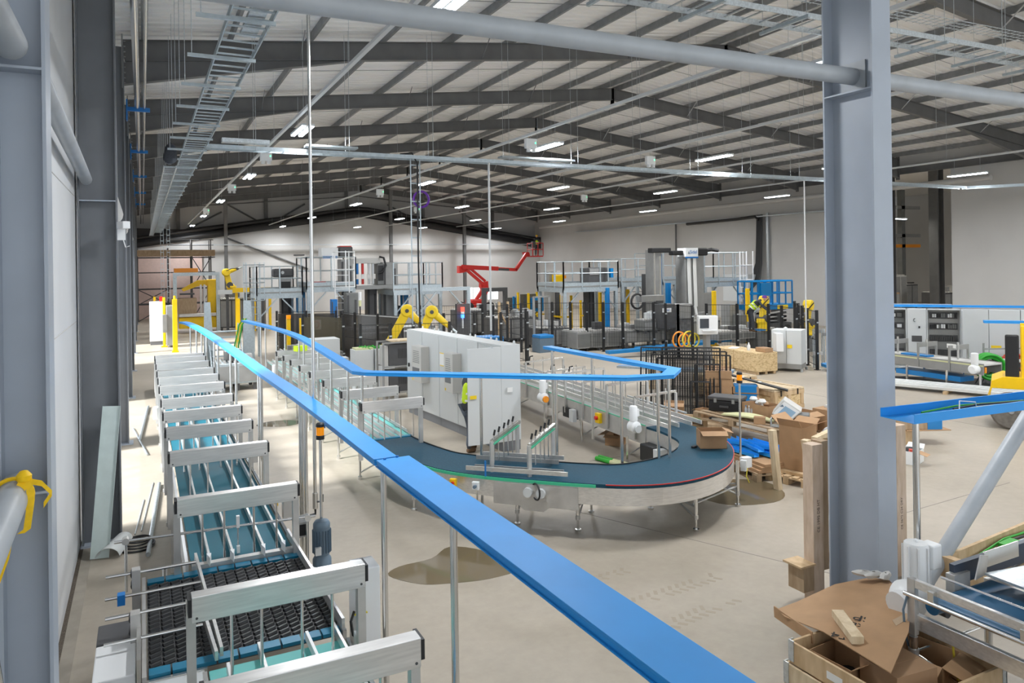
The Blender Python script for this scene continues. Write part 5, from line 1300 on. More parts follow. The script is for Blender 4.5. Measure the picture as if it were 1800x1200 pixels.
# red boom lift with its worker
YL = 57.
t = T('boom_lift','red articulated boom lift reaching to the far corner','boom lift',WX(835,545,YL).xyz*1.)
t.location.z = 0; WM[t.name] = Matrix.Translation(t.location)
def L(px,py,dy=0): v = WX(px,py,YL); v.y += dy; return v
bx = L(835,540).x
MB().box(bx-1.2,bx+1.3,YL-.9,YL+.9,.2,.5).build('chassis','red',t,True,bevel=.05)
for sx in (-.9,.95):
    for sy in (-.95,.95): MB().cyl((bx+sx,YL+sy-.15,.32),(bx+sx,YL+sy+.15,.32),.32,18).build('wheel','rubber',t,True)
MB().box(bx-.6,bx+.7,YL-.7,YL+.7,.5,.85).build('turntable','red',t,True,bevel=.08)
def arm(p,q,w,h,nm,m='red'): MB().bar(p,q,w,h).build(nm,m,t,True,bevel=.02)
arm(L(833,533),L(851,505),.30,.25,'riser_arm'); arm(L(842,537),L(857,511),.16,.2,'riser_link')
MB().slab([L(846,497),L(858,494),L(859,507),L(851,511),L(846,505)],.5,(0,1,0)).build('elbow_knuckle','red',t,True)
arm(L(850,500),L(820,474),.30,.22,'upper_riser'); arm(L(853,494),L(826,471),.16,.2,'upper_link')
MB().slab([L(808,467),L(832,467),L(832,473),L(815,479),L(808,480)],.6,(0,1,0)).build('boom_pivot','red',t,True)
arm(L(812,469),L(875,472),.34,.36,'main_boom'); arm(L(872,472),L(908,474),.26,.26,'boom_extension','mach_mid' if False else 'red')
arm(L(874,473),L(894,474),.28,.2,'boom_slide','mach_dark')
arm(L(906,475),L(926,445),.26,.26,'jib'); MB().slab([L(922,443),L(930,443),L(932,449),L(925,452)],.5,(0,1,0)).build('jib_knuckle','red',t,True)
P0 = L(932,449.5); P1 = L(950,450.5)
MB().box(P0.x,P1.x,YL-.5,YL+.5,P0.z-.1,P0.z).build('basket_floor','red',t,True)
bk = MB()
for z in (P0.z+.55,P0.z+1.1):
    for a_,c_ in (((P0.x,YL-.5),(P1.x,YL-.5)),((P0.x,YL+.5),(P1.x,YL+.5)),((P0.x,YL-.5),(P0.x,YL+.5)),((P1.x,YL-.5),(P1.x,YL+.5))): bk.tube([(*a_,z),(*c_,z)],.035,6)
for x in (P0.x,(P0.x+P1.x)/2,P1.x):
    for y in (YL-.5,YL+.5): bk.bar((x,y,P0.z),(x,y,P0.z+1.1),.05,.05)
bk.build('basket_rails','red',t,True); MB().box(P0.x,P0.x+.25,YL-.55,YL-.2,P0.z+.7,P0.z+1.25).build('control_panel','mach_dark',t,True)
person((P1.x-.35,YL,P0.z),R(60),'worker in hi-vis vest and yellow helmet standing in the red lift basket','yellow',arms=((.35,.0,-.2),(.4,0,.1)),jeans='cloth_dark')
# ---------- right hand palletising plant ----------
def lx(px, y): return WX(px,463,y).x
def zz(px, py, y): return WX(px,py,y).z
YR = 29.
platform('galvanised platform on a portal with blue column at the centre right',lx(990,YR),lx(1086,YR),YR,31.5,2.72,h=1.12)
platform('long galvanised platform right of the portal platform, before the tall twin columns',lx(1092,30),lx(1150,30),30,32.5,2.85,h=1.1,rails='fb')
platform('right end galvanised platform with white ladder beside the twin-strap column',lx(1238,YR),lx(1312,YR),YR,31.5,2.75,h=1.45,rails='fbr')
platform('galvanised platform between the grey column and the twin-strap column',lx(1166,31),lx(1190,31),31,33.5,2.85,h=1.4,rails='fb')
caged_ladder('white open ladder at the right end platform near the blue scissor lift',lx(1306,28.8),28.8,.9,4.25,.45,cage=(1.9,9))
mast('tall grey column with bright rail and blue side left of the twin straps',lx(1148,28),lx(1163,28),28,28.6,4.35,'mach_mid','stainless',side='blue_mach')
t = T('machine_column','very wide grey column with two white straps and a lettered white head plate','machine column',(lx(1220,28),28,0))
a_, c_ = lx(1204,28), lx(1237,28)
MB().box(a_,c_,28,28.7,0,4.15).build('column_body','mach_mid',t,True,bevel=.01)
for f in (.16,.46):
    x = a_+(c_-a_)*f; MB().prof((x,27.95,4.0),(x+.02,27.9,1.6),[(-.09,-.02),(.09,-.02),(.09,.02),(-.09,.02)],(0,1,0)).tube([(x,27.95,1.65),(x+.05,27.9,1.2),(x+.25,27.9,.85)],.07,6).build('white_strap','paper',t,True,label='white hanging strap')
MB().box(a_-.05,a_+.62*(c_-a_),27.88,28.5,4.0,4.42).build('head_plate','white_plastic',t,True,bevel=.01); MB().box(a_-.05,a_+.62*(c_-a_),27.87,27.9,3.93,4.0).build('blue_line','blue',t,True)
text('Sidel',.24,Vector(((a_+a_+.62*(c_-a_))/2+.06,27.87,4.22)),Matrix.Rotation(R(90),4,'X'),'blue',t)
tri = MB().slab([(a_+.08,27.875,4.14),(a_+.2,27.875,4.14),(a_+.14,27.875,4.28)],.004,(0,-1,0)); tri.build('emblem','motor_grey',t,True)
MB().box(c_-.5,c_+.2,27.9,28.6,4.05,4.42).build('drive_head','black',t,True,bevel=.06); MB().tube([(c_+.2,28,4.3),(c_+.5,28,4.35),(c_+.9,28,4.28)],.08,8).build('cable_chain','black',t,True); MB().box(a_-.75,a_-.1,27.95,28.3,4.08,4.3).build('side_motor','black',t,True,bevel=.05)
mast('black ribbed mast under the portal platform',lx(1034,30),lx(1044,30),30,30.5,2.6,'mach_dark','black',cap=False)
t = T('drive_unit','dark motor block on the deck of the portal platform','machine',(lx(1040,30),30,2.7))
MB().box(lx(1034,30),lx(1068,30),30,30.8,2.75,3.55).build('housing','mach_dark',t,True,bevel=.04); MB().box(lx(1036,30),lx(1052,30),29.97,30,3.2,3.5).build('cover','mach_mid',t,True); MB().box(lx(1072,30),lx(1077,30),29.95,30.1,3.05,3.5).build('blue_marker','blue_mach',t,True)
mast('bright blue column under the right part of the portal platform',lx(1066,28.9),lx(1071,28.9),28.9,29.1,2.6,'blue_mach','blue',cap=False,z0=.6)
mast('blue column behind the grey column with bright rail',lx(1173,30),lx(1179,30),30,30.2,2.7,'blue_mach','blue',cap=False)
mast('slim yellow column behind the portal platform',lx(1054,33),lx(1057,33),33,33.2,2.2,'yellow','yellow',cap=False)
mast('pair-like yellow light column left of the blue end column',lx(1102,31),lx(1106,31),31,31.15,2.4,'yellow','yellow',cap=False)
mast('dark mast with clamps right of the long platform',lx(1136,29),lx(1146,29),29,29.4,3.2,'mach_dark','black',cap=False)
t = T('gripper_arm','grey swivel gripper with a black hose loop at the bright-railed column','machine',(lx(1130,27.7),27.7,1.7))
MB().box(lx(1120,27.7),lx(1160,27.7),27.4,27.8,1.95,2.25).build('arm','mach_mid',t,True,bevel=.02); MB().ring((lx(1117,27.6),27.5,2.0),.33,.05,18,'Y').build('hose','cable_black',t,True); MB().box(lx(1150,27.5),lx(1160,27.5),27.3,27.6,1.7,2.0).build('claw','mach_dark',t,True)
# low machines behind the fence
machine('octagonal grey roller base under the portal, nearest to the fence',lx(1012,26.9),lx(1092,26.9),26.9,28.2,.0,.82,'mach_mid',seed=6,detail=3,name='turntable')
machine('long grey roller bed with small blue covers right of the octagonal base',lx(1098,26.5),lx(1180,26.5),26.5,27.8,.15,.78,'mach_grey',seed=7,detail=9)
machine('long grey steel beam bed behind the control panel and crates',lx(1262,23.6),lx(1366,23.6),23.6,24.6,.35,.80,'mach_mid',seed=8,detail=6)
machine('dark cluttered machine bed below the wide twin-strap column',lx(1180,26.8),lx(1262,26.8),26.7,27.7,.2,1.0,'mach_grey',seed=9,detail=7)
machine('dark machine left of the portal leg',lx(948,28.5),lx(1000,28.5),28.5,29.8,.0,.9,'mach_dark',seed=10,detail=7)
machine('grey feeder head behind the third fence post group',lx(1128,26),lx(1172,26),25.9,26.6,.7,1.25,'mach_grey',seed=11,detail=3)
t = T('machine_hood','dark grey hood with a small lettered white plate behind the fence','machine',(lx(1170,25.6),25.6,.9))
MB().box(lx(1160,25.6),lx(1186,25.6),25.6,26.2,.9,1.95).build('hood','mach_dark',t,True,bevel=.03); MB().box(lx(1164,25.55),lx(1179,25.55),25.55,25.6,1.6,1.78).build('plate','paper',t,True); text('Sidel',.13,Vector((lx(1171.5,25.54),25.545,1.69)),Matrix.Rotation(R(90),4,'X'),'blue',t)
t = T('machine_hood','plain mid grey hood box right of the lettered hood','machine',(lx(1200,25.8),25.8,.9))
MB().box(lx(1189,25.8),lx(1216,25.8),25.8,26.4,1.25,1.9).build('hood','mach_mid',t,True,bevel=.03); MB().box(lx(1189,25.8),lx(1216,25.8),25.9,26.3,.3,1.25).build('frame','mach_clutter',t,True)
t = T('cabinet_block','grey machine cabinet behind the yellow post left of the scissor lift','cabinet',(lx(1258,28),28,0))
MB().box(lx(1240,28),lx(1272,28),28.8,29.6,.0,2.2).build('body','mach_mid',t,True,bevel=.02)
t = T('cabinet_block','plain grey cabinet behind the fence between the two yellow posts','cabinet',(lx(1290,26),26,0)); MB().box(lx(1282,26),lx(1298,26),26,26.6,0,1.75).build('body','mach_mid',t,True,bevel=.02); MB().box(lx(1300,25.5),lx(1311,25.5),25.5,26,0,1.3).build('side_box','mach_grey',t,True)
t = T('wall_box','white rectangular cover box on the right wall behind the end platform','box',(33.8,33,1)); MB().box(33.5,XR,34.4,36.6,1.2,2.9).build('body','cab_grey',t,True,bevel=.02)
for k,(px_,y,h,lab) in enumerate(((1254,25.5,2.45,'tall yellow post beside the white control panel'),(1313,25.5,2.5,'tall yellow post left of the blue scissor lift'))):
    t = T('guard_post',lab,'post',(lx(px_,y),y,0)); x = lx(px_,y); MB().box(x-.08,x+.08,y-.07,y+.07,.05,h).build('post','yellow',t,True,bevel=.01); MB().box(x-.13,x+.13,y-.12,y+.12,0,.05).build('base','yellow',t,True)
# yellow gantries and blue lifts in the middle distance
t = T('palletiser','yellow gripper head on a dark grey mast behind the middle fence','machine',(lx(978,33),33,0))
MB().box(lx(964,33),lx(975,33),33,33.5,0,3.35).build('mast','mach_mid',t,True); MB().box(lx(976,33),lx(983,33),33,33.4,0,3.0).build('guide','mach_dark',t,True); MB().box(lx(969,33),lx(984,33),32.6,33,2.75,3.2).build('gripper','yellow',t,True,bevel=.03); MB().box(lx(982,33),lx(988,33),32.6,32.9,3.0,3.15).build('tool','orange',t,True); MB().box(lx(972,33),lx(978,33),32.6,32.9,3.25,3.4).build('camera_box','cab_side',t,True)
def cage(lab,px0,px1,y,z1,m,dy=1.2):
    t = T('guard_cage',lab,'guard frame',(lx(px0,y),y,0)); x0,x1 = lx(px0,y),lx(px1,y); b = MB()
    for x in (x0,x1):
        for yy in (y,y+dy): MB().box(x-.05,x+.05,yy-.05,yy+.05,0,z1).build('upright',m,t,True)
    for z in (z1*.5,z1):
        for yy in (y,y+dy): MB().bar((x0,yy,z),(x1,yy,z),.08,.08).build('cross_rail',m,t,True)
        for x in (x0,x1): MB().bar((x,y,z),(x,y+dy,z),.08,.08).build('cross_rail',m,t,True); MB().box(x0+.1,x1-.1,y+dy-.1,y+dy-.06,.2,z1-.1).build('back_sheet','smoked_light',t,True); return t
cage('yellow guard frame left of the dark mast, taller than its neighbours',928,962,34,2.25,'yellow'); cage('yellow guard frame with amber sheet right of the dark mast',989,1003,32,2.15,'yellow'); cage('yellow guard frame under the portal platform',1040,1062,34,1.7,'yellow')
tag(MB().box(lx(980,32),lx(1003,32),31.6,31.75,2.35,2.5).build('yellow_beam','yellow'),'short yellow beam above the amber guard frame','beam')
cage('blue tubular frame behind the middle of the fence',902,922,36,2.0,'blue_mach',1.0)
t = T('blue_lift','bright blue lift platform inside the tall yellow guard frame','lift',(lx(940,35),35,1)); MB().box(lx(933,35),lx(955,35),35,35.8,1.2,1.95).build('body','blue_mach',t,True,bevel=.03); MB().box(lx(936,34.9),lx(948,34.9),34.9,35,1.4,1.8).build('panel','mach_dark',t,True)
machine('row of dark machine blocks beyond the middle fence',lx(815,36),lx(900,36),36,38,.0,1.3,'mach_dark',seed=12,detail=8)
machine('second dark machine row in front of the blue frame',lx(872,32),lx(945,32),32,33.5,.0,1.15,'mach_dark',seed=13,detail=9)
goal_frame('dark steel portal over the machines in the middle distance',lx(850,35),lx(887,35),35,2.35,.2,'mach_dark',False)
t = T('signal_column','light column with lit red and blue segments on a dark post','warning light',(lx(812,30),30,1)); x = lx(812,30)
MB().box(lx(799,30.4),lx(822,30.4),30.2,30.4,.3,2.05).build('dark_panel','mach_dark',t,True)
MB().cyl((x,30,1.0),(x,30,1.45),.04,8).build('pole','cab_grey',t,True); MB().cyl((x,30,1.45),(x,30,1.62),.08,10).build('blue_segment','blue_led',t,True); MB().cyl((x,30,1.62),(x,30,1.72),.08,10).build('clear_segment','white_plastic',t,True); MB().cyl((x,30,1.72),(x,30,1.92),.08,10).build('red_segment','red_led',t,True)
for k,(px0,px1) in enumerate(((877,878),(892,893))):
    x = lx(px0,31.5); tag(MB().box(x-.05,x+.05,31.5,31.6,.3,2.0).build('timber_post','pine'),'upright timber post behind the middle fence, %s of two' % ('left','right')[k],'timber')
tag(MB().bar((lx(878,31.4),31.4,1.55),(lx(892,31.4),31.4,.75),.1,.05).build('timber_brace','pine'),'slanting timber brace between the two upright timbers','timber')
t = T('wrapped_pallet','stack wrapped in blue film behind the grey cabinets','pallet load',(lx(865,27),27,0)); MB().box(lx(850,27),lx(884,27),27,28,.15,.85).build('load','wrap_blue',t,True,bevel=.03); MB().box(lx(850,27),lx(884,27),27,28,.0,.14).build('pallet','pine',t,True)
t = T('wrapped_pallet','blue-grey stack with blue film on top in front of the tall fence gate','pallet load',(lx(955,26),26,0)); MB().box(lx(946,27.5),lx(971,27.5),27.45,28.15,.6,.74).build('film_top','wrap_blue',t,True,bevel=.03); MB().box(lx(946,27.5),lx(971,27.5),27.45,28.15,.0,.6).build('boxes','motor_grey',t,True)
# fences of the right plant
fence([(12.9,24.7),(13.05,26.6)],'short wire fence end beside the control cabinets',h=2.1,step=2)
t = T('fence_gate','tall grey-framed gate in the middle of the fence','gate',(14.5,27,0)); xg0,xg1 = lx(937,28.3),lx(964,28.3)
for x in (xg0,xg1): MB().box(x-.05,x+.05,28.27,28.33,0.1,2.35).build('stile','mach_mid',t,True)
for z in (.15,2.3): MB().box(xg0,xg1,28.27,28.33,z,z+.06).build('rail','mach_mid',t,True)
MB().box((xg0+xg1)/2-.02,(xg0+xg1)/2+.02,28.28,28.32,.2,2.3).build('mid_bar','black',t,True)
fence([(12.9,27.6),(15.3,28.5),(16.6,27.6),(17.5,26.4),(18.15,25.9),(19.0,24.9),(18.9,23.2)],'long wire fence with black posts in front of the right hand machines',h=2.1,step=1.0)
fence([(18.9,23.2),(18.85,22.3)],'fence corner bay at the white control panel',h=2.1,step=1.1)
fence([(20.6,23.5),(22.3,21.8),(21.4,19.6)],'wire fence bay behind the white control panel',h=2.05,step=1.3)
fence([(20.66,18.02),(21.3,19.0),(24.5,22.5)],'wire fence bay right of the grey cabinet with robots behind',h=2.05,step=1.5)
fence([(21.5,33.5),(26.5,33.5)],'far wire fence behind the right hand machines',h=2.2,step=1.1)
# white operator panel on a post
t = T('operator_panel','white operator panel on a grey pedestal before the fence','control panel',(19.3,22.0,0))
MB().box(19.18,19.38,21.9,22.1,0,.98).build('pedestal','mach_mid',t,True); MB().cbox((19.28,21.95,1.35),(.75,.32,.72),R(-25)).build('case','white_plastic',t,True,bevel=.04)
MB().cbox((19.06,21.86,1.42),(.34,.04,.36),R(-25)).build('screen','screen_dark',t,True); MB().cbox((19.22,21.79,1.15),(.55,.2,.05),R(-25)).build('keyboard_tray','white_plastic',t,True)
t = T('hanging_hoses','orange and yellow hoses looped on the fence post near the operator panel','hose',(18.6,23.2,.8))
for k,m_ in enumerate(('orange','orange','cable_yellow','cable_yellow')):
    x = 18.3+.22*k; MB().ring((x,22.42-.02*k,.80-.05*(k%2)),.30-.04*(k%2),.03,22,'Y').build('hose',m_,t,True,smooth=True)
for k,(px_,py_,w) in enumerate(((1125,606,3.2),(1180,606,3.6),(1245,618,1.6))):
    p = WX(px_,py_,24.6+.4*k); tag(MB().bar((p.x-w/2,p.y,.22),(p.x+w/2,p.y-.5,.30),.35,.12).build('blue_guide','blue_mach'),'bright blue guide strip low on the machines, %s from the left' % ORD[k],'guide')
# blue scissor lift
t = T('scissor_lift','blue scissor lift with railed platform against the right wall','scissor lift',(lx(1365,28),28,0))
a_,c_ = lx(1323,27.5),lx(1393,27.5)
MB().box(a_,c_,27.5,28.6,1.28,1.55).build('platform','blue_mach',t,True,bevel=.02)
b = MB()
for z in (2.1,2.72):
    for y in (27.55,28.55): b.tube([(a_,y,z),(c_,y,z)],.04,6)
    for x in (a_,c_): b.tube([(x,27.55,z),(x,28.55,z)],.04,6)
for k in range(7):
    for y in (27.55,28.55): b.bar((a_+(c_-a_)*k/6,y,1.5),(a_+(c_-a_)*k/6,y,2.72),.06,.06)
b.build('guard_rail','blue_mach',t,True); MB().box(a_+.5,a_+1.2,27.45,27.55,2.0,2.65).build('gate_panel','blue_mach',t,True); MB().box(c_-1.1,c_-.4,27.46,27.5,1.3,1.5).build('warning_sign','label_yellow',t,True)
for k in range(4):
    for s in (-1,1): MB().bar((a_+.4,27.7,.5+.2*k),(c_-.3,27.7,.5+.2*k+.2*s),.08,.1).build('scissor_link','mach_dark',t,True)
MB().box(a_+.2,c_-.1,27.5,28.6,.25,.6).build('chassis','mach_dark',t,True,bevel=.03)
for x in (a_+.5,c_-.5): MB().cyl((x,27.4,.25),(x,27.6,.25),.25,16).build('wheel','rubber',t,True)
robot(lx(1352,23.2),23.6,.78,R(200),(.05,.5),(-.1,1.25),(.45,.95),'yellow robot arm with white wrist in front of the blue scissor lift',1.0,'white_plastic')
robot(lx(1425,21.6),21.8,.70,R(200),(.05,.5),(-.1,1.2),(.42,.9),'yellow robot arm half hidden by the big column, above the grey cabinet',1.0,'white_plastic')
for k,(px_,y) in enumerate(((1352,23.6),(1425,21.8))):
    x = lx(px_,y-.4 if k==0 else y-.2); tag(MB().box(x-.45,x+.45,y-.15,y+.5,0,.77 if k==0 else .69).build('robot_pedestal','mach_grey',bevel=.02),'steel pedestal under the %s robot at the right wall' % ('left','right')[k],'pedestal')
person((lx(1326,23.0),23.3,.80),R(-40),'worker in purple helmet and yellow vest crouching beside the right robots','purple',bend=R(48),arms=((.3,.0,-.35),(.35,0,-.3)),legs=(.12,.0),jeans='cloth_dark')
tag(MB().box(lx(1331,22.9),lx(1342,22.9),22.8,23.2,.86,.92).build('tool_tray','wrap_blue',bevel=.01),'blue tray lying on the long grey bed near the crouching worker','tray')
# grey cabinet with cooler
t = T('control_cabinet','free standing pale grey control cabinet with a side cooler right of the plywood crates','cabinet',(19.9,18.3,0))
cA,cB,cC,cD = (19.30,18.75),(19.80,17.92),(20.45,18.30),(19.95,19.15)
MB().poly([cA,cB,cC,cD],.26,1.40).build('body','cab_grey',t,True,bevel=.006); MB().poly([cA,cB,cC,cD],.1,.26).build('plinth','mach_mid',t,True)
for x,y in (cA,cB,cC,cD): MB().box(x-.03,x+.03,y-.03,y+.03,0,.1).build('foot','galv',t,True)
cx_,cy_ = 19.28,18.6; MB().cbox((19.33,18.48,1.0),(.24,.42,.62),R(-31)).build('cooling_unit','white_plastic',t,True,bevel=.02); MB().cbox((19.23,18.42,1.14),(.02,.2,.24),R(-31)).build('grille','mach_dark',t,True); MB().cbox((19.22,18.42,.98),(.02,.2,.05),R(-31)).build('display','black',t,True)
MB().cbox((19.60,18.24,.85),(.02,.16,.12),R(31) + R(0)).build('warning_sticker','label_yellow',t,True); MB().bar((19.55,18.33,.28),(19.55,18.33,1.38),.012,.012).build('door_gap','mach_mid',t,True)
MB().lathe([(.0,0),(.06,.0),(.07,.05),(.06,.07),(.0,.1)],(19.7,18.5,1.40),10).build('lifting_eye','white_plastic',[o for o in bpy.data.objects if o.get('label','').startswith('free standing pale')][0],True)
t = T('pipe_manifold','cluster of white valves and grey pipes between the grey cabinet and the big column','valve block',(20.9,18.2,0))
r_ = random.Random(5)
for k in range(14):
    x,y = 20.8+r_.uniform(0,.9),18.0+r_.uniform(-.2,.5); z = r_.uniform(.3,1.3)
    MB().box(x,x+.16,y,y+.1,z,z+.12).build('valve','white_plastic' if k%2 else 'mach_mid',t,True,bevel=.01)
    if k%3==0: MB().cyl((x+.05,y+.05,0),(x+.05,y+.05,1.35),.025,8).build('pipe','galv',t,True)
tag(MB().bar((20.7,17.8,.18),(22.2,16.9,.32),.5,.10).build('blue_guide','blue_mach'),'blue guide strip low beside the big column at right','guide')
# plywood crates
def crate(lab,P0,w,d,h,rz,skid=True,m='osb',lid=False,frame=None,name='wooden_crate'):
    t = T(name,lab,'crate',(P0[0],P0[1],0),rz); z0 = .1 if skid else 0
    if skid:
        for y in (-d/2+.08,0,d/2-.08): MB().box(-w/2+.05,w/2-.05,y-.05,y+.05,0,z0).build('skid','pine',t)
    MB().box(-w/2,w/2,-d/2,d/2,z0,h).build('body',m,t,bevel=.004)
    if frame:
        b = MB()
        for s in (-1,1):
            y = s*(d/2+.011)
            for z in (z0+.05,h-.06): b.cbox((0,y,z),(w+.04,.022,.1))
            for x in (-w/2+.05,0,w/2-.05): b.cbox((x,y,(z0+h)/2),(.1,.022,h-z0-.22))
            x = s*(w/2+.011)
            for z in (z0+.05,h-.06): b.cbox((x,0,z),(.022,d,.1))
            for yy in (-d/2+.05,d/2-.05): b.cbox((x,yy,(z0+h)/2),(.022,.1,h-z0-.22))
        b.build('battens',frame,t)
    if lid:
        MB().box(-w/2-.02,w/2+.02,-d/2-.02,d/2+.02,h,h+.02).build('lid','pine_pale',t)
        b = MB()
        for s in (-1,1): b.cbox((0,s*(d/2-.04),h+.03),(w+.04,.1,.02)); b.cbox((s*(w/2-.03),0,h+.03),(.1,d-.12,.02))
        b.build('lid_battens','pine_pale',t)
        b = MB()
        for x in (-w*.3,w*.28): b.cbox((x,-d/2-.03,h-.05),(.03,.02,.14))
        b.build('latches','black',t)
    return t
crate('longer plywood crate of the pair on the floor, its left half with a seam',(18.62,19.92),1.12,.86,.72,R(-94))
crate('plywood crate of the pair on the floor carrying a small carton and a bottle',(18.55,18.76),1.16,.86,.72,R(-94))
carton('cardboard_box',18.62,18.42,.725,.46,.34,.13,R(-94),'small closed carton on the right plywood crate',open_=False)
t = T('bottle','white plastic bottle standing on the right plywood crate','bottle',(18.45,18.95,.725)); MB().lathe([(.05,0),(.055,.02),(.055,.16),(.025,.21),(.02,.24)],(0,0,0),12).build('bottle_body','white_plastic',t,smooth=True); MB().cyl((0,0,.24),(0,0,.27),.022,10).build('cap','white_plastic',t)
tag(MB().cbox((18.55,19.75,.735),(.5,.3,.015),.5).build('paper_sheet','paper'),'loose white sheet lying on the longer plywood crate','sheet')
tag(MB().cbox((17.95,20.0,.06),(.9,.4,.1),R(-88)).build('flat_carton','card'),'flattened cardboard on the floor in front of the plywood crates','cardboard')
# ---------- far right: open control cabinets ----------
t = None
EA = Vector((22.45,16.9)); EB = Vector((26.6,11.4)); ed = (EB-EA).normalized(); en = Vector((ed.y,-ed.x))*-1
if en.dot(Vector((1,1))) < 0: en = -en
def ep(s,o,z): p = EA+ed*s+en*o; return (p.x,p.y,z)
def eb(s0,s1,o0,o1,z0,z1,b=None):
    b = b or MB(); P = [ep(s0,o0,0),ep(s1,o0,0),ep(s1,o1,0),ep(s0,o1,0)]; return b.poly([(p[0],p[1]) for p in P],z0,z1)
WN = ['first from the big column, dark inside','second from the big column, with a porthole door','third from the big column, its breakers showing','fourth from the big column, door swung out','fifth from the big column, with a yellow sticker','sixth from the big column, with a cooler','last before the picture edge']
sw = [0,.78,1.35,2.35,3.1,3.95,4.8,6.2]
for k in range(7):
    s0,s1 = sw[k]+.004,sw[k+1]-.004
    t = T('control_cabinet','control cabinet in the far right row, '+WN[k],'cabinet',ep(s0,0,0))
    if k in (0,2):
        b = MB(); eb(s0,s1,.4,.45,.1,2.1,b); eb(s0,s0+.03,0,.4,.1,2.1,b); eb(s1-.03,s1,0,.4,.1,2.1,b); eb(s0,s1,0,.4,2.06,2.1,b); eb(s0,s1,0,.4,.1,.16,b); b.build('shell','cab_grey',t,True)
        eb(s0+.03,s1-.03,.36,.40,.16,2.06).build('mounting_plate','mach_mid' if k==2 else 'mach_grey',t,True)
        rr = random.Random(k)
        for z in (1.86,1.5,1.1,.62):
            n = 12 if k==2 else 3
            eb(s0+.1,s1-.08,.33,.36,z-.1,z+.11).build('wiring_duct','mach_dark',t,True)
            for q in range(n):
                a0_ = s0+.12+(s1-s0-.22)*q/n; eb(a0_,a0_+(s1-s0-.22)/n*.75,.28,.33,z-.06,z+rr.choice([.05,.07])).build('breaker',rr.choice(['mach_dark','black','white_plastic','mach_grey']) if z>1.3 else 'mach_dark',t,True)
    else:
        eb(s0,s1,0,.45,.1,2.1).build('body','cab_grey',t,True,bevel=.006)
        if k != 3: eb(s0+.01,s1-.01,-.02,0,.12,2.08).build('door_panel','cab_grey',t,True,bevel=.004)
    eb(s0,s1,.02,.43,0,.1).build('plinth','plinth',t,True)
    if k == 1:
        m_ = (s0+s1)/2; MB().ring(ep(m_-.06,-.03,1.72),.05,.012,14,'Y').build('porthole','mach_dark',t,True); eb(m_-.15,m_+.15,-.03,-.02,1.0,1.2).build('display','mach_dark',t,True); eb(m_+.05,m_+.1,-.05,-.02,1.45,1.52).build('handle','black',t,True)
    if k == 3:
        h = Vector(ep(s0,-.02,0)); q = Vector(ep(s0-.02,-.72,0)); MB().bar((h.x,h.y,1.1),(q.x,q.y,1.1),.03,1.95).build('open_door','cab_grey',t,True)
    if k == 4: eb(s0+.05,s0+.33,-.024,-.02,.83,.95).build('warning_sticker','label_yellow',t,True)
    if k == 5:
        eb(s0+.05,s0+.70,-.28,-.02,.55,1.78).build('cooling_unit','white_plastic',t,True,bevel=.015); eb(s0+.1,s0+.45,-.284,-.28,1.5,1.74).build('grille','mach_mid',t,True); eb(s0+.05,s0+.6,-.285,-.28,1.16,1.3).build('display_strip','plinth',t,True)
# conveyor in front of the cabinets
t = T('belt_conveyor','dusty conveyor with frames and a white motor in front of the far right cabinets','conveyor',(21.5,14.5,0))
GA = Vector((21.15,15.9)); GB = Vector((21.0,12.4))
def gp_(s,o,z): d = (GB-GA).normalized(); n = Vector((-d.y,d.x)); p = GA+d*s+n*o; return (p.x,p.y,z)
def gbx(s0,s1,o0,o1,z0,z1): P = [gp_(s0,o0,0),gp_(s1,o0,0),gp_(s1,o1,0),gp_(s0,o1,0)]; return MB().poly([(p[0],p[1]) for p in P],z0,z1)
gbx(0,3.3,0,.75,.74,.78).build('bed','cab_side',t,True); gbx(0,3.3,-.03,0,.48,.80).build('side_frame','mach_mid',t,True); gbx(0,3.3,.75,.78,.48,.8).build('side_frame','mach_mid',t,True); gbx(0,3.3,-.04,-.03,.72,.76).build('wood_strip','foam_yellow',t,True)
for s in (.9,2.2,3.2):
    for o in (-.02,.76): p = gp_(s,o,0); MB().cyl(p,(p[0],p[1],.5),.035,10).build('leg','tube_steel',t,True)
for k,s in enumerate((.3,1.3,2.3)):
    g = T('guide_gate','grey guide frame over the far right conveyor, %s from the big column' % ORD[k],'guide frame',gp_(s,0,.5),0,'guide frames on the far right conveyor')
    for o in (-.03,.78): p = gp_(s,o,.5); MB().bar(p,(p[0],p[1],1.22),.05,.05).build('post','mach_mid',g,True)
    a0_,b0_ = gp_(s,-.03,1.15),gp_(s,.78,1.15); MB().bar(a0_,b0_,.05,.14).build('arm','mach_mid',g,True); p = gp_(s,.35,.8); MB().cyl(p,(p[0],p[1],1.3),.03,8).build('hanger_rod','stainless_dull',g,True)
    if k == 2: p = gp_(s-.03,.1,1.2); MB().cbox(p,(.03,.25,.12)).build('paper_label','paper',g,True)
t = T('drive_motor','white motor with an orange end on the far right conveyor','motor',gp_(3.1,-.2,.5)); p = gp_(3.1,-.1,0)
MB().lathe([(.08,.74),(.095,.76),(.095,1.08),(.07,1.10)],(p[0],p[1],0),16).build('motor_body','white_plastic',t,True,smooth=True); MB().lathe([(.09,-.15),(.13,-.11),(.13,.09),(.09,.12)],(p[0],p[1],.64),16,'X').build('gearbox','white_plastic',t,True,smooth=True); MB().cbox((p[0]+.15,p[1]-.15,.62),(.06,.14,.16)).build('end_cap','orange',t,True)
tag(gbx(.5,2.6,.0,.6,.20,.34).build('wrapped_bundle','wrap_blue'),'blue wrapped bundle lying under the far right conveyor','bundle')
tag(gbx(.6,1.5,.1,.4,.79,.83).build('blue_film','wrap_blue'),'scrap of blue film on the far right conveyor','film')
tag(MB().poly([(21.0,16.4),(24.5,13),(24,10.5),(20.6,12.8)],.0,.006).build('dark_mat','black_soft'),'dark sheet on the floor under the far right conveyor','mat')
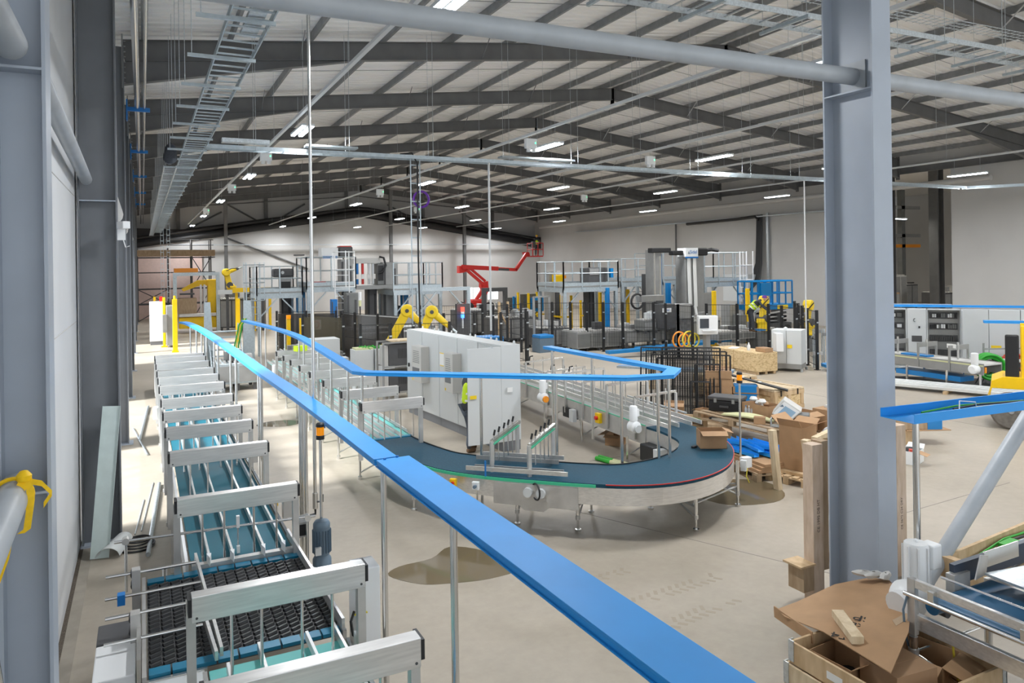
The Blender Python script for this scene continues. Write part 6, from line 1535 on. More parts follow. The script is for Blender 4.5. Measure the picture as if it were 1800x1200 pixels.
t = T('guide_gate','low guide frame with three posts right of the white motor, before the cabinets','guide frame',(22.2,12.6,.5))
p0,p1 = Vector((22.6,13.6,1.02)),Vector((23.5,12.5,1.10)); MB().bar(p0,p1,.04,.04).build('arm','mach_mid',t,True)
for f in (.02,.5,.98): q = p0.lerp(p1,f); MB().bar((q.x,q.y,.55),(q.x,q.y,1.2),.04,.04).build('post','mach_mid',t,True)
MB().bar((22.3,13.9,.70),(24.6,11.5,.70),.4,.05).build('bed','cab_side',t,True)
for f in (.15,.85): q = Vector((22.3,13.9,0)).lerp(Vector((24.6,11.5,0)),f); MB().cyl((q.x,q.y,0),(q.x,q.y,.7),.03,8).build('leg','tube_steel',t,True)
# hose reels
def reel(lab,c,r,m,w=.4,rz=0):
    t = T('hose_reel',lab,'hose reel',(c[0],c[1],0),rz); b = MB()
    for k in range(9):
        o = -w/2+w*k/8; rr = r*(1-.12*((k*5)%3)); b.ring((0,o,c[2]),rr,.045,22,'Y',6)
    b.build('hose',m,t,smooth=True)
    for s in (-1,1):
        MB().cyl((-.3,s*.18,0),(0,s*.18,c[2]),.02,6).build('stand_leg','mach_dark',t); MB().cyl((.3,s*.18,0),(0,s*.18,c[2]),.02,6).build('stand_leg','mach_dark',t)
    MB().cyl((0,-w/2-.05,c[2]),(0,w/2+.05,c[2]),.12,12).build('hub','mach_dark',t); return t
v = WF(1738,676); reel('green hose reel on a dark stand on the floor at right',(v.x,v.y,.55),.36,'cable_green',.42,R(-40))
v = WF(1782,664); reel('red hose reel half hidden by the yellow forklift mast',(v.x,v.y,.42),.33,'cable_red',.3,R(-40))
# white pipes on skids
t = T('pipe_bundle','bundle of long white wrapped profiles lying on timber skids across the floor at right','pipe bundle',(20,13.5,0))
q0,q1 = Vector((19.2,15.9,.1)),Vector((21.6,9.8,.1)); dd = (q1-q0).normalized(); nn = Vector((-dd.y,dd.x,0))
for k in range(6): MB().bar(q0+nn*(.13*k-.3)+Vector((0,0,.03+.03*(k%2))),q1+nn*(.13*k-.3)+Vector((0,0,.03+.03*(k%2))),.11,.09).build('profile','scrap_plastic',t,True,bevel=.015)
for f in (.1,.45,.8): q = q0.lerp(q1,f); MB().bar(q-nn*.5+Vector((0,0,-.06)),q+nn*.6+Vector((0,0,-.06)),.1,.08).build('skid','pine',t,True)
# forklift
v = WF(1778,752); fx,fy = v.x,v.y
t = T('forklift','yellow forklift truck at the right edge with a dusty wheel','forklift',(fx,fy,0),R(-60))
MB().lathe([(.16,-.13),(.36,-.13),(.40,-.09),(.40,.09),(.36,.13),(.16,.13)],(0,-.1,.40),26,'Y').build('tyre','tyre_dusty',t,smooth=True)
MB().lathe([(.0,-.14),(.05,-.15),(.06,-.13),(.19,-.12),(.2,.1),(.0,.1)],(0,-.1,.40),20,'Y').build('wheel_hub','mach_mid',t,smooth=True)
MB().lathe([(.16,-.13),(.36,-.13),(.40,-.09),(.40,.09),(.36,.13),(.16,.13)],(1.5,-.1,.40),22,'Y').build('tyre','tyre_dusty',t,smooth=True)
MB().slab([(-.42,0,.55),(-.36,0,1.02),(-.15,0,1.12),(.6,0,1.12),(1.9,0,1.12),(2.0,0,.5),(.55,0,.5),(.42,0,.86),(-.35,0,.86),(-.45,0,.5)],1.1,(0,1,0)).build('body','yellow',t,bevel=.03)
MB().box(.2,.5,.1,.35,1.1,2.25).build('mast_post','yellow',t,bevel=.01); MB().box(.2,.5,.85,1.05,1.1,2.25).build('mast_post','yellow',t,bevel=.01)
MB().box(-.1,.16,.1,.22,1.05,2.05).build('cylinder','black',t,bevel=.03); MB().box(.5,1.9,.1,1.05,2.2,2.28).build('overhead_guard','yellow',t); MB().box(.9,1.5,.25,.8,1.1,1.5).build('seat','black_soft',t,bevel=.05)
MB().box(-.40,1.9,.02,1.0,.25,.5).build('chassis','mach_dark',t)
# next hall contents seen through the gap
for k,(x,y,w,h,m_,lab) in enumerate(((40,31,3,1.6,'card','stack of brown goods in the next hall'),(44,33,2.5,2.6,'cab_side','pale machine cabinet in the next hall'),(48,36,4,1.8,'mach_dark','dark machine in the next hall'),(46,30,3,1.5,'mach_dark','dark low machine at the right of the gap to the next hall'))):
    machine(lab,x,x+w,y,y+1.6,0,h,m_,seed=20+k,detail=4)
t = T('mezzanine_frame','steel mezzanine with orange beam in the next hall','frame',(45,38,0))
for x in (37,41,45,49,53): MB().box(x-.2,x+.2,37.8,38.2,0,9.1).build('post','mach_grey',t,True)
for z,m_ in ((4.6,'orange'),(5.4,'mach_mid'),(7.6,'mach_mid')): MB().box(36,55,37.8,38,z,z+.25).build('beam',m_,t,True)
MB().bar((40,37.6,1.2),(46,37.6,4.4),.1,.3).build('stair_stringer','galv_pale',t,True)
for k,(x,y,z) in enumerate(((39,30,7),(42,34,7.2),(38,27.5,6),(43,38.5,4.2),(47,41,6.5))):
    g = T('ceiling_lamp','tube lamp hanging in the next hall, %s from the left of the gap' % ORD[k],'lamp',(x,y,z)); MB().box(x-.8,x+.8,y-.08,y+.08,z,z+.06).build('housing','lamp_body',g,True); MB().box(x-.75,x+.75,y-.06,y+.06,z-.03,z).build('tube','lamp_on',g,True); MB().cyl((x,y,z+.06),(x,y,9.2),.01,5).build('wire','galv',g,True)
    area('lamp_light',(x,y,z-.06),1.4,.3,120,(0,0,0),(1,.95,.85))
# ---------- packing clutter right of the curved conveyor ----------
def mesh_panel(lab, a, c, tilt, h, z0=.02, dens=.06):
    """black framed wire panel standing on the edge a-c, leaning by tilt metres"""
    t = T('mesh_panel',lab,'fence panel',(a[0],a[1],z0)); a = Vector((*a,z0)); c = Vector((*c,z0)); u = (c-a).normalized(); n = Vector((-u.y,u.x,0)); up_ = (Vector((0,0,h))+n*tilt)
    f = MB()
    for p,q in ((a,c),(a+up_,c+up_),(a,a+up_),(c,c+up_)): f.bar(p,q,.03,.03,(.3,.2,1))
    f.build('frame','black',t,True); w = MB(); L = (c-a).length
    for k in range(1,int(L/dens)): w.bar(a+u*(dens*k),a+u*(dens*k)+up_,.006,.006,(1,0,0))
    for k in range(1,7): w.bar(a+up_*(k/7),c+up_*(k/7),.006,.006)
    w.build('wire','black',t,True); return t
base = Vector((11.0,15.0)); 
for k in range(7):
    o = Vector((.13*k,-.07*k))*.8; a = base+o+Vector((0.02*k,0)); c = a+Vector((1.0+.03*(k%3),-.95))
    mesh_panel('black wire fence panel in the leaning stack behind the U-turn, %s from the back' % ORD[k],(a.x,a.y),(c.x,c.y),.34-.02*k,1.62-.09*(k%4))
mesh_panel('tall narrow black framed panel at the right end of the leaning stack',(12.0,14.1),(12.45,13.75),.1,1.25,dens=.2)
mesh_panel('short black framed panel leaning lowest at the right end of the stack',(11.75,14.0),(12.1,13.7),.2,.85,dens=.2)
# brown cartons and blue packs on a pallet
def pallet(lab,x,y,rz,z=0,w=1.2,d=.8,m='pine'):
    t = T('pallet',lab,'pallet',(x,y,z),rz)
    for k in range(5): yy = -d/2+.06+(d-.12)*k/4; MB().box(-w/2,w/2,yy-.05,yy+.05,.122,.144).build('top_board',m,t)
    for yy in (-d/2+.05,0,d/2-.05):
        MB().box(-w/2,w/2,yy-.05,yy+.05,0,.022).build('bottom_board',m,t)
        for xx in (-w/2+.07,0,w/2-.07): MB().box(xx-.07,xx+.07,yy-.05,yy+.05,.022,.1).build('block',m,t)
    for xx in (-w/2+.07,0,w/2-.07): MB().box(xx-.07,xx+.07,-d/2,d/2,.1,.122).build('stringer',m,t)
    return t
pallet('pallet under the brown carton stack beside the leaning mesh panels',13.0,14.35,R(-40),0,1.3,.9)
for k in range(5):
    tag(carton('cardboard_box',12.75+.02*(k%2),14.15,.146+.19*k,.62,.55,.185,R(-40+3*(k%2)),'brown carton in the stack beside the mesh panels, %s from the bottom' % ORD[k],open_=False),'brown carton in the stack beside the mesh panels, %s from the bottom' % ORD[k],'box','stacked brown cartons')
for k in range(3):
    t = T('blue_pack','blue plastic pack beside the brown carton stack, %s from the bottom' % ORD[k],'pack',(13.25,13.75,.146+.2*k),R(-40)); MB().box(-.3,.3,-.22,.22,0,.17).build('carton_tray','card',t); MB().box(-.25,.25,-.23,-.2,.03,.19).build('blue_film','wrap_blue',t); MB().box(-.27,.27,-.2,.2,.16,.195).build('blue_top','wrap_blue',t)
t = T('black_profile','black plastic profile with white tags lying slanted over the blue packs','profile',(13.4,13.9,.8)); MB().bar((12.9,14.3,1.02),(14.0,13.1,.62),.22,.03).build('profile','black',t,True)
for f in (.12,.35,.6): p = Vector((12.9,14.3,1.04)).lerp(Vector((14.0,13.1,.64)),f); MB().cbox(p,(.09,.09,.02),R(-45)).build('tag','paper',t,True)
# trestle of silver strips on a timber leg
t = T('strip_trestle','bundle of silver-white strips with blue film lying on timber blocks behind the crates','strip bundle',(14.3,17.2,0))
for (x,y) in ((14.45,16.6),(13.6,17.9)): MB().box(x-.10,x+.10,y-.08,y+.08,0,.62).build('timber_leg','pine_pale',t,True)
d_ = (Vector((14.95,15.95,0))-Vector((12.9,18.6,0))).normalized(); n_ = Vector((-d_.y,d_.x,0))
for k in range(5): p = Vector((12.9,18.6,.66))+n_*(.11*k-.25); MB().bar(p,p+d_*3.35,.09,.06).build('strip','wrap_blue' if k==1 else 'galv_pale',t,True)
# lidded crates
P = WF(1268,706); crate('lidded wooden crate with latches, farther one of the two behind the black tool case',(14.42,15.75),1.1,1.25,.60,R(3),m='osb',lid=True,frame='pine')
crate('lidded wooden crate with latches, nearer one of the two, beside the scrap cartons',(14.17,14.0),1.05,1.45,.58,R(4),m='osb',lid=True,frame='pine')
# long pallet raised on blocks with rubbish on it
PX = Vector((11.55,11.95)); pz = .30
t = T('block_support','rough timber block carrying the left end of the littered pallet','block',(11.25,12.45,0)); MB().cbox((11.15,12.35,.14),(.5,.3,.28),R(-40)).build('block','pine_dirty',t,True,bevel=.01)
t = T('block_support','rough timber block carrying the right end of the littered pallet','block',(12,11.5,0)); MB().cbox((11.75,11.25,.14),(.4,.3,.28),R(-40)).build('block','pine_dirty',t,True,bevel=.01)
pallet('long littered pallet raised on blocks behind the blue tray bundle',11.58,12.0,R(-86),.285,2.2,.95,'pine_dirty')
pallet('second pallet with scrap just right of the littered one',12.65,10.9,R(-86),.0,1.4,.9,'pine')
PT = .432
t = T('tool_case','black plastic tool case with grey lid on the littered pallet','case',(11.72,12.72,PT),R(-60))
MB().box(-.36,.36,-.22,.22,0,.24).build('body','black',t,bevel=.02); MB().box(-.38,.38,-.24,.24,.25,.33).build('lid','mach_dark',t,bevel=.02)
for s in (-.2,.2): MB().box(s-.03,s+.03,-.245,-.22,.2,.29).build('latch','mach_mid',t)
MB().box(-.10,.10,-.26,-.225,.10,.14).build('handle','mach_dark',t)
r_ = random.Random(11)
for i in range(4):
    for j in range(3):
        t = T('water_bottle','clear water bottle in the shrink-wrapped pack on the littered pallet','bottle',(11.72+.062*i+.03*j,12.15-.062*j+.02*i,PT),0,'pack of water bottles')
        MB().lathe([(.027,0),(.03,.01),(.03,.13),(.012,.17),(.012,.19)],(0,0,0),10).build('bottle_body','pet',t,smooth=True); MB().cyl((0,0,.19),(0,0,.205),.015,8).build('cap','white_plastic' if (i+j)%3 else 'wrap_blue',t)
t = T('foam_sheet','pale yellow foam sheet curving over the edge of the littered pallet','foam',(11.35,11.9,PT)); b = MB(); n=14; P=[]
vs=[]; 
for k in range(n+1):
    f=k/n; x,y=11.25+.35*f,12.35-1.1*f; w=.16*math.sin(PI*min(1,f*.9+.08))+.04
    for s in (-1,1): vs.append((x+s*w*.9,y+s*w*.4,PT+.05+.05*math.sin(f*3)))
    for s in (-1,1): vs.append((x+s*w*.9,y+s*w*.4,PT+.02+.05*math.sin(f*3)))
fs=[]
for k in range(n):
    a=4*k; c=a+4; fs+=[(a,a+1,c+1,c),(a+2,c+2,c+3,a+3),(a,c,c+2,a+2),(a+1,a+3,c+3,c+1)]
b.add(vs,fs+[(0,2,3,1),(4*n,4*n+1,4*n+3,4*n+2)]); b.build('sheet','foam_yellow',t,True)
carton('cardboard_box',11.98,11.95,PT,.42,.72,.26,R(4),'wide open carton full of scrap wrappings on the littered pallet',(0,0,0,0))
for k in range(7):
    x,y = 11.98+r_.uniform(-.1,.1),11.95+r_.uniform(-.25,.25)
    tag(MB().lathe([(.0,-.05),(.06,-.04),(.09,0),(.06,.05),(.0,.06)],(x,y,PT+.22+.02*k),7).build('crumpled_wrap',['scrap_plastic','card','paper'][k%3]),'crumpled wrapper inside the open scrap carton','wrapper','wrappers in the scrap carton')
t = T('machine_hood','grey tilted equipment housing with a pale blue face lying on the littered pallet','equipment',(11.9,11.15,PT),R(-50))
b = MB(); b.slab([(-.30,-.2,.20),(.02,-.2,.02),(.28,-.2,.28),(-.06,-.2,.50)],.45,(0,1,0)); b.build('housing','cab_side',t,bevel=.015)
MB().slab([(-.27,-.21,.21),(.02,-.21,.05),(.24,-.21,.27),(-.05,-.21,.46)],.012,(0,-1,0)).build('face','paper',t); MB().slab([(-.18,-.225,.22),(.02,-.225,.10),(.17,-.225,.26),(-.03,-.225,.38)],.004,(0,-1,0)).build('blue_panel','motor_blue',t); MB().slab([(-.14,-.223,.36),(-.06,-.223,.36),(-.08,-.223,.41)],.004,(0,-1,0)).build('dark_mark','motor_grey',t)
MB().box(.2,.42,-.15,.2,.0,.2).build('side_block','mach_grey',t,bevel=.02)
t = T('metal_bracket','bent grey steel bracket lying in front of the tilted housing','bracket',(11.5,10.95,PT),R(-50)); MB().box(-.2,.2,-.1,.1,.0,.02).box(-.2,-.18,-.1,.1,.0,.16).box(-.05,-.03,-.1,.1,.02,.14).build('plate','galv',t); MB().cbox((.15,0,.1),(.35,.2,.015),0,0,R(30)).build('wing','mach_mid',t)
carton('cardboard_box',11.32,11.35,PT,.22,.16,.14,R(-50),'small carton with a black band before the tilted housing',open_=False)
carton('cardboard_box',12.55,11.35,.15,.45,.4,.42,R(4),'open brown carton behind the tilted housing',(1,0,1,0))
carton('cardboard_box',13.1,11.1,.15,.45,.55,.45,R(6),'brown carton with white sheets on top, left of the big column',open_=False)
for k in range(3): tag(MB().cbox((13.3+.01*k,11.1,.615+.02*k),(.42,.3,.015),R(-15+8*k)).build('paper_sheet','paper'),'white sheet on the carton left of the big column','sheet','white sheets on a carton')
for k,(x,y,s) in enumerate(((12.55,10.6,.2),(12.75,10.5,.16),(12.4,10.45,.14))):
    b = MB(); v=[]; rr=random.Random(k)
    b.lathe([(.02,0),(s*.9,.02),(s*1.1,s*.4),(s*.7,s*.9),(s*.2,s*1.1)],(x,y,.145),9); b.v=[(p[0]+rr.uniform(-.03,.03),p[1]+rr.uniform(-.03,.03),p[2]+rr.uniform(-.0,.03)) for p in b.v]
    tag(b.build('plastic_bag','film'),'crumpled clear plastic bag left of the big column, %s' % ('largest','middle-sized','smallest')[k],'plastic bag')
for k,(x,y,z,rz) in enumerate(((12.35,10.2,.62,-20),(12.2,10.35,.66,20),(12.6,10.25,.5,-60))): tag(MB().cbox((x,y,z-.32),(.8,.07,.05),R(rz)).build('timber_batten','pine_pale'),'pale timber batten lying on the scrap pallet, %s from the front' % ORD[k],'batten')
# bundle of blue trays
for k in range(7):
    x0,z = (9.62+.20*k, .325) if k < 5 else (9.75+.3*(k-5), .40); y0 = 10.75-.06*(k%3)
    p = Vector((x0,y0,z)); q = p+Vector(((.02,.07,-.03,.10,.0,.42,-.30)[k],-1.0-.08*(k%2),.0))
    o = MB().chan(p,q,.12,.055).build('blue_tray_length','blue_tray'); tag(o,'loose blue cable tray in the bundle beside the U-turn, '+('%s from the left' % ORD[k] if k < 5 else 'slanted on top, %s one' % ('left','right')[k-5]),'cable tray','loose blue tray lengths')
pallet('pallet under the flattened cartons beside the U-turn',9.85,9.95,R(78),0,1.2,.8,'pine_dirty')
for k in range(3): tag(MB().cbox((9.85+.02*k,9.95-.03*k,.146+.026+.051*k),(1.2-.06*k,.72,.05),R(78+3*k)).build('flat_carton','card',bevel=.004),'flattened carton on the pallet beside the U-turn, %s from the bottom' % ORD[k],'cardboard')
# tall carton on its pallet, upright timbers
pallet('small pallet under the tall open carton',10.12,9.25,R(14),0,.9,.75,'pine')
tag(MB().cbox((10.12,9.25,.17),(.66,.52,.05),R(14)).build('timber_tray','pine'),'flat timber tray between the tall carton and its pallet','tray')
carton('cardboard_box',10.14,9.28,.197,.50,.42,.74,R(14),'tall open brown carton standing on a small pallet by the big column',(1,1,1,1),ang=-40)
for k,(px_,py_,h,lean,w) in enumerate(((1368,860,.98,-.06,.11),(1432,868,.88,-.12,.13))):
    p = WF(px_,py_); o = MB().bar(p+Vector((0,0,0)),p+Vector((lean,.06,h)),w,.09,(1,0,0)).build('timber_post','pine_pale'); tag(o,'upright timber post %s of the tall open carton' % ('left','right')[k],'timber')
p = WF(1425,865); tag(MB().bar(p+Vector((.1,.0,.86)),p+Vector((.8,.1,.95)),.1,.06).build('timber_rail','pine_pale'),'horizontal timber rail from the right upright towards the big column','timber')
# small pallet with carton left
pallet('small pallet with a carton behind the return conveyor end',11.35,13.75,R(-40),0,1.1,.7,'pine')
carton('cardboard_box',11.05,13.75,.146,.45,.35,.38,R(-40),'brown carton with plastic beside the mesh panels on the small pallet',(1,0,0,0))
t = T('green_strip','short bright green strip lying on the small pallet','strip',(11.3,13.4,.15)); MB().cbox((11.3,13.4,.17),(.4,.14,.04),R(-10)).build('strip','cable_green',t,True)
carton('cardboard_box',11.75,13.55,.146,.3,.25,.18,R(10),'small open carton at the right of the small pallet',(1,1,0,1))
tag(MB().bar((9.05,11.9,.62),(8.98,11.0,.62),.12,.05).build('blue_guide','blue_tray'),'short blue tray length at the right side of the return conveyor end','guide')
# on the floor inside the loop
carton('cardboard_box',8.85,12.9,.0,.5,.34,.22,R(35),'torn carton lying open on the floor under the return conveyor',(1,1,1,1),ang=10)
carton('cardboard_box',10.0,13.9,.0,.35,.3,.3,R(20),'closed carton behind the return conveyor below the trays',open_=False)
for k,(x0,y0,x1,y1) in enumerate(((7.75,12.0,8.05,10.5),(7.85,12.05,8.15,10.55))):
    t = T('wrapped_tube','green and yellow wrapped tube on the floor inside the U-turn, %s one' % ('left','right')[k],'tube',(x0,y0,.04)); p=Vector((x0,y0,.045)); q=Vector((x1,y1,.045))
    for j in range(4): MB().cyl(p.lerp(q,j/4),p.lerp(q,(j+1)/4),.04,10).build('section','cable_green' if j%2==0 else 'foam_yellow',t,True)
# loose silver strips behind the return line
for k in range(5): tag(MB().bar((10.1+.1*k,12.9-.06*k,.35+.04*k),(9.75+.13*k,14.9-.1*k,.5+.03*k),.05,.03).build('steel_strip','galv'),'loose galvanised strip leaning by the mesh panels, %s from the left' % ORD[k],'strip','loose steel strips')
# puddles
def puddle(lab,c,pts):
    P=[(c[0]+x,c[1]+y) for x,y in smooth_closed(pts)]; tag(MB().poly(P,.0002,.003).build('puddle','wet_floor'),lab,'puddle')
def smooth_closed(P):
    P=[Vector(p) for p in P]; n=len(P); out=[]
    for i in range(n):
        p0,p1,p2,p3=P[i-1],P[i],P[(i+1)%n],P[(i+2)%n]
        for k in range(4):
            t=k/4; out.append(.5*((2*p1)+(p2-p0)*t+(2*p0-5*p1+4*p2-p3)*t*t+(3*p1-p0-3*p2+p3)*t**3))
    return out
puddle('dark puddle on the concrete beside the nearest blue tray',(3.2,8.75),[(-.55,.05),(-.35,.25),(.1,.3),(.45,.55),(.8,.2),(.95,-.5),(.5,-.62),(.0,-.5),(-.3,-.35)])
puddle('brown wet patch on the concrete under the right end of the U-turn',(9.0,9.3),[(-.9,-.5),(-.2,-.75),(.3,-.5),(.5,.1),(.1,.5),(-.5,.4),(-1.0,.1)])
puddle('small puddle beside the second conveyor feet',(2.9,18.6),[(-.5,0),(-.2,.35),(.3,.3),(.55,-.1),(.1,-.4)])
# tyre marks: dusty prints on the slab
def tyre_mark(lab,p,q,w):
    p=Vector((*p,.0006)); q=Vector((*q,.0006)); d=(q-p).normalized(); n=Vector((-d.y,d.x,0)); L=(q-p).length; b=MB(); rr=random.Random(int(L*100)); k=0.
    while k < L:
        for s in (-1,1):
            c=p+d*k+n*(s*w*.25)
            if rr.random()<.7: b.bar(c-n*(w*.18)-d*(.03*s),c+n*(w*.18)+d*(.03*s),.045,.0008)
        k+=.11
    o=b.build('tyre_mark','dust_mark'); tag(o,lab,'tyre mark',kind='stuff')
tyre_mark('faint tyre print on the concrete in the middle of the foreground floor, nearest one',(4.25,6.1),(5.9,6.35),.24)
tyre_mark('faint tyre print on the foreground concrete beyond the nearest one',(4.35,6.75),(6.2,6.9),.24)
tyre_mark('short faint tyre print on the foreground concrete nearest to the U-turn',(4.6,7.5),(5.3,7.55),.2)
# ---------- near right: upright pallet, crate with cardboard, conveyor end ----------
t = T('pallet','timber pallet standing on end behind the big column, its sides showing left and right','pallet',(7.2,5.9,0))
MB().box(6.60,6.76,5.84,5.98,.0,1.74).build('side_board','plank_pink',t,True,bevel=.004); MB().box(6.76,6.86,5.86,6.0,.32,1.76).build('rough_board','pine_dirty',t,True)
MB().box(8.0,8.17,5.84,5.98,.0,1.80).build('side_board','plank_pink',t,True,bevel=.004)
for z in (.35,.9,1.5): MB().box(6.86,8.0,5.93,5.97,z,z+.12).build('cross_board','pine',t,True)
MB().box(6.44,6.60,5.84,6.06,.14,.42).build('end_block','pine_dirty',t,True,bevel=.004); MB().box(6.38,6.61,5.82,6.08,.42,.44).build('block_plate','pine',t,True)
text('CE 1995 DB HT',.055,Vector((6.68,5.838,.95)),Matrix.Rotation(R(90),4,'X')@Matrix.Rotation(R(90),4,'Z'),'plank_ink',t)
text('CE 0672 C24 DRY',.05,Vector((8.08,5.838,.75)),Matrix.Rotation(R(90),4,'X')@Matrix.Rotation(R(90),4,'Z'),'plank_ink',t)
# boxes on the floor right of the big column
t = T('cardboard_box','white open box holding a black bag on the floor beyond the upright pallet','box',(12.75,9.0,0),R(20))
MB().box(-.22,.22,-.15,-.144,0,.24).box(-.22,.22,.144,.15,0,.24).box(-.22,-.214,-.144,.144,0,.24).box(.214,.22,-.144,.144,0,.24).box(-.22,.22,-.15,.15,0,.006).build('body','white_plastic',t)
MB().slab([(-.22,-.15,.24),(.0,-.15,.24),(-.02,-.32,.2),(-.24,-.32,.2)],.005).build('flap','card',t); MB().slab([(.22,-.15,.24),(.22,.15,.24),(.34,.14,.3),(.34,-.14,.3)],.005).build('flap','paper',t)
MB().lathe([(.0,.0),(.13,.02),(.15,.12),(.08,.2),(.0,.22)],(.03,.02,.06),9).build('black_bag','black_soft',t); MB().cbox((-.13,-.03,.24),(.1,.07,.06),.4).build('pink_packet','cable_red',t)
t = T('painted_beam','orange-brown timber box with a blue paint mark on a floor block beyond the upright pallet','timber',(14,10.1,0))
MB().cbox((14.0,10.05,.42),(1.0,.5,.22),R(-25)).build('body','pine_dirty',t,True,bevel=.01); MB().cbox((14.4,9.72,.42),(.3,.26,.215),R(-25)).build('blue_end','motor_grey' if False else 'wrap_blue',t,True); MB().cbox((13.9,10.1,.15),(.4,.4,.3),R(-25)).build('block','pine',t,True); MB().cbox((14.3,9.85,.30),(.9,.5,.015),R(-25)).build('board','card',t,True)
for k in range(4): tag(MB().cbox((13.8+.12*k,10.1-.05*k,.55),(.18,.05,.04),R(20*k)).build('metal_scrap','mach_mid'),'small grey metal piece on the painted timber box','metal piece','metal scraps on the timber box')
# crate with collars
CX0,CX1,CY0,CY1 = 4.93,6.15,3.55,4.64
t = T('collar_crate','timber collar crate with steel corner hinges and cartons inside, under the cardboard sheet','crate',((CX0+CX1)/2,(CY0+CY1)/2,0))
def collar(z0,z1,o,nm,m):
    x0,x1,y0,y1 = CX0-o,CX1+o,CY0-o,CY1+o; b = MB(); w=.024
    b.box(x0,x1,y0,y0+w,z0,z1).box(x0,x1,y1-w,y1,z0,z1).box(x0,x0+w,y0+w,y1-w,z0,z1).box(x1-w,x1,y0+w,y1-w,z0,z1); b.build(nm,m,t,True,bevel=.003)
    for x,sx in ((x0,-1),(x1,1)):
        for y,sy in ((y0,-1),(y1,1)): h = MB(); h.box(x-.004 if sx<0 else x-.05,x+.05 if sx<0 else x+.004,y-.004 if sy<0 else y-.004,y+.004,z0+.02,z1+.012).box(x-.006,x+.006,y-.05 if sy>0 else y-.004,y+.05 if sy<0 else y+.004,z0+.02,z1+.012); h.build('corner_hinge','galv',t,True)
collar(.15,.34,.03,'lower_collar','pine_pale'); collar(.345,.53,0,'upper_collar','pine')
MB().box(CX0+.03,CX1-.03,CY0+.03,CY1-.03,0,.15).build('pallet_base','pine_dirty',t,True)
MB().box(CX0-.003,CX0,4.1,4.25,.40,.46).build('white_label','paper',t,True)
carton('cardboard_box',5.25,4.36,.16,.34,.40,.30,R(4),'open brown carton in the left corner of the collar crate',(1,0,0,0),ang=-60)
carton('cardboard_box',5.35,3.92,.16,.42,.36,.42,R(-6),'taller brown carton in the collar crate under the sheet edge',open_=False,body='card_in')
carton('cardboard_box',5.85,4.05,.16,.38,.45,.34,R(12),'creased open carton at the right end of the collar crate',(1,0,1,0))
tag(MB().lathe([(.0,0),(.1,.02),(.12,.08),(.06,.14),(.0,.15)],(5.32,4.36,.18),9).build('dark_bag','black_soft'),'dark bag inside the left carton of the collar crate','bag')
# cardboard sheet: a sagging sheet over the crate, leaning up against the column
SH = [(5.34,5.17,.50),(5.54,5.11,.55),(6.0,5.06,.62),(6.37,4.95,.66),(6.37,4.74,.70),(6.11,4.34,.70),(5.64,4.03,.70),(5.05,3.76,.66),(5.22,4.53,.575),(5.25,4.99,.52)]
t = T('cardboard_sheet','large brown cardboard sheet with black handwriting lying across the collar crate','cardboard',(5.5,4.5,.6))
c = Vector((5.78,4.52,.665)); b = MB(); vs=[]; R_=8; n=len(SH)
top=[c]+[c.lerp(Vector(p),k/R_) for k in range(1,R_+1) for p in SH]
def sag(p): return Vector((p.x,p.y,p.z+.012*math.sin(p.x*5+p.y*3)))
top=[sag(p) for p in top]; N=len(top); vs=top+[p-Vector((0,0,.008)) for p in top]; fs=[]
for i in range(n):
    j=(i+1)%n; fs+=[(0,1+i,1+j),(N,N+1+j,N+1+i)]
    for k in range(R_-1): a=1+k*n; d=a+n; fs+=[(a+i,d+i,d+j,a+j),(N+a+i,N+a+j,N+d+j,N+d+i)]
    a=1+(R_-1)*n; fs.append((a+i,N+a+i,N+a+j,a+j))
b.add(vs,fs); SHEET = b.build('sheet','card',t,True,smooth=True)
MB().bar((5.33,5.19,.46),(5.17,4.60,.51),.012,.10).build('folded_edge','card',t,True)
MB().slab([(5.66,4.16,.692),(5.72,4.24,.692),(5.98,4.26,.704),(5.92,4.19,.704)],.002).build('clear_tape','card_tape',t,True)
def sheet_z(x,y): 
    ok,loc,nn,ii = SHEET.ray_cast(Vector((x,y,3))-SHEET.parent.location, Vector((0,0,-1)))
    return (loc.z+SHEET.parent.location.z) if ok else .66
for s,px_,py_,sz in (('SP',1516,1088,.15),('T4',1477,1111,.14),('KE',1508,1098,.09)):
    p = WF(px_,py_,.64); p.z = sheet_z(p.x,p.y)+.004; text(s,sz,p,Matrix.Rotation(R(118),4,'Z'),'ink',t)
p,q = WF(1472,1074,.68),WF(1508,1122,.68); z0 = max(sheet_z(p.x,p.y),sheet_z(q.x,q.y),sheet_z((p.x+q.x)/2,(p.y+q.y)/2))+.036
o = MB().bar((p.x,p.y,z0),(q.x,q.y,z0),.10,.065).build('timber_block','pine_pale',bevel=.003); tag(o,'short pale timber block lying on the cardboard sheet','timber')
t = T('rag','grey crumpled work gloves on the far corner of the cardboard sheet','gloves',(6.3,4.85,.72)); rr=random.Random(2)
for k in range(3):
    b=MB().lathe([(.0,0),(.05,.005),(.06,.03),(.03,.05),(.0,.05)],(0,0,0),9); b.v=[(p[0]*1.8+rr.uniform(-.012,.012),p[1]*.8+rr.uniform(-.01,.01),p[2]+rr.uniform(0,.012)) for p in b.v]; b.xf(Matrix.Translation((6.22+.07*k,4.92-.07*k,.715))@Matrix.Rotation(R(-40+30*k),4,'Z')); b.build('fold','cab_side',t,True,smooth=True)
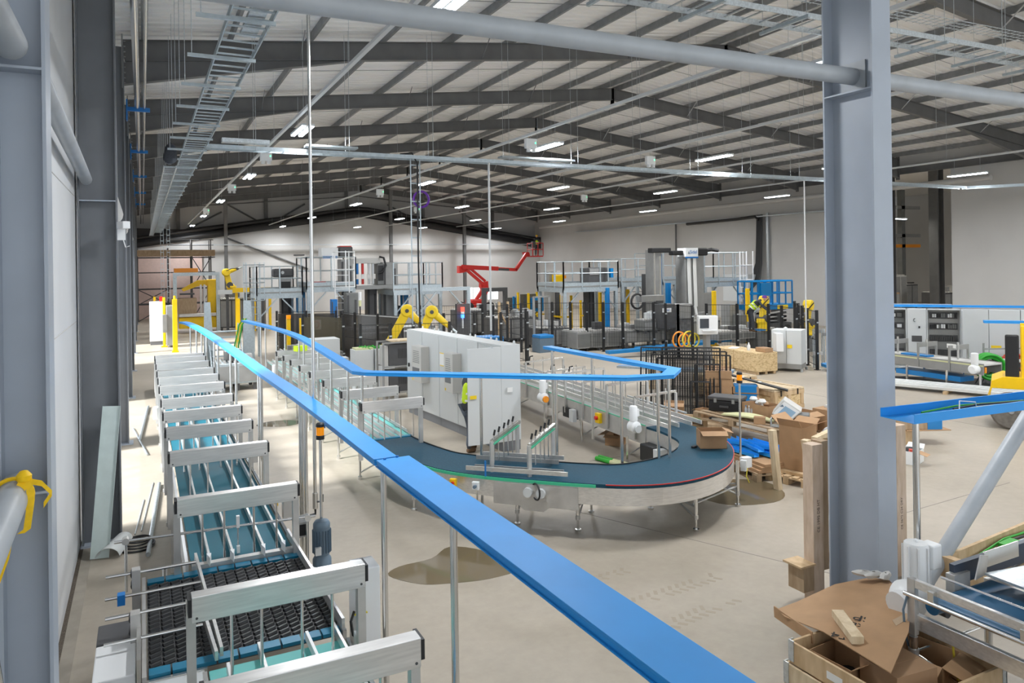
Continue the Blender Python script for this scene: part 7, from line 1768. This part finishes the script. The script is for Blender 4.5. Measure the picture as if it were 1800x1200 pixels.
# conveyor end
ZB = .90
t = T('belt_conveyor','conveyor end with blue belt and laser warning box at the bottom right corner','conveyor',(6.3,3,0))
MB().box(5.93,6.78,1.2,4.02,ZB-.04,ZB).cyl((5.93,4.02,ZB-.06),(6.78,4.02,ZB-.06),.06,20).build('belt','belt_blue',t,True)
MB().bar((5.86,4.12,ZB-.19),(5.86,1.2,ZB-.19),.05,.13).build('side_beam','stainless_brushed',t,True,bevel=.006); MB().bar((6.84,4.12,ZB-.12),(6.84,1.2,ZB-.12),.05,.2).build('side_beam','stainless_dull',t,True)
MB().bar((5.83,4.14,ZB+.14),(5.83,1.2,ZB+.14),.04,.07).build('guide_beam','stainless_brushed',t,True,bevel=.004)
MB().box(5.805,5.86,4.09,4.16,ZB-.3,ZB+.175).build('end_plate','stainless_dull',t,True,bevel=.004)
MB().cyl((5.77,4.16,ZB+.05),(5.77,1.2,ZB+.05),.018,12).build('guide_rod','tube_steel',t,True,smooth=True)
for y in (3.92,3.2,2.92): MB().box(5.76,5.83,y-.025,y+.025,ZB+.04,ZB+.15).build('rod_bracket','stainless',t,True,bevel=.004)
MB().cyl((6.18,4.1,ZB+.12),(6.18,1.4,ZB+.12),.011,10).build('inner_rod','tube_steel',t,True)
MB().box(6.05,6.30,2.86,3.12,ZB+.04,ZB+.22).build('sensor_box','stainless_dull',t,True,bevel=.006)
tri=MB(); tri.use('label_yellow').slab([(6.046,3.02,ZB+.09),(6.046,2.90,ZB+.09),(6.046,2.96,ZB+.19)],.003,(-1,0,0)); tri.use('ink').cyl((6.043,2.96,ZB+.12),(6.041,2.96,ZB+.12),.014,10); tri.build('warning_triangle','label_yellow',t,True)
MB().slab([(5.805,3.1,ZB+.11),(5.805,2.86,ZB+.11),(5.803,2.87,ZB+.18),(5.803,3.08,ZB+.18)],.003,(-1,0,0)).build('white_tag','paper',t,True)
MB().tube([(5.76,3.15,ZB+.05),(5.74,3.1,ZB-.08),(5.74,2.95,ZB-.14),(5.75,2.85,ZB-.06),(5.77,2.82,ZB+.05)],.008,8).build('white_cable','cable_white',t,True,smooth=True)
MB().tube([(5.8,4.15,ZB+.03),(5.77,4.17,ZB-.1),(5.79,4.17,ZB-.3),(5.79,4.14,ZB-.4)],.010,8).build('grey_cable','motor_grey',t,True)
MB().cyl((5.80,4.10,.03),(5.80,4.10,ZB-.3),.034,16).build('leg','tube_steel',t,True,smooth=True); MB().cyl((5.80,4.10,ZB-.48),(5.80,4.10,ZB-.40),.042,16).build('leg_clamp','stainless_dull',t,True); MB().cyl((5.80,4.10,0),(5.80,4.10,.03),.06,14).build('leg_foot','stainless_dull',t,True)
MB().cyl((6.84,4.10,.0),(6.84,4.10,ZB-.2),.034,16).build('leg','tube_steel',t,True,smooth=True)
MB().cyl((5.82,4.07,ZB-.46),(5.9,2.6,.12),.014,10).build('cross_brace','tube_steel',t,True); MB().cyl((5.82,4.1,ZB-.44),(6.82,4.1,ZB-.44),.014,10).build('cross_bar','tube_steel',t,True)
MB().tube([(6.0,3.9,ZB-.2),(5.98,3.86,.4),(6.02,3.8,.05)],.009,8).build('earth_cable','cable_yellow',t,True)
MB().box(6.2,6.75,1.6,2.5,ZB-.45,ZB-.2).build('lower_box','stainless_brushed',t,True,bevel=.006)
# grey deck plate and second level behind
MB().slab([(6.50,3.92,ZB+.16),(7.6,3.75,ZB+.16),(7.6,2.0,ZB+.16),(6.42,2.0,ZB+.16)],.02).build('deck_plate','galv',t,True); MB().slab([(6.42,3.95,ZB+.10),(6.62,3.98,ZB+.10),(6.66,3.98,ZB+.26),(6.5,3.95,ZB+.3)],.012,(0,1,0)).build('corner_plate','stainless_dull',t,True)
MB().bar((6.36,4.12,ZB+.10),(7.9,4.05,ZB+.16),.05,.18).build('dark_beam','motor_dark',t,True); MB().bar((6.62,4.0,ZB+.22),(7.1,3.98,ZB+.24),.012,.14).build('steel_plate','stainless',t,True)
MB().box(6.30,6.52,4.06,4.14,ZB-.05,ZB+.12).build('post_bracket','stainless_dull',t,True)
t = T('gear_motor','white ribbed geared motor at the end of the conveyor in the bottom right corner','motor',(6.05,4.4,.9))
mx,my = 6.22,4.36; ZB -= .20
MB().lathe([(.085,ZB+.14),(.105,ZB+.16),(.105,ZB+.50),(.095,ZB+.53),(.0,ZB+.535)],(mx,my,0),24).build('motor_body','white_plastic',t,True,smooth=True)
b=MB()
for k in range(8): a_=2*PI*k/8; b.cbox((mx+.104*math.cos(a_),my+.104*math.sin(a_),ZB+.34),(.03,.016,.34),a_)
b.build('cooling_ribs','white_plastic',t,True); MB().box(mx+.06,mx+.19,my-.12,my+.02,ZB+.30,ZB+.52).build('terminal_box','white_plastic',t,True,bevel=.015)
MB().lathe([(.07,-.12),(.13,-.10),(.15,-.04),(.15,.06),(.12,.12),(.06,.14)],(mx-.13,my-.02,ZB+.06),22,'Y').build('gearbox','white_plastic',t,True,smooth=True); MB().cyl((mx-.1,my-.02,ZB+.06),(mx-.30,my-.02,ZB+.04),.11,20).build('gear_cover','white_plastic',t,True,smooth=True)
MB().cyl((mx+.05,my-.1,ZB-.02),(mx+.05,my-.26,ZB-.02),.04,14).build('shaft','mach_dark',t,True)
for z in (.54,): MB().cyl((mx,my,ZB+z),(mx,my,ZB+z+.02),.015,8).build('lifting_stud','white_plastic',t,True)
ZB += .20
# wooden tray with strips behind it
t = T('timber_tray','long timber edged tray full of black and pale strips at the right edge','tray',(9,5.2,0))
MB().bar((8.1,5.36,.28),(12,5.75,.28),.04,.22).build('edge_board','pine',t,True); MB().box(8.1,8.2,4.9,5.36,.16,.40).build('end_board','pine',t,True); MB().slab([(8.1,4.8,.14),(12,5.0,.14),(12,5.75,.14),(8.1,5.36,.14)],.03).build('base','pine_dirty',t,True)
for k in range(8):
    o = .05*k; MB().tube([(8.25,4.95+o,.22+.015*(k%3)),(9.4,5.08+o,.27+.01*k),(11.5,5.25+o,.25)],.014,6).build('strip',['black','galv_pale','black','cable_green'][k%4],t,True)
MB().cbox((9.3,5.3,.34),(.3,.14,.05),.1).build('green_bundle','cable_green',t,True)
# ---------- near left floor pieces ----------
t = T('steel_channel','pale galvanised steel channel leaning against the second column','channel',(-.6,11.3,0))
p,q = Vector((-.55,11.12,.01)),Vector((-.40,11.58,1.92))
MB().prof(p,q,[(-.11,-.02),(.11,-.02),(.11,.03),(.104,.03),(.104,-.014),(-.104,-.014),(-.104,.03),(-.11,.03)],(0,-1,0)).build('channel','galv_green',t,True)
t = T('plastic_offcut','milky translucent plastic offcut on the floor at the foot of the leaning channel','offcut',(-.5,11.1,0))
b=MB(); P=[]; n=12
for k in range(n+1):
    a_=PI*k/n*.85+.2
    for y,w in ((0,1),(.62,.75)): P.append((-.46+.15*w*math.cos(a_)+.30*y,11.02+y*.75+.0,.012+.15*w*math.sin(a_)+.12*y))
vs=P+[(x,y,z-.006) for x,y,z in P]; m_=len(P); fs=[]
for k in range(n): a_=2*k; fs+=[(a_,a_+1,a_+3,a_+2),(m_+a_,m_+a_+2,m_+a_+3,m_+a_+1)]
b.add(vs,fs); b.build('sheet','milky',t,True,smooth=True)
b=MB()
for k in range(4): b.ring((-.12+.03*(k%2),11.35+.04*k,.015+.018*k),.22-.025*k,.012,28)
tag(b.build('cable_coil','cable_black',smooth=True),'black cable coiled on the floor beside the second column','cable coil')
tag(MB().tube([(-.3,11.45,.02),(-.5,11.7,.015),(-.62,11.85,.05)],.012,8).build('loose_cable','cable_black'),'loose black cable end leading to the wall by the leaning channel','cable')
for k,(x0,y0,x1,y1,r) in enumerate(((.02,10.9,.22,14.4,.03),(-.06,12.0,.13,14.6,.008),(-.14,11.9,-.02,13.6,.008),(-.1,18.3,.1,22.6,.03),(-.25,19.8,.05,16.8,.02))):
    tag(MB().cyl((x0,y0,r+.001),(x1,y1,r+.001),r,10).build('floor_pipe','galv'),'%s lying on the floor between column and conveyor, %s' % ('galvanised tube' if r>.015 else 'thin steel rod',['nearest the camera','beside the tube','leftmost','farther along the wall','crossing near the third column'][k]),'pipe')
# yellow strap tied to the nearest brace tube
t = T('lifting_strap','yellow lifting strap knotted round the brace tube on the nearest column','strap',(XL+.15,5.1,2.2))
sx,sy,sz = XL+.16,5.10,2.50
def ribbon3(P,w,m,nm,side=(1,0,0)):
    b=MB(); s=Vector(side)*w/2; P=[Vector(p) for p in P]; vs=[]
    for p in P: vs+=[p-s,p+s]
    off=Vector((0,-.006,.003)); N=len(vs); vs=vs+[v+off for v in vs]; fs=[]
    for k in range(len(P)-1): a_=2*k; fs+=[(a_,a_+1,a_+3,a_+2),(N+a_,N+a_+2,N+a_+3,N+a_+1),(a_,a_+2,N+a_+2,N+a_),(a_+1,N+a_+1,N+a_+3,a_+3)]
    b.add(vs,fs); b.build(nm,m,t,True,smooth=True)
ribbon3([(sx+.04,sy-.05,sz+.12),(sx+.0,sy-.12,sz+.02),(sx-.03,sy-.14,sz-.12),(sx-.06,sy-.16,sz-.30),(sx-.12,sy-.2,sz-.48)],.055,'strap_yellow','hanging_end')
ribbon3([(sx+.05,sy-.06,sz+.12),(sx+.07,sy-.12,sz-.0),(sx+.05,sy-.13,sz-.16),(sx+.02,sy-.13,sz-.18)],.035,'strap_yellow','loop')
ribbon3([(sx+.03,sy-.06,sz+.10),(sx+.12,sy-.10,sz+.08),(sx+.17,sy-.11,sz+.02),(sx+.13,sy-.12,sz-.04)],.03,'strap_yellow','bow_end',(0,.3,1))
MB().lathe([(.0,-.03),(.035,-.02),(.04,.01),(.02,.035),(.0,.04)],(sx+.03,sy-.06,sz+.12),12).build('knot','strap_yellow',t,True,smooth=True)
b=MB(); b.ring((XL+.13,5.08,2.51),.098,.012,24,'Y',6); b.build('wrap','strap_yellow',t,True)
# shiny pipes at the lower left
for k,(x,r) in enumerate(((-.555,.05),(-.62,.04))):
    o = MB().tube([(x-.02,3.3,2.75),(x,3.35,2.4),(x+.06,3.3,2.0),(x+.14,3.2,1.5),(x+.2,3.1,.9)],r,14).build('foil_duct','tube_steel',smooth=True); tag(o,'shiny steel pipe in the bottom left corner, %s' % ('right one','left one')[k],'pipe')
t = T('plastic_sheet','crumpled bluish clear plastic sheet beside the end of the nearest bridge beam','plastic sheet',(1.62,4.35,.5)); rr = random.Random(8)
b = MB(); n = 6; vs = []
for i in range(n+1):
    for j in range(n+1): vs.append((1.50+.05*i+rr.uniform(-.012,.012),4.15+.09*j+rr.uniform(-.02,.02),1.02-.02*i+.05*math.sin(i*1.7+j)+rr.uniform(-.02,.02)))
b.add(vs,[(i*(n+1)+j,(i+1)*(n+1)+j,(i+1)*(n+1)+j+1,i*(n+1)+j+1) for i in range(n) for j in range(n)]); o = b.build('sheet','blue_film',t,True,smooth=True)
m_ = o.modifiers.new('thick','SOLIDIFY'); m_.thickness = .002
MB().cyl((1.62,4.4,0),(1.62,4.4,.92),.02,10).build('stand','tube_steel',t,True)
